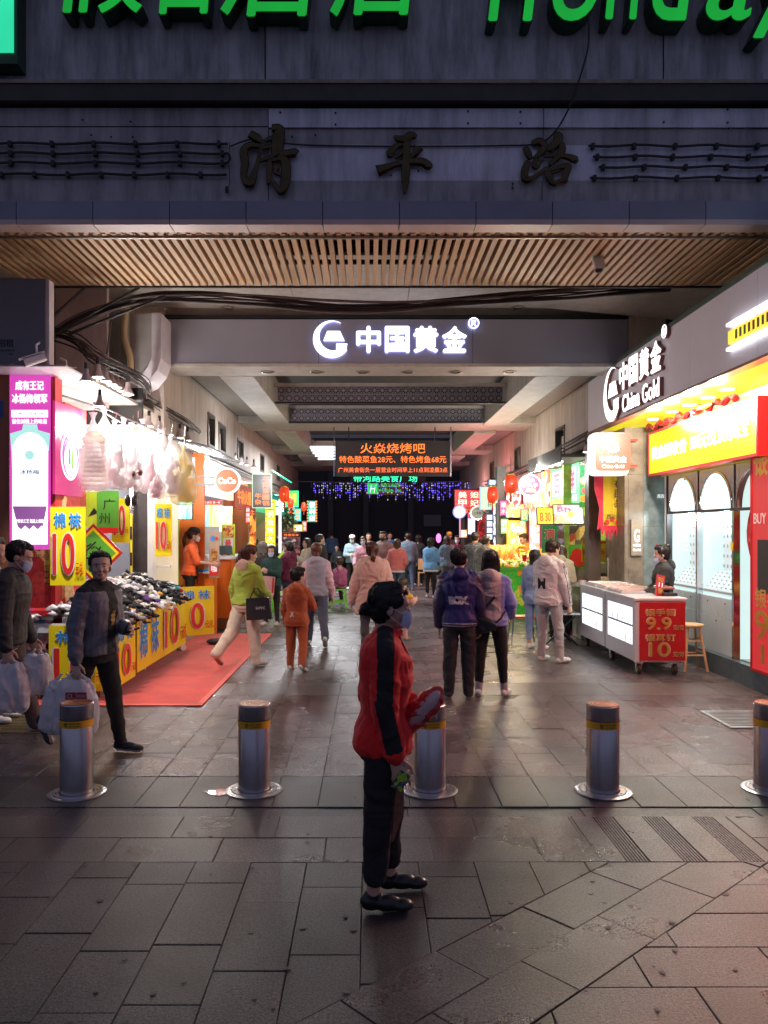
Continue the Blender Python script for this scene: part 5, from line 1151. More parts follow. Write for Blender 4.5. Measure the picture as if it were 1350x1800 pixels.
# ---- hanging plastic bags with stuffed goods
m_bagp = mat('bag_film', (.95, .84, .88), rough=.25, var=.05, alpha=.38, bump=.8, bs=26, spec=.8)
m_bagy = mat('bag_film_yellow', (.95, .85, .45), rough=.25, var=.05, alpha=.5, bump=.8, bs=26, spec=.8)
m_good = [mat('plush_tan', (.90, .70, .56), rough=.9, var=.15, bump=.4, bs=40), mat('plush_white', (.85, .82, .80), rough=.9), mat('plush_yellow', (.85, .65, .15), rough=.9), mat('leather_brown', (.13, .06, .04), rough=.5), mat('plush_pink', (.85, .55, .60), rough=.9)]
rb = random.Random(8)
bags = [(138, 192, 735, 862, 9.35, 0, 'large pink plastic bag holding a tan stuffed roll, nearest the kiosk', m_bagp), (183, 222, 748, 858, 9.8, 1, 'white filled plastic bag, second from the kiosk', m_bagp), (212, 252, 752, 862, 10.1, 1, 'bright white plastic bag in the middle of the hanging row', m_bagp), (243, 285, 770, 865, 10.6, 4, 'pinkish plastic bag left of the brown slippers', m_bagp),
        (232, 248, 820, 842, 9.7, 3, 'small clear bag with brown slippers', m_bagp), (283, 318, 775, 872, 10.9, 1, 'pale bag hanging beside the yellow one', m_bagp), (300, 346, 790, 886, 11.0, 2, 'clear bag with yellow goods, farthest from the kiosk', m_bagy), (262, 290, 835, 876, 10.3, 4, 'low pinkish bag hanging over the tall price board', m_bagp),
        (196, 240, 742, 845, 10.5, 1, 'plain white bag tucked behind the middle of the hanging row', m_bagp), (228, 272, 745, 850, 11.0, 4, 'pale bag at the back below the second row of lamps', m_bagp), (160, 205, 728, 830, 10.2, 4, 'pink bag half behind the one with the tan roll', m_bagp), (268, 306, 760, 860, 11.6, 1, 'white bag farthest back between the pinkish and yellow ones', m_bagp)]
for (a, b, t, bo, Y, gi, lab, fm) in bags:
    x0, x1 = X(a, Y), X(b, Y); z0, z1 = Z(bo, Y), Z(t, Y); cx = (x0 + x1) / 2; w = (x1 - x0) / 2; h = z1 - z0
    r = empty('plastic_bag', (cx, Y, z1), lab, 'plastic bag', 'filled plastic bags hanging over the stall')
    def bagr(sc, nn=34, jag=.055):
        R = []
        for q_ in range(23):
            t_ = -.02 + q_ * .05; k_ = float(np.interp(t_, [-.02, .02, .12, .45, .68, .85, .95, 1.0, 1.08], [.5, .86, 1.0, 1.0, .72, .40, .13, .09, .26])); up_ = max(0, t_ - .3)
            R.append([(cx + .05 * w * math.sin(t_ * 5 + a) + sc * w * k_ * math.cos(2 * PI * i / nn) * (1 + jag * (math.sin(i * 2.9 + t_ * 7 + b) + .8 * math.sin(i * 1.3 - t_ * 15)) + up_ * .22 * math.sin(i * 2.2)), Y + sc * w * .62 * k_ * math.sin(2 * PI * i / nn) * (1 + jag * math.sin(i * 5 + t_ * 17) + up_ * .25 * math.sin(i * 2.2)), z0 + h * t_ * sc + rb.uniform(-.006, .006)) for i in range(nn)])
        return R
    obj('film', MB().rings(bagr(1.0)), fm, r, smooth=True)
    g = MB()
    if gi == 0:
        for q in range(9): g.rings([[(cx + .78 * w * kk * math.cos(2 * PI * i / 16), Y + .45 * w * kk * math.sin(2 * PI * i / 16), z0 + h * (.06 + q * .065) + dz) for i in range(16)] for kk, dz in ((.85, 0), (1, .012), (1, .035), (.85, .048))])
        g.ell((cx, Y, z0 + h * .70), (w * .8, w * .5, h * .10), 14, 8); g.ell((cx + .02, Y - .02, z0 + h * .75), (w * .5, w * .45, h * .07), 12, 7)
    elif gi == 3: g.ell((cx - .03, Y, z0 + h * .4), (w * .5, .05, h * .3), 10, 6); g.ell((cx + .05, Y - .02, z0 + h * .5), (w * .5, .05, h * .25), 10, 6)
    else:
        for q in range(7): g.ell((cx + w * .35 * rb.uniform(-1, 1), Y + w * .2 * rb.uniform(-1, 1), z0 + h * (.12 + .09 * q)), (w * .55, w * .35, h * .09), 10, 7)
    obj('stuffed_goods', g, m_good[gi], r, smooth=True)
    obj('string', MB().tube([(cx, Y, z1 + h * .08), (cx + .02, Y, 3.3)], .004), m_chrome, r)
# hanging headphones-like black slippers
r = empty('black_slippers', wp(229, 875, 9.6), 'pair of shiny black slippers hanging below the bags', 'slippers')
for dx in (-.03, .05): obj('slipper', MB().ell((wp(229, 875, 9.6)[0] + dx, 9.6, Z(880, 9.6)), (.035, .05, .07), 12, 8), mat('black_shiny', (.015, .015, .016), rough=.15), r, smooth=True)
# ---- orange drinks shop
og = empty('orange_drinks_shop', (-3.2, 14.5, 0), 'orange walled tea shop with a white topped counter on the left', 'shop')
obj('orange_wall', MB().box(X(300, 13.6) - .3, X(352, 13.6), 13.95, 14.0, 0, 3.2), m_orangep, og)
obj('side_wall', MB().box(-3.9, -3.86, 14.0, 18.2, 0, 3.2), mat('tile_white', (.62, .62, .6), rough=.3), og)
obj('lime_strip', MB().box(X(303, 13.7), X(310, 13.7), 13.9, 13.94, .6, 2.4), m_lime, og)
obj('rear_tiles', MB().box(-3.9, -3.12, 16.9, 16.95, 0, 3.2), _M['tile_white'], og)
obj('counter_body', MB().box(-3.5, X(407, 14.7), 14.7, 16.6, .22, 1.30), m_orangep, og); obj('counter_base', MB().box(-3.45, X(406, 14.7) + .02, 14.66, 16.6, .01, .218), m_brown, og)
obj('counter_top', MB().box(-3.55, X(410, 14.7), 14.62, 16.65, 1.302, 1.345), m_whitep, og)
obj('low_counter', MB().box(X(345, 14.0), X(376, 14.0), 13.98, 14.3, .0, 1.08), m_orangep, og); obj('low_counter_top', MB().box(X(326, 14.0), X(377, 14.0), 13.9, 14.3, 1.083, 1.11), m_whitep, og)
obj('raised_floor', MB().box(-3.85, -3.0, 13.0, 14.6, .015, .27), m_ceil2, og)
c14 = (X(335, 13.9), 13.9, Z(822, 13.9))
sign('cup_pictogram', 'white cup outline on the orange wall of the tea shop', 'sign', (X(336, 13.93), 13.93, Z(822, 13.93)), .13, .36, .01, 'S', m_wsoft, [('r', -.02, .10, .02, .17, m_whitep), ('r', -.045, -.14, .045, .09, m_orangep), ('r', -.035, -.13, .035, .08, m_wsoft)])
r = sign('tea_shop_lightbox', 'glowing white fascia with faint pink script left of the round orange sign', 'sign', (-3.02, 16.05, 2.80), 3.1, .62, .1, 'R', lit('white_fascia', (.86, .88, 1.0), .95, .1), [('t', '都可', -.9, 0, .7, .36, lit('pink_print', (.9, .35, .5), .8)), ('r', .45, -.31, 1.55, .31, lit('pale_green', (.85, 1, .6), 1.0, .2)), ('t', '茶 饮', 1.0, -.15, .5, .2, _M['pink_print'])])
YC = 13.6; sC = YC / F
r = sign('round_sign', 'round orange sign with white letters sticking out from the tea shop', 'sign', wp(399, 845, YC), 40 * sC, 40 * sC, .10, 'S', lit('coco_orange', (.80, .20, .06), .75), [('t', 'CoCo', 0, 0, 31 * sC, 11 * sC, m_white, {'b': .07})], round_=True, side=m_wsoft)
obj('bracket', MB().box(-.5, -.2, .03, .06, .05, .08).box(-.5, -.2, .03, .06, -.08, -.05), m_darkmetal, r, world=False)
sign('menu_screen', 'dark framed screen with blue green drink pictures behind the bags', 'screen', wp(320, 897, 13.2), .33, .29, .03, 'S', poster('menu_cool', [(.2, .7, .9), (.8, .95, 1), (.3, .8, .4), (.1, .4, .8), (.95, 1, .95)], 14, 1.0, (1, 1, .15)), [], frame=m_darkmetal, fw=.012)
sign('menu_board', 'tilted striped menu under the white fascia of the tea shop', 'menu', wp(369, 903, 14.9), .42, .48, .03, 'S', poster('menu_stripes', [(.9, .95, .5), (.4, .8, .9), (.95, .7, .5), (.6, .9, .2), (.9, .8, .95)], 12, 1.0, (1, 1, .12)), [('r', -.14, .17, .22, .25, m_redink), ('t', '奶茶日 第一杯', .04, .21, .3, .05, m_wsoft)], tilt=-.15)
sign('menu_board', 'pale green menu right of the striped one', 'menu', wp(397, 912, 15.6), .24, .5, .03, 'S', poster('menu_green', [(.9, 1, .7), (1, 1, 1), (.8, 1, .4), (.95, .95, .9), (1, .6, .7)], 16, 1.1, (1, 1, .4)), [], tilt=-.1)
sign('food_poster', 'green framed food poster standing behind the till', 'poster', wp(401, 950, 15.2), .26, .62, .02, 'S', m_lime, [('r', -.11, .06, .11, .28, poster('noodles', [(.5, .12, .03), (.65, .3, .05), (.3, .05, .02), (.6, .45, .1)], 22, .25)), ('r', -.10, -.14, .10, .04, m_whitep), ('t', '最', 0, -.05, .12, .13, m_redink, {'b': .03}), ('c', 0, -.22, .07, m_redink)])
sign('advert_board', 'narrow tan advert board standing in front of the orange counter', 'board', wp(376.5, 975, 13.8), .17, .80, .03, 'S', mat('tan_board', (.50, .36, .27), rough=.5), [('c', -.02, .28, .045, m_blue), ('c', .04, .28, .03, m_redink), ('r', -.05, -.1, .05, .1, poster('burger', [(.5, .2, .05), (.7, .4, .1), (.3, .1, .03)], 25, 0)), ('r', -.075, -.36, .075, -.12, m_redink), ('t', '咖', 0, -.24, .1, .12, m_wsoft)])
m_scr = mat('screen_grey', (.06, .08, .09), rough=.15)
for i, (px, lab) in enumerate(((390, 'till screen'), (402, 'card terminal'))):
    r = empty('till', wp(px, 978, 14.9), 'grey %s on the white counter top of the tea shop' % lab, 'till'); z = 1.346
    obj('stand', MB().box(X(px, 14.9) - .07, X(px, 14.9) + .07, 14.8, 14.95, z, z + .02), m_whitep, r); obj('screen', MB().cbox((X(px, 14.9), 14.88, z + .12), (.2 - .06 * i, .015, .17), (-.4, 0, .4)), m_scr, r); obj('neck', MB().box(X(px, 14.9) - .015, X(px, 14.9) + .015, 14.89, 14.92, z + .02, z + .1), m_darkmetal, r)
for (px, h_, lab) in ((365, .20, 'clear plastic jug beside the tea shop staff member'), (360, .28, 'tall white paper cup stack beside the staff member')):
    r = empty('jug', wp(px, 1000, 14.05), lab, 'jug'); c_ = (X(px, 14.05), 14.1, 1.112)
    obj('vessel', MB().lathe([(.04, 0), (.055, h_), (.05, h_), (.038, .01)], c_, 14, cap=False), mat('jug_plastic', (.7, .72, .74), rough=.2, alpha=.7), r, smooth=True); obj('handle', MB().tube([(c_[0] + .05, c_[1], c_[2] + .05), (c_[0] + .1, c_[1], c_[2] + .1), (c_[0] + .05, c_[1], c_[2] + h_ - .03)], .008), m_whitep, r)
tag(obj('blue_cloth', MB().ell((X(352, 14.0), 14.0, 1.135), (.14, .08, .03), 12, 6), m_blue, smooth=True), 'crumpled blue cloth on the low counter of the tea shop', 'cloth')
# canopy and strip lights of the shops down the left
cl = empty('shopfront_canopy', (-3.1, 15, 3.1), 'dark slanted canopy with lit tubes over the tea shop', 'canopy')
obj('sheet', MB().rings([[(-3.12, 12.4, 3.30), (-2.5, 12.4, 3.16), (-2.5, 12.4, 3.13), (-3.12, 12.4, 3.26)], [(-3.12, 15.5, 3.30), (-2.5, 15.5, 3.16), (-2.5, 15.5, 3.13), (-3.12, 15.5, 3.26)]]), mat('canopy_dark', (.06, .055, .05), rough=.5), cl)
for i in range(4): obj('tube', MB().tube([(-3.0 + i * .12, 12.55, 3.22 - i * .025), (-3.0 + i * .12, 14.2, 3.22 - i * .025)], .014, 6), m_white, cl)
lamp('tube_light', (-2.9, 14.7, 3.0), 34, (.95, .97, 1), .06)
lamp('tube_light', (-2.45, 16.2, 3.05), 55, (.95, .98, 1), .06)
pos = [wp(*q) for q in ((414, 812, 16.6), (424, 815, 17.0), (434, 818, 17.6), (446, 822, 18.2))]
for i, p_ in enumerate(pos): spotlamp(p_, 'small white floodlight beyond the round orange sign, number %s from it' % nm[i], 'floodlights beyond the tea shop', .8)
def lantern(c, s, lab, grp='red paper lanterns'):
    r = empty('red_lantern', c, lab, 'lantern', grp); R_ = .13 * s
    g = MB(); n = 16; m_ = 9; Rr = []
    for j in range(m_):
        t = j / (m_ - 1); k_ = math.sin(PI * (.12 + .76 * t)) ** .35
        Rr.append([(c[0] + R_ * k_ * (1 + .03 * (i % 2)) * math.cos(2 * PI * i / n), c[1] + R_ * k_ * (1 + .03 * (i % 2)) * math.sin(2 * PI * i / n), c[2] + .36 * s * (t - .5)) for i in range(n)])
    g.rings(Rr); obj('paper_body', g, lit('lantern_red', (1.0, .07, .02), .75, .5, 6), r, smooth=False)
    obj('glow_core', MB().ell((c[0], c[1] - R_ * .72, c[2]), (R_ * .35, R_ * .3, .05 * s), 10, 6), lit('lantern_core', (1, .5, .08), 2.5), r, smooth=True)
    obj('cap', MB().lathe([(.07 * s, .18 * s), (.07 * s, .205 * s)], c, 12).lathe([(.07 * s, -.205 * s), (.07 * s, -.18 * s)], c, 12), m_gold, r)
    obj('tassel', MB().tube([(c[0], c[1], c[2] - .2 * s), (c[0], c[1], c[2] - .36 * s)], [.012, .025]), m_redp, r); obj('cord', MB().tube([(c[0], c[1], c[2] + .2 * s), (c[0], c[1], c[2] + .55 * s)], .004), m_rod, r)
lantern(wp(500, 869, 20), 1.0, 'large red lantern high on the left near the beef sign'); lantern(wp(511, 884, 24), .75, 'small red lantern under the lit green board on the left'); lantern(wp(534, 891, 26), .7, 'small red lantern next to the green convenience store sign')
lantern(wp(898, 851, 16.8), 1.05, 'largest red lantern on the right near the round pink sign'); lantern(wp(866, 870, 17.4), .95, 'red lantern in front of the pale green character sign')
YBf = 18.0; sB = YBf / F
r = sign('beef_shop_sign', 'dark board outlined in light with red and amber characters on the left', 'sign', wp(460.5, 863, YBf), 32 * sB, 58 * sB, .08, 'S', mat('board_darkgreen', (.05, .05, .04), rough=.3), [('t', '华南第一锅', 7 * sB, 0, 12 * sB, 54 * sB, m_ledr, {'v': True, 'b': .03}), ('t', '牛杂', -7 * sB, -14 * sB, 11 * sB, 22 * sB, m_ledy, {'v': True, 'b': .02})], frame=lit('frame_glow', (.75, .95, .75), .9), fw=.014)
YV = 19.5; sV = YV / F
sign('neon_lattice', 'glowing yellow vertical lattice panel with characters on the left', 'sign', wp(475, 932, YV), 17 * sV, 108 * sV, .06, 'S', lit('neon_yellow', (1, .80, .02), 1.3, .2), [('r', -8 * sV, (-48 + 12 * i) * sV, 8 * sV, (-47 + 12 * i) * sV, m_brown) for i in range(9)] + [('t', '火锅烧烤大排档', 0, 0, 12 * sV, 100 * sV, m_wsoft, {'v': True, 'b': .02})])
obj_ = sign('neon_lattice', 'orange lit vertical panel beside the dark board on the left', 'sign', wp(444, 925, 18.6), .14, .9, .05, 'S', poster('orange_lattice', [(1, .45, .05), (.25, .05, .01), (.9, .3, .03), (.15, .03, .01)], 12, .9, (1, 1, .5)), [('t', '牛杂火锅', 0, 0, .1, .8, m_ledy, {'v': True})])
sign('neon_green_board', 'green framed board with bright yellow strokes behind the large lantern', 'sign', wp(513, 877, 24.5), 20 * 24.5 / F, 26 * 24.5 / F, .08, 'S', m_grn, [('t', '小州', 0, .02, .26, .3, lit('yneon', (.8, 1, .1), 1.6), {'b': .03})], frame=m_neong, fw=.02)
YS = 26; sS = YS / F
r = sign('convenience_sign', 'green vertical sign with three white characters and amber bulbs round it', 'sign', wp(548.5, 899, YS), 14 * sS, 37 * sS, .08, 'S', lit('conv_green', (.0, .55, .30), .9), [('t', '便利店', 0, 0, 10 * sS, 35 * sS, m_white, {'v': True, 'b': .03})])
for i in range(8):
    for sx in (-1, 1): obj('edge_bulb', MB().ell((sx * 8 * sS, -.01, (-17 + i * 4.9) * sS), (.022, .02, .03), 8, 5), m_ledy, r, world=False)
r = empty('neon_tube', (-2.6, 20, 3.1), 'green neon tube line running along the left eaves', 'neon tube')
g = MB()
for i in range(26):
    t = i / 25; Y_ = 19 + 7 * t; g.ell((X(478 + 34 * t, Y_), Y_, Z(827 + 21 * t, Y_)), (.022, .05, .02), 6, 4)
obj('lit_bead', g, m_neong, r)['kind'] = 'stuff'; obj('carrier', MB().tube([wp(478, 829, 19), wp(512, 850, 26)], .012), m_darkmetal, r)
# shop backs down the left and right
def unit(side, y0, y1, lab, wallm, fm, txt, tm, zlo=2.35, zhi=2.95, inner=None, prot=0.0):
    x = (XL - .15) if side == 'R' else (XR + .15); s = 1 if side == 'R' else -1
    r = empty('food_shop', (x, (y0 + y1) / 2, 0), lab, 'shop')
    obj('wall', MB().box(x - s * .75, x - s * .7, y0, y1, 0, 3.1), wallm, r)  # wall material glows, standing in for the shop's interior light
    obj('party_wall', MB().box(x - s * .7, x, y1 - .12, y1, 0, 3.1), m_brown if side == 'R' else _M['post_brown'], r)
    obj('counter', MB().box(x - s * .5, x - s * .05, y0 + .2, y1 - .4, 0.01, .95), inner or m_brown, r)
    f = sign('fascia_sign', None, None, (x + s * (.12 + prot), (y0 + y1) / 2, (zlo + zhi) / 2), (y1 - y0) * .94, zhi - zlo, .1, side, fm, [('t', txt, 0, 0, (y1 - y0) * .7, (zhi - zlo) * .6, tm, {'b': .04})])
    f.parent = r; f.location = f.location - r.location
    for c_ in list(f.children):
        pass
    return r
m_shopw = lit('warm_interior', (1, .72, .38), .45, .5, 2.5); m_shopg = lit('green_interior', (.15, .75, .35), .40, .5, 2.5); m_shopd = lit('dim_interior', (.3, .2, .14), .25, .5, 3)  # glowing wall colours with the shops' interior light put in
unit('R', 18.4, 21.4, 'beef offal shop with warm light behind the dark board on the left', m_shopd, lit('fa1', (.5, .06, .03), .6, .3), '牛杂火锅', m_ledy)
unit('R', 21.4, 25.4, 'green lit shop behind the small lanterns on the left', m_shopg, lit('fa2', (.05, .45, .18), .8, .3), '广州小吃', lit('fa2t', (.8, 1, .3), 1.3))
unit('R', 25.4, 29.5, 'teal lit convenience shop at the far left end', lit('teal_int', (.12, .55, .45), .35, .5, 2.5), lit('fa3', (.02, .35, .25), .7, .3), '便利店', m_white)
unit('R', 29.5, 34.0, 'dim last shop on the left before the dark road', m_shopd, m_darkmetal, '士多', m_ledr)
lamp('shop_lamp', (-3.3, 20.5, 2.9), 50, (1, .8, .5), .06); lamp('shop_lamp', (-3.3, 24, 2.9), 80, (.35, 1, .6), .06); lamp('shop_lamp', (-3.2, 28, 2.9), 45, (.5, 1, .85), .06)
# poster stand and plants in the green shop
r = empty('hanging_plant', wp(508, 910, 23), 'dark leafy plant hanging in front of the green lit shop', 'plant'); rg = random.Random(2); g = MB()
for i in range(90):
    a = rg.uniform(0, 2 * PI); q = rg.random() ** .5 * .22; c_ = Vector((r.location.x + q * math.cos(a), 23 + q * math.sin(a), r.location.z + rg.uniform(-.38, .3)))
    g.cbox(c_, (.09, .004, .05), (rg.uniform(-1, 1), rg.uniform(-1, 1), rg.uniform(0, 6)))
obj('leaves', g, mat('leaf_dark', (.03, .09, .03), rough=.5, var=.4), r)['kind'] = 'stuff'; obj('pot', MB().lathe([(.08, -.1), (.12, .1)], (r.location.x, 23, r.location.z - .4), 12), m_brown, r)
r = sign('menu_board', 'dark menu board with a red and amber header at the green lit shop', 'menu', wp(512, 955, 22.5), .5, .62, .03, 'S', poster('menu_dark', [(.05, .02, .03), (.4, .1, .1), (.05, .03, .04), (.5, .45, .4), (.2, .05, .1)], 12, .35), [('r', -.24, .18, .24, .29, m_black), ('t', '特惠菜单', 0, .235, .42, .07, m_ledy)])
for i, (px, py, Y, a, lab) in enumerate(((430, 968, 17.5, .9, 'first'), (495, 975, 20.5, -.85, 'second'))):
    tag(obj('awning_pole', MB().tube([wp(px - 12, py + 14, Y), wp(px + 10, py - 14, Y)], .035), lit('lime_tube', (.6, .85, .1), .6)), '%s slanting lime coloured tube above the heads on the left' % lab, 'tube')
sign('glow_panel', 'white glowing vertical panel at the left shopfronts beyond the lattice', 'sign', wp(492, 925, 21.3), 5 * 21.3 / F, 95 * 21.3 / F, .05, 'S', m_wsoft, [])
# ================================================================== RIGHT SIDE
# food stall beyond the marble pillar
fsx = empty('food_stall', (3.8, 14, 0), 'steel topped food stall with pots between the cart and the shops', 'stall')
m_ss = mat('stall_steel', (.42, .42, .40), rough=.35, metal=.8, var=.15)
obj('counter_top', MB().box(3.25, 4.6, 13.3, 14.1, .90, .93), m_ss, fsx); obj('counter_body', MB().box(3.55, 4.55, 13.4, 14.05, .01, .897), m_ss, fsx)
obj('rear_wall', MB().box(3.72, 4.85, 15.3, 15.35, 0, 3.1), poster('stall_wall', [(.25, .45, .05), (.30, .50, .06), (.14, .12, .08), (.35, .5, .08)], 1.6, .12), fsx)
obj('tiled_wall', MB().box(3.72, 4.85, 15.27, 15.297, 0, 1.2), mat('rough_wall', (.22, .17, .12), rough=.6, var=.4, vs=6), fsx)
lamp('stall_lamp', (4.2, 14.3, 2.9), 60, (1, .95, .8), .06)
def potm(name, c, R_, h, m, lab, cat=None, ex=None):
    r = empty(name, c, lab, cat or name)
    obj('vessel', MB().lathe([(R_ * .9, 0), (R_, h * .1), (R_, h), (R_ * .94, h), (R_ * .93, h * .15), (.001, h * .12)], c, 24, cap=False), m, r, smooth=True, auto=True)
    if ex: ex(r)
    return r
potm('pot', (4.05, 13.6, .932), .17, .17, m_darkmetal, 'wide dark wok standing on the food stall', None, lambda r: obj('handle', MB().tube([(4.18, 13.6, 1.1), (4.38, 13.5, 1.2)], .012), m_brown, r))
potm('container', (3.42, 13.55, .932), .075, .10, m_whitep, 'white tub with a yellow lid at the left end of the food stall', 'tub', lambda r: obj('lid', MB().lathe([(.08, .10), (.08, .12), (.001, .125)], (3.42, 13.55, .932), 18, cap=False), m_yel, r))
potm('container', (3.60, 13.48, .932), .07, .07, m_whitep, 'plain white tub next to the yellow lidded one', 'tub', lambda r: obj('rim', MB().lathe([(.074, .068), (.074, .078), (.066, .078)], (3.60, 13.48, .932), 18, cap=False), m_redp, r))
potm('container', (4.28, 13.42, .932), .085, .17, m_chrome, 'steel canister on the food stall next to the clear box', 'canister', lambda r: obj('lid', MB().lathe([(.088, .17), (.088, .19), (.001, .2)], (4.28, 13.42, .932), 18, cap=False), m_ss, r))
r = empty('food_box', (3.95, 13.36, .932), 'long translucent box of food pieces on the food stall', 'box')
obj('tray', MB().bbox(3.78, 4.15, 13.32, 13.5, .932, 1.03, .01), mat('box_clear', (.75, .72, .55), rough=.3, alpha=.6), r); g = MB(); rg = random.Random(3)
for i in range(60): g.ell((rg.uniform(3.8, 4.12), rg.uniform(13.33, 13.48), rg.uniform(1.02, 1.05)), (.025, .02, .015), 6, 4)
obj('food', g, mat('fried_tan', (.6, .42, .2), rough=.7, var=.3), r)['kind'] = 'stuff'
sign('price_board', 'upper yellow board with red characters and fifteen over the food stall', 'price board', wp(1050.5, 957, 13.9), .55, .14, .01, 'S', m_yel, [('t', '猪脚姜猪脚姜', 0, .035, .5, .055, m_redink, {'b': .02}), ('t', '15元', 0, -.035, .12, .045, m_redink)])
sign('price_board', 'lower yellow board reading ten under the fifteen board', 'price board', wp(1044, 976, 13.85), .42, .23, .01, 'S', mat('board_orange', (.9, .62, .02), rough=.5), [('t', '猪红牛杂', 0, .05, .38, .08, m_redink, {'b': .02}), ('t', '10元', 0, -.06, .16, .07, m_redink, {'b': .02})])
sign('price_board', 'small yellow board at the right end of the two price boards', 'price board', wp(1084, 973, 13.88), .20, .17, .01, 'S', _M['board_orange'], [('t', '手红', 0, .0, .16, .08, m_redink, {'b': .02})])
sign('leaflet_stand', 'tall white leaflet propped on the food stall', 'leaflet', wp(1073, 998, 13.35), .09, .34, .01, 'S', m_whitep, [('t', '菜单', 0, .08, .06, .12, m_darkmetal, {'v': True}), ('r', -.03, -.12, .03, -.02, m_blue)])
sign('lime_board', 'lime board hung under the hem of the yellow fabric banner', 'board', wp(1093, 940, 14.4), .42, .55, .01, 'S', mat('lime2', (.45, .62, .05), rough=.5), [('t', '牛腩牛杂', 0, .12, .22, .06, m_redink)])
tag(obj('switch_box', MB().box(X(1097, 14.3), X(1108, 14.3), 14.28, 14.33, Z(953, 14.3), Z(943, 14.3)), m_whitep), 'white switch box beside the lime board', 'switch box')
tag(obj('yellow_fruit', MB().ell(wp(1118, 990, 13.2), (.13, .09, .07), 12, 8), m_yel, smooth=True), 'yellow pieces piled low beside the marble pillar', 'food')
sign('food_poster', 'dark poster with bowls of food right of the green board', 'poster', wp(1017, 943, 14.9), .34, .40, .02, 'S', poster('bowls', [(.12, .05, .03), (.55, .1, .05), (.1, .08, .06), (.6, .4, .1), (.05, .04, .04)], 9, .3), [])
sign('food_poster', 'green poster with a big red shape low behind the vendor', 'poster', wp(1014, 978, 14.85), .30, .44, .02, 'S', m_grn, [('c', 0, .05, .10, m_redink), ('c', .04, -.08, .11, m_redink), ('c', -.07, -.03, .07, m_redink)])
sign('fruit_poster', 'tall green panel with oranges and fruit right of the big green fruit sign', 'poster', wp(1027, 850, 14.8), 16 * 14.8 / F, 84 * 14.8 / F, .03, 'S', lit('fr_green', (.10, .42, .05), .35, .3), [('c', 0, .05, .075, lit('orange_slice', (.9, .45, .08), .6)), ('c', 0, .05, .055, lit('orange_core', (1, .65, .2), .7)), ('c', .01, -.13, .06, m_redink), ('c', -.02, -.28, .06, m_orangep)])
# red stools stack, folding table
r = empty('stool_stack', (3.36, 13.9, 0), 'stack of red plastic stools beside the steel food stall', 'stools')
for k_ in range(4):
    z = .33 + k_ * .09; obj('stool', MB().box(3.20, 3.50, 13.75, 14.05, z, z + .03).box(3.20, 3.24, 13.75, 13.79, z - .31, z).box(3.46, 3.50, 13.75, 13.79, z - .31, z).box(3.20, 3.24, 14.01, 14.05, z - .31, z).box(3.46, 3.50, 14.01, 14.05, z - .31, z).box(3.24, 3.46, 13.76, 13.78, z - .12, z - .08), m_redp, r)
r = empty('folding_table', (3.0, 12.9, 0), 'small grey folding table behind the man in the white hoodie', 'table')
obj('table_top', MB().bbox(2.75, 3.33, 12.6, 13.1, .50, .53), m_ss, r)
for s_ in (-1, 1):
    obj('leg', MB().tube([(3.04 - s_ * .24, 12.65, .5), (3.04 + s_ * .26, 12.65, .012)], .013), m_darkmetal, r); obj('leg', MB().tube([(3.04 - s_ * .24, 13.05, .5), (3.04 + s_ * .26, 13.05, .012)], .013), m_darkmetal, r)
r = empty('metal_chair', (2.5, 12.9, 0), 'thin metal stool frame behind the legs of the man in white', 'stool')
obj('seat', MB().bbox(2.3, 2.66, 12.75, 13.05, .43, .46), m_redp, r)
for (x, y) in ((2.3, 12.75), (2.66, 12.75), (2.3, 13.05), (2.66, 13.05)): obj('leg', MB().tube([(x, y, .44), (x + (x - 2.48) * .2, y + (y - 12.9) * .2, .012)], .012), m_chrome if x < 2.5 else m_darkmetal, r)
# big fruit shop light boxes on the right
m_fg = lit('fruit_green', (.25, .95, .40), 1.0, .35, 3); m_frd = lit('fruit_red_ink', (1, .12, .25), 1.1)
r = sign('fruit_shop_sign', 'large green and white light box with red characters for the fruit shop', 'sign', (3.88, 15.95, 2.77), 2.3, .82, .12, 'L', m_fg, [('r', -.95, -.22, .95, .28, lit('fg_white', (.85, 1, .9), 1.3)), ('t', '百果鲜', 0.05, .03, 1.7, .46, m_frd, {'b': .05}), ('r', .75, -.38, 1.05, -.26, m_wsoft), ('r', -1.15, -.40, .7, -.30, lit('fr_strip', (.5, .8, .1), .8, .5, 8))])
r = sign('snack_fascia', 'pink and food coloured light box between the round pink sign and the fruit sign', 'sign', (3.86, 18.6, 2.70), 2.8, .95, .12, 'L', poster('snack_print', [(.9, .12, .12), (.95, .6, .25), (.9, .25, .15), (.8, .85, .6), (.85, .4, .05), (.9, .1, .2)], 7, .8), [('t', '小丸子章鱼烧', 0, .15, 2.2, .34, m_wsoft, {'b': .04})])
sign('menu_board', 'tilted yellow menu with orange figures under the snack fascia', 'menu', wp(961, 907, 15.3), .36, .31, .03, 'S', lit('menu_y', (1, .9, .05), .95), [('t', '8', -.1, -.02, .07, .18, m_orangep, {'b': .03}), ('t', '30', .02, -.02, .11, .18, m_orangep, {'b': .03}), ('t', '元', .13, 0, .05, .16, m_blackt)], frame=m_darkmetal, fw=.012, tilt=-.2)
sign('menu_board', 'tilted bright fruit menu below the green fruit sign', 'menu', wp(999, 904, 14.8), .54, .36, .03, 'S', poster('menu_fruit', [(.9, 1, .9), (.6, .95, .3), (1, 1, 1), (1, .8, .1), (.95, .3, .35), (.85, 1, .95)], 13, 1.0), [('t', '鲜榨果汁', -.08, .08, .26, .14, m_frd, {'b': .02})], frame=m_darkmetal, fw=.01, tilt=-.25)
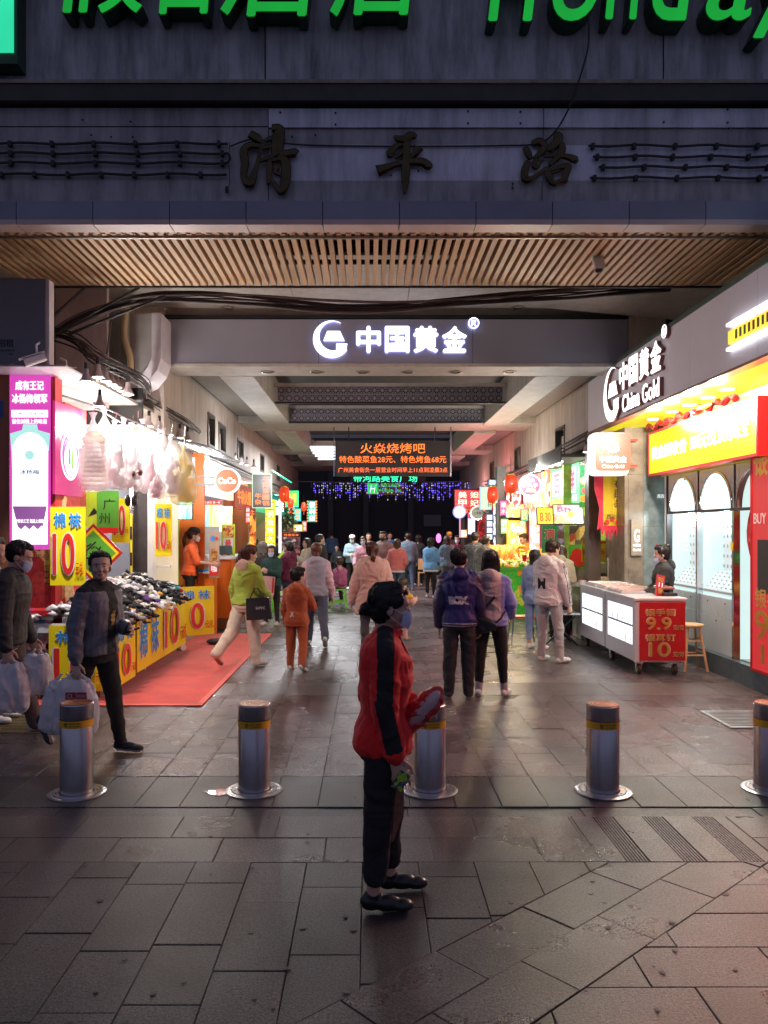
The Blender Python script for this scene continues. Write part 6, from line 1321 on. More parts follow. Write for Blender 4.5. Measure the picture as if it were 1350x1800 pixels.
sign('green_board', 'dark green board with a red outlined character above the vendor', 'board', wp(966, 948, 15.2), .28, .52, .03, 'S', mat('bgreen', (.02, .22, .06), rough=.5, e=.15, ecol=(.02, .4, .12)), [('t', '满', 0, .1, .21, .21, m_whitep, {'b': .05}), ('t', '满', 0, .1, .19, .19, m_redink, {'b': .01}), ('t', '减', 0, -.14, .19, .19, m_redink)])
sR = 16.2 / F
sign('round_sign', 'round pink sign with white characters hanging over the right stalls', 'sign', wp(932, 853, 16.2), 34 * sR, 34 * sR, .09, 'S', lit('pink_round', (.95, .18, .32), .95), [('t', '章鱼', 0, 9 * sR, 16 * sR, 6.5 * sR, m_white, {'b': .03}), ('t', '小丸子', 0, 0, 27 * sR, 8 * sR, m_white, {'b': .04}), ('p', [(-10 * sR, -12 * sR), (11 * sR, -13 * sR), (9 * sR, -6 * sR), (-6 * sR, -5 * sR)], lit('snack_shape', (1, .8, .5), .9))], round_=True, side=m_wsoft)
for i, (px, py, w_, h_, Y, cols_, lab) in enumerate(((900, 877, 26, 26, 19.5, [(1, .2, .2), (1, .9, .8), (.9, .1, .1)], 'red and white characters light box left of the round pink sign'), (907, 898, 34, 22, 18.5, [(1, .1, .1), (1, .95, .1), (.95, .1, .9)], 'tri-coloured red yellow magenta menu strip over the fruit stall'),
                                               (908, 938, 30, 42, 18.8, [(1, .85, .5), (.6, .8, .1), (1, .35, .2), (1, .9, .7)], 'warm menu of fruit pictures framed in yellow behind the orange vendor'), (940, 930, 17, 72, 16.9, [(1, .75, .8), (.9, .6, .9), (1, .95, .95), (1, .5, .3)], 'pale pink vertical menu strip right of the orange vendor'), (983, 950, 18, 50, 15.25, [(.3, .1, .35), (.12, .3, .08), (.5, .35, .5), (.1, .15, .05)], 'dark purple fruit poster right of the green board'))):
    sY = Y / F; sign('menu_poster', lab, 'poster', wp(px, py, Y), w_ * sY, h_ * sY, .04, 'S', poster('mp%d' % i, cols_, 16, .9 if i < 4 else .3, (1, 1, .3) if i == 1 else (1, 1, 1)), [('t', ['烤冷面', '烤鱿鱼', '鲜果', '现烤', '葡萄'][i], 0, h_ * sY * .2, w_ * sY * .7, h_ * sY * .22, m_wsoft if i < 4 else m_pinkink)], frame=m_yel if i == 2 else None, fw=.03)
obj_ = tag(obj('grey_pillar', MB().box(X(874, 19.5), X(890, 19.5), 19.5, 19.8, 0, 3.4), mat('pillar_grey', (.12, .13, .14), rough=.5, var=.2)), 'dark grey pillar between the fruit stall and the character signs', 'pillar')
YP = 20.5; sP = YP / F
sign('pale_sign', 'pale green hanging sign with dark vertical characters on the right', 'sign', wp(860, 876, YP), 30 * sP, 38 * sP, .1, 'S', lit('pale_sign', (.55, .9, .55), 1.0, .15), [('t', '品味轩', 1 * sP, 0, 8 * sP, 34 * sP, m_blackt, {'v': True, 'b': .01})], frame=lit('fr_blue', (.3, .6, .9), .8), fw=.02)
YM = 22; sM = YM / F
sign('nail_salon_sign', 'red glowing sign with four pale characters in two columns on the right', 'sign', wp(822, 877, YM), 43 * sM, 30 * sM, .12, 'S', lit('nail_red', (1, .03, .05), 1.0, .3), [('t', '美甲', -9 * sM, 0, 15 * sM, 28 * sM, lit('nail_pale', (1, .85, .6), 1.5), {'v': True, 'b': .04}), ('t', '妲妃', 12 * sM, 0, 15 * sM, 28 * sM, _M['nail_pale'], {'v': True, 'b': .04})], frame=m_redp, fw=.02)
r = sign('round_face_sign', 'round white glowing sign with a tiny face below the red characters', 'sign', wp(808, 900, 21.8), 19 * sM, 19 * sM, .1, 'S', m_wsoft, [('c', -.06, .01, .012, m_blue), ('c', .06, .01, .012, m_blue), ('p', [(-.04, .07), (.04, .07), (.0, .04)], m_blue)], round_=True, side=lit('halo_bl', (.4, .4, 1), 1.2))
sign('round_sign', 'round dull grey sign with three characters next to the round face sign', 'sign', wp(839, 902, 21.0), 21 * 21 / F, 21 * 21 / F, .1, 'S', mat('dull_disc', (.45, .48, .45), rough=.5, e=.15, ecol=(.5, .55, .5)), [('t', '立禾堂', 0, 0, .2, .07, m_blackt)], round_=True, side=m_chrome)
for k_, (px, a, b) in enumerate(((860, 905, 950),)):
    r = empty('lit_window', wp(px, 927, 20.6), 'column of four small white lit squares on the right', 'sign'); obj('board', MB().box(X(853, 20.6), X(867, 20.6), 20.6, 20.65, Z(952, 20.6), Z(896, 20.6)), mat('deep_blue', (.01, .01, .05), rough=.3), r)
    for i in range(4): obj('lit_square', MB().box(X(856, 20.6), X(865, 20.6), 20.57, 20.598, Z(914 + i * 11.4, 20.6), Z(905 + i * 11.4, 20.6)), lit('lavender_lit', (.75, .78, 1), 1.5), r)
sign('vertical_sign', 'narrow blue and amber vertical sign beside the dark grey pillar', 'sign', wp(870.5, 915, 20.2), 6 * 20.2 / F, 105 * 20.2 / F, .06, 'S', poster('vert_blue', [(.3, .4, 1), (.02, .02, .1), (.9, .9, .3), (.05, .05, .2), (.8, .8, 1)], 9, 1.0), [('t', '中式奶茶铺', 0, 0, .07, 1.3, m_white, {'v': True, 'b': .02})])
sign('neon_window', 'white and pink glowing narrow window at the far right end', 'sign', wp(829, 920, 23), 12 * 23 / F, 38 * 23 / F, .05, 'S', lit('lav', (.75, .7, 1), 1.5, .3, 6), [('r', -.1, .14, .1, .31, m_redlit)])
sign('red_lattice', 'red patterned vertical panel at the far right end', 'sign', wp(846, 925, 22), 12 * 22 / F, 45 * 22 / F, .05, 'S', poster('red_lat', [(.5, .02, .04), (.15, .01, .01), (.4, .02, .03)], 10, .8), [])
tag(obj('neon_tube', MB().tube([wp(808.5, 912, 22.2), wp(808.5, 945, 22.2)], .02), lit('neon_pink', (.9, .4, .6), .9)), 'thin pink vertical neon tube under the round face sign', 'neon tube')
for i, (px, py, Y) in enumerate(((945, 828, 15.6), (957, 824, 15.2), (968, 821, 14.9), (981, 818, 14.6), (1030, 795, 13.4))):
    spotlamp(wp(px, py, Y), 'white floodlight over the right stalls, number %s from the far end' % nm[i], 'floodlights over the right stalls', .8)
lamp('flood_light', (3.2, 15.4, 2.95), 60, (.95, 1, .95), .06); lamp('flood_light', (2.9, 18.0, 2.9), 60, (1, .9, .8), .06)
lamp('shop_lamp', (3.2, 22.5, 2.8), 90, (1, .25, .25), .06); lamp('shop_lamp', (3.4, 27, 2.9), 60, (1, .4, .4), .06)
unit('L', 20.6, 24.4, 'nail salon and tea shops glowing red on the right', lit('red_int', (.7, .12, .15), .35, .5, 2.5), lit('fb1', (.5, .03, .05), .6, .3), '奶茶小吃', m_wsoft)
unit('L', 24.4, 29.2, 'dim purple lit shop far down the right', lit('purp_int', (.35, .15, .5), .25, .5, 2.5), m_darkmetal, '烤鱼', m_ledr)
unit('L', 29.2, 34.0, 'last dark shop on the right before the road', m_shopd, m_darkmetal, '沙县', m_ledr)
obj_ = struct('shop_back_wall', MB().box(4.85, 4.9, 13.6, 20.6, 0, 3.1), mat('shop_back', (.3, .25, .2), rough=.6, var=.3))
# canopies over right stalls
cv = empty('stall_canopy', (3.6, 15.5, 3.1), 'dark boxy canopy above the fruit and food stalls on the right', 'canopy')
obj('sheet', MB().box(3.30, 3.9, 13.7, 16.5, 3.10, 3.16), _M['canopy_dark'], cv); obj('front_board', MB().box(3.28, 3.30, 13.7, 16.5, 3.02, 3.28), _M['canopy_dark'], cv)
for i in range(9): obj('lamp_head', MB().box(3.32, 3.40, 14.0 + i * .26, 14.16 + i * .26, 3.03, 3.07), m_white, cv)
sign('light_bar', 'white characters on a dark bar above the right fruit signs', 'sign', (3.6, 17.4, 3.15), 1.5, .16, .06, 'L', m_black, [('t', '美食小吃街广场', 0, 0, 1.3, .11, m_white, {'b': .03})])
# fruit stall
fr = empty('fruit_stall', (3.2, 17.3, 0), 'green fronted stall heaped with glowing skewers and fruit', 'stall')
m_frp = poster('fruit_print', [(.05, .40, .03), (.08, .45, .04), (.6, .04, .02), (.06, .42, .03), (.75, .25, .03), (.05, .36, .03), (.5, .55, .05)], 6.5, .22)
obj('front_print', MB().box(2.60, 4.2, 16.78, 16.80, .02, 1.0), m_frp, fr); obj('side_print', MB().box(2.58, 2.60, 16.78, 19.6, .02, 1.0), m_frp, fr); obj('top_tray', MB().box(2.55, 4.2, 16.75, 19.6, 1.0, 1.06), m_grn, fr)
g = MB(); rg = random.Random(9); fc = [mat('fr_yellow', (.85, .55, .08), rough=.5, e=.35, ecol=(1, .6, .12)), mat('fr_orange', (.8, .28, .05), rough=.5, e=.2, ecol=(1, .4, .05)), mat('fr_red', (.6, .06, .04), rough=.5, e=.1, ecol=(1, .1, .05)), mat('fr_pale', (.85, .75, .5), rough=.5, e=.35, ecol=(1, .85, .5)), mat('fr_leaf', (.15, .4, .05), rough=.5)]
for i in range(520):
    x = rg.uniform(2.6, 4.1); y = rg.uniform(16.8, 19.4); z = 1.07 + (y - 16.8) * .13 + rg.uniform(0, .05); g.mi = rg.choice([0, 0, 1, 3, 3, 2, 4, 0, 1]); g.ell((x, y, z), (rg.uniform(.03, .07), rg.uniform(.03, .07), rg.uniform(.025, .05)), 7, 5)
for i in range(160):
    x = rg.uniform(2.62, 3.1); y = rg.uniform(17.4, 18.2); g.mi = rg.choice([0, 1, 1]); g.tube([(x, y, 1.1), (x + .05 + (x - 2.8) * .5, y + .1, 1.5)], .012, 4)
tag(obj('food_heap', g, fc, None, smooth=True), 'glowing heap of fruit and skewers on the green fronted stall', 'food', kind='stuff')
lamp('stall_lamp', (3.2, 17.6, 2.2), 60, (1, .75, .4), .06)
for i in range(3): tag(obj('red_cup', MB().lathe([(.04, 0), (.055, .14)], (3.3 + i * .16, 17.0, 1.17), 12), m_redp), ['left', 'middle', 'right'][i] + ' red cup on the heaped fruit stall', 'cup', 'red cups on the fruit stall')
# ================================================================== JEWELLERY CART
m_cart = mat('cart_white', (.70, .69, .72), rough=.28, var=.03)
ct = empty('jewellery_cart', (3.7, 11.45, 0), 'white wheeled display cart with a red price panel on its near end', 'cart')
CX0, CX1, z0, z1 = 3.38, 4.01, .17, .95
for k_, (a, b) in enumerate(((10.13, 11.42), (11.46, 12.78))):
    obj('cabinet', MB().box(CX0 + .02, CX1, a, b, z0, z1), m_cart, ct); obj('top_board', MB().bbox(CX0 - .02, CX1 + .02, a - (.02 if k_ == 0 else 0), b, z1 + .002, z1 + .035, .006), m_cart, ct)
    w = obj('window_frame', MB().box(CX0, CX0 + .018, a, a + .12, z0, z1 - .002).box(CX0, CX0 + .018, b - .09, b, z0, z1 - .002).box(CX0, CX0 + .018, a + .12, b - .09, z0, z0 + .20).box(CX0, CX0 + .018, a + .12, b - .09, z1 - .10, z1 - .002), m_cart, ct)
    obj('lit_pane', MB().box(CX0 + .012, CX0 + .0185, a + .12, b - .09, z0 + .20, z1 - .10), lit('cart_lit', (.85, .93, 1), 1.7, .1), w); obj('shelf_line', MB().box(CX0 + .006, CX0 + .012, a + .14, b - .11, .60, .625), mat('glass_edge', (.25, .32, .36), rough=.2), w)
    g = MB()
    for i in range(9):
        y = a + .2 + i * (b - a - .4) / 8; zz = .64 if i % 2 else .40; g.ell((CX0 + .006, y, zz + .03), (.004, .012, .03 + .02 * (i % 3)), 6, 5)
    obj('jewellery', g, [mat('jewel_red', (.5, .12, .1), rough=.3, metal=.3)], w)
obj('price_panel', MB().box(CX0 + .05, CX1, 10.116, 10.128, z0 + .02, z1 - .02), mat('cart_red', (.48, .02, .025), rough=.35, var=.1), ct)
g = MB(); cxm = (CX0 + .05 + CX1) / 2; yq = 10.115
rows = [('银手镯', -.03, .80, .36, .085, 0), ('9.9', -.05, .66, .30, .15, 0), ('元/克', .2, .61, .13, .06, 0), ('银耳钉', -.03, .48, .36, .085, 0), ('10', -.04, .33, .26, .17, 0), ('元/对', .2, .27, .13, .06, 0)]
for (s_, dx, zz, w_, h_, q) in rows: text_into(g, s_, cxm + dx, zz, w_ * 1.08, h_ * 1.10, yq, .002, .06)
obj('lettering_outline', g, mat('pale_gold', (.75, .72, .55), rough=.4), ct); g = MB()
for (s_, dx, zz, w_, h_, q) in rows: text_into(g, s_, cxm + dx, zz, w_, h_, yq - .003, .002, .035)
obj('lettering_edge', g, m_goldd, ct); g = MB()
for (s_, dx, zz, w_, h_, q) in rows: text_into(g, s_, cxm + dx, zz, w_, h_ * .98, yq - .006, .002, .012)
obj('lettering', g, m_gold, ct)
for (x, y) in ((3.44, 10.2), (3.9, 10.2), (3.44, 11.3), (3.9, 11.3), (3.44, 12.6), (3.9, 12.6)):
    w = obj('caster', MB().tube([(x - .02, y, .068), (x + .02, y, .068)], .066, 20), mat('tyre', (.025, .025, .027), rough=.6), ct); obj('hub', MB().tube([(x - .024, y, .068), (x + .024, y, .068)], .034, 14), m_gold, w); obj('fork', MB().box(x - .035, x - .026, y - .02, y + .02, .06, .165).box(x + .026, x + .035, y - .02, y + .02, .06, .165).box(x - .05, x + .05, y - .05, y + .05, .150, .167), m_chrome, w)
# trays on the cart
m_velv = mat('tray_velvet', (.62, .45, .47), rough=.8); rg = random.Random(4)
for i, (x0, x1, y0, y1, lab) in enumerate(((3.42, 3.96, 11.55, 12.0, 'third'), (3.42, 3.96, 12.05, 12.6, 'farthest'), (3.40, 3.72, 10.75, 11.45, 'nearest'), (3.74, 3.98, 11.0, 11.5, 'second'))):
    r = empty('ring_tray', ((x0 + x1) / 2, (y0 + y1) / 2, .99), '%s shallow tray of rings and charms on the cart top' % lab, 'tray', 'jewellery trays on the cart')
    obj('tray', MB().box(x0, x1, y0, y1, .988, 1.02), m_cart, r); obj('lining', MB().box(x0 + .015, x1 - .015, y0 + .015, y1 - .015, 1.0205, 1.026), m_velv, r); g = MB()
    for a in range(int((x1 - x0) / .04)):
        for b in range(int((y1 - y0) / .045)): g.ell((x0 + .03 + a * .04, y0 + .03 + b * .045, 1.033), (.010, .012, rg.uniform(.006, .016)), 6, 4)
    obj('ring', g, mat('ring_mix', (.75, .6, .55), rough=.25, metal=.7, var=.4, vs=60), r)['kind'] = 'stuff'
r = sign('standing_price_card', 'slanted red price card standing on the cart top', 'price card', (3.80, 10.42, 1.12), .13, .28, .012, .45, m_redp, [('t', '特价', 0, .08, .09, .06, m_gold), ('t', '11', 0, .01, .06, .06, m_wsoft), ('t', '银', 0, -.07, .07, .07, m_gold)]); r.rotation_euler = (-.12, .22, .35)
r = empty('black_case', (3.9, 10.6, 1.0), 'flat dark case with a copper lid at the near end of the cart top', 'case'); obj('base', MB().bbox(3.82, 4.0, 10.35, 10.8, .988, 1.03), m_darkmetal, r); obj('lid', MB().bbox(3.83, 3.99, 10.42, 10.76, 1.07, 1.10), mat('copper_lid', (.5, .25, .18), rough=.3, metal=.5), r); obj('riser', MB().box(3.86, 3.96, 10.5, 10.7, 1.031, 1.069), m_darkmetal, r)
# wooden bar stool
m_pine = mat('pine', (.62, .40, .20), rough=.5, var=.2, vs=4, stretch=(6, 6, 1))
r = empty('wooden_stool', (4.22, 10.45, 0), 'pale wooden bar stool standing right of the cart', 'stool')
obj('seat', MB().lathe([(.14, .58), (.155, .59), (.155, .61), (.145, .62)], (4.22, 10.45, 0), 28), m_pine, r)
ft = [(-1, -1), (1, -1), (1, 1), (-1, 1)]
def lp(i, z): t = 1 - z / .58; return (4.22 + ft[i][0] * (.075 + .075 * t), 10.45 + ft[i][1] * (.075 + .075 * t), z)
for i in range(4):
    a, b = Vector(lp(i, .012)), Vector(lp(i, .58)); obj('leg', MB().tube([a, b], .018, 8), m_pine, r)
for z in (.22, .40):
    for i in range(4): obj('rung', MB().tube([lp(i, z + .03 * (i % 2)), lp((i + 1) % 4, z + .03 * (i % 2))], .012, 6), m_pine, r)
# green plastic stool (child sits on it)
m_gst = mat('green_plastic', (.20, .62, .06), rough=.35)
def gstool(x, y, lab):
    r = empty('plastic_stool', (x, y, 0), lab, 'stool'); h = .46
    obj('seat', MB().bbox(x - .15, x + .15, y - .15, y + .15, h - .03, h, .01), m_gst, r)
    for sx in (-1, 1):
        for sy in (-1, 1): obj('leg', MB().rings([[(x + sx * q + a, y + sy * q + b, z) for a, b in ((-w_, -w_), (w_, -w_), (w_, w_), (-w_, w_))] for q, z, w_ in ((.175, .012, .02), (.13, h - .031, .03))]), m_gst, r)
    for s_ in (-1, 1): obj('apron', MB().box(x - .12, x + .12, y + s_ * .145 - .008, y + s_ * .145 + .008, .14, .19), m_gst, r)
gstool(-.72, 18.7, 'bright green plastic stool with the child in pink seated on it'); gstool(-2.0, 17.8, 'green plastic stool behind the boy in rust')
# drink table and motorbikes in the dark far end
def scooter(x, y, rz, lab, col):
    r = empty('motor_scooter', (x, y, 0), lab, 'scooter', None, rz); mb_ = mat('scooter_' + str(col[0]), col, rough=.25)
    for yy in (-.62, .62):
        w = obj('wheel', MB().tube([(-.045, yy, .25), (.045, yy, .25)], .25, 20), m_black, r, world=False); obj('rim', MB().tube([(-.05, yy, .25), (.05, yy, .25)], .13, 14), m_chrome, w, world=False)
    obj('body', MB().ell((0, -.35, .55), (.15, .42, .2), 14, 9).ell((0, .45, .62), (.12, .12, .36), 12, 8).box(-.12, .12, -.2, .4, .28, .34), mb_, r, world=False, smooth=True)
    obj('seat', MB().ell((0, -.35, .78), (.15, .38, .07), 14, 7), m_black, r, world=False, smooth=True); obj('handlebar', MB().tube([(-.32, .35, 1.02), (0, .45, 1.0), (.32, .35, 1.02)], .016), m_chrome, r, world=False); obj('headlamp', MB().ell((0, .58, .92), (.07, .04, .07), 12, 8), m_chrome, r, world=False, smooth=True)
    obj('mirror', MB().ell((-.3, .38, 1.2), (.06, .015, .05), 8, 6).tube([(-.28, .36, 1.02), (-.3, .38, 1.17)], .006), m_darkmetal, r, world=False)
for i, (px, Y, rz, c_, lab) in enumerate(((598, 33, .6, (.03, .03, .035), 'leftmost dark scooter parked at the far end'), (622, 35, -.4, (.2, .2, .2), 'grey scooter parked behind the woman in the white cap'), (745, 33, 1.2, (.04, .03, .03), 'dark scooter right of the man in the denim jacket'), (775, 34, .2, (.25, .02, .02), 'reddish scooter near the rider in the yellow helmet'))): scooter(X(px, Y), Y, rz, lab, c_)
tag(obj('pink_lamp', MB().ell(wp(771, 946, 27), (.09, .06, .16), 10, 7), lit('pink_glow', (1, .25, .7), 1.6), smooth=True), 'small glowing pink lamp among the crowd near the yellow helmet', 'lamp')
for i in range(6): tag(obj('litter', MB().cbox((rs.uniform(-1.5, 1.5), rs.uniform(9, 16), .006), (.09, .012, .002), (0, 0, rs.uniform(0, 3))), m_whitep), 'tiny scrap of paper on the arcade floor', 'litter', 'scraps of paper on the floor')

for i, (px, py, w_, h_, Y, tx, cl_, v_, lab) in enumerate((
    (436, 905, 9, 30, 19.8, '麻辣烫', (1, .12, .05), 1, 'narrow red lit vertical sign above the heads left of the lattice'), (487, 898, 12, 16, 22.4, '奶茶', (.1, .9, .3), 0, 'little green square sign beside the white glowing panel'),
    (523, 905, 12, 22, 25.5, '药店', (.05, .8, .75), 1, 'teal lit sign between the small lantern and the convenience sign'), (524, 928, 16, 12, 26, '水果', (1, .75, .1), 0, 'small amber lit box low near the convenience sign'),
    (535, 925, 8, 18, 28, '烟酒', (1, .2, .1), 1, 'tiny red vertical sign below the convenience sign'), (815, 938, 12, 14, 25, '烤串', (1, .4, .05), 0, 'tiny orange lit box at the far right end'),
    (885, 893, 12, 26, 19.3, '糖水', (1, .2, .5), 1, 'magenta lit vertical sign left of the largest lantern'), (887, 925, 13, 26, 19.2, '肠粉', (.3, .9, .2), 1, 'lime lit vertical sign behind the fruit heap'),
    (922, 905, 12, 20, 18.2, '凉茶', (.1, .85, .5), 1, 'small mint lit sign under the round pink sign'), (868, 848, 18, 9, 20, '海鲜大排档', (.2, .6, 1), 0, 'thin blue lit bar sign above the pale green sign'))):
    sY = Y / F; sign('small_neon_sign', lab, 'sign', wp(px, py, Y), w_ * sY, h_ * sY, .06, 'S', lit('sn%d' % i, cl_, .8, .3, 4), [('t', tx, 0, 0, w_ * sY * .75, h_ * sY * .85, m_white if i % 2 else m_ledy if cl_[0] < .5 else m_wsoft, {'v': bool(v_), 'b': .02})], frame=m_darkmetal, fw=.015)
# ================================================================== PEOPLE
def vnoise(P, seed=0):
    """smooth value noise on points (N,3), about -1..1"""
    i = np.floor(P).astype(np.int64); f = P - i; f = f * f * (3 - 2 * f)
    def h(a, b, c):
        n = (a * 374761393 + b * 668265263 + c * 2147483647 + seed * 144269) & 0x7fffffff
        n = ((n ^ (n >> 13)) * 1274126177) & 0x7fffffff; return ((n ^ (n >> 16)) & 0xffff) / 32767.5 - 1
    r = 0
    for dx in (0, 1):
        for dy in (0, 1):
            for dz in (0, 1):
                w = (f[:, 0] if dx else 1 - f[:, 0]) * (f[:, 1] if dy else 1 - f[:, 1]) * (f[:, 2] if dz else 1 - f[:, 2])
                r = r + w * h(i[:, 0] + dx, i[:, 1] + dy, i[:, 2] + dz)
    return r
def remesh(mb, vox, smooth=3, fold=0.0, fs=(7, 7, 12), seed=0, hair=0.0, zmin=None, fix=None):
    me = mb.mesh('tmp', fix=True)
    o = bpy.data.objects.new('tmp', me); C.objects.link(o)
    m = o.modifiers.new('r', 'REMESH'); m.mode = 'VOXEL'; m.voxel_size = vox; m.adaptivity = 0
    if smooth: s = o.modifiers.new('s', 'SMOOTH'); s.factor = .6; s.iterations = smooth
    dg = bpy.context.evaluated_depsgraph_get(); dg.update()
    out = bpy.data.meshes.new_from_object(o.evaluated_get(dg)); bpy.data.objects.remove(o); bpy.data.meshes.remove(me)
    n = len(out.vertices)
    if not n: return out
    a = np.zeros(n * 3); out.vertices.foreach_get('co', a); a = a.reshape(-1, 3)
    nn = np.zeros(n * 3); out.vertices.foreach_get('normal', nn); nn = nn.reshape(-1, 3)
    d = np.zeros(n)
    if fold:
        q = a * np.array(fs); w = vnoise(a * 5 + 3, seed)
        q = q + w[:, None] * 1.1
        q[:, 0] += a[:, 2] * 4
        d += fold * 1.5 * ((1 - np.abs(vnoise(q, seed + 1)) * 2.2) * .75 + .42 * vnoise(q * 2.1, seed + 2) + .30 * (1 - 2 * np.abs(vnoise(q * 3.7, seed + 3))))
    if hair: d += hair * vnoise(a * np.array((70, 70, 7)), seed + 5) + hair * .8 * vnoise(a * np.array((30, 30, 4)), seed + 6)
    a = a + nn * d[:, None]
    if zmin is not None: a[:, 2] = np.maximum(a[:, 2], zmin)
    if fix: a = fix(a)
    out.vertices.foreach_set('co', a.ravel()); out.polygons.foreach_set('use_smooth', [True] * len(out.polygons)); out.update()
    return out
def faces_of(me):
    n = len(me.polygons); c = np.zeros(n * 3); me.polygons.foreach_get('center', c); m = np.zeros(n * 3); me.polygons.foreach_get('normal', m)
    return c.reshape(-1, 3), m.reshape(-1, 3)
def elr(c, rx, ry, n=18, rot=None, sq=0.0):
    out = []
    for k in range(n):
        a = 2 * PI * k / n; ca, sa = math.cos(a), math.sin(a)
        if sq: ca = math.copysign(abs(ca) ** (1 - sq), ca); sa = math.copysign(abs(sa) ** (1 - sq), sa)
        v = Vector((rx * ca, ry * sa, 0))
        if rot: v = rot @ v
        out.append(tuple(Vector(c) + v))
    return out
m_skin = mat('skin', (.56, .34, .25), rough=.5, var=.06, vs=30, sub=.12); m_skin2 = mat('skin_tan', (.58, .37, .27), rough=.5, var=.06, vs=30, sub=.12)
m_lip = mat('lips', (.40, .14, .12), rough=.45); m_eyew = mat('eye_white', (.6, .58, .55), rough=.3); m_eyed = mat('eye_dark', (.015, .01, .01), rough=.15, var=0)
m_mask = mat('mask_blue', (.50, .64, .88), rough=.8, var=.06, bump=.1); m_maskw = mat('mask_white', (.75, .77, .78), rough=.8); m_maskb = mat('mask_black', (.02, .02, .022), rough=.8)
def cloth(nm, c, r=.85, v=.14, c2=None, vs=9, sheen=None):
    if sheen is None: sheen = .2 if max(c) > .2 else 0
    return mat('cloth_' + nm, c, rough=r, var=v, vs=vs, bump=.25, bs=240, sheen=sheen, col2=c2)
def hairm(nm, c): return mat('hair_' + nm, c, rough=.5, var=.4, vs=40, stretch=(6, 6, .6))
HB = hairm('black', (.012, .009, .009)); HR = hairm('redbrown', (.085, .022, .014)); HBr = hairm('brown', (.05, .026, .016)); HG = hairm('grey', (.16, .14, .13))

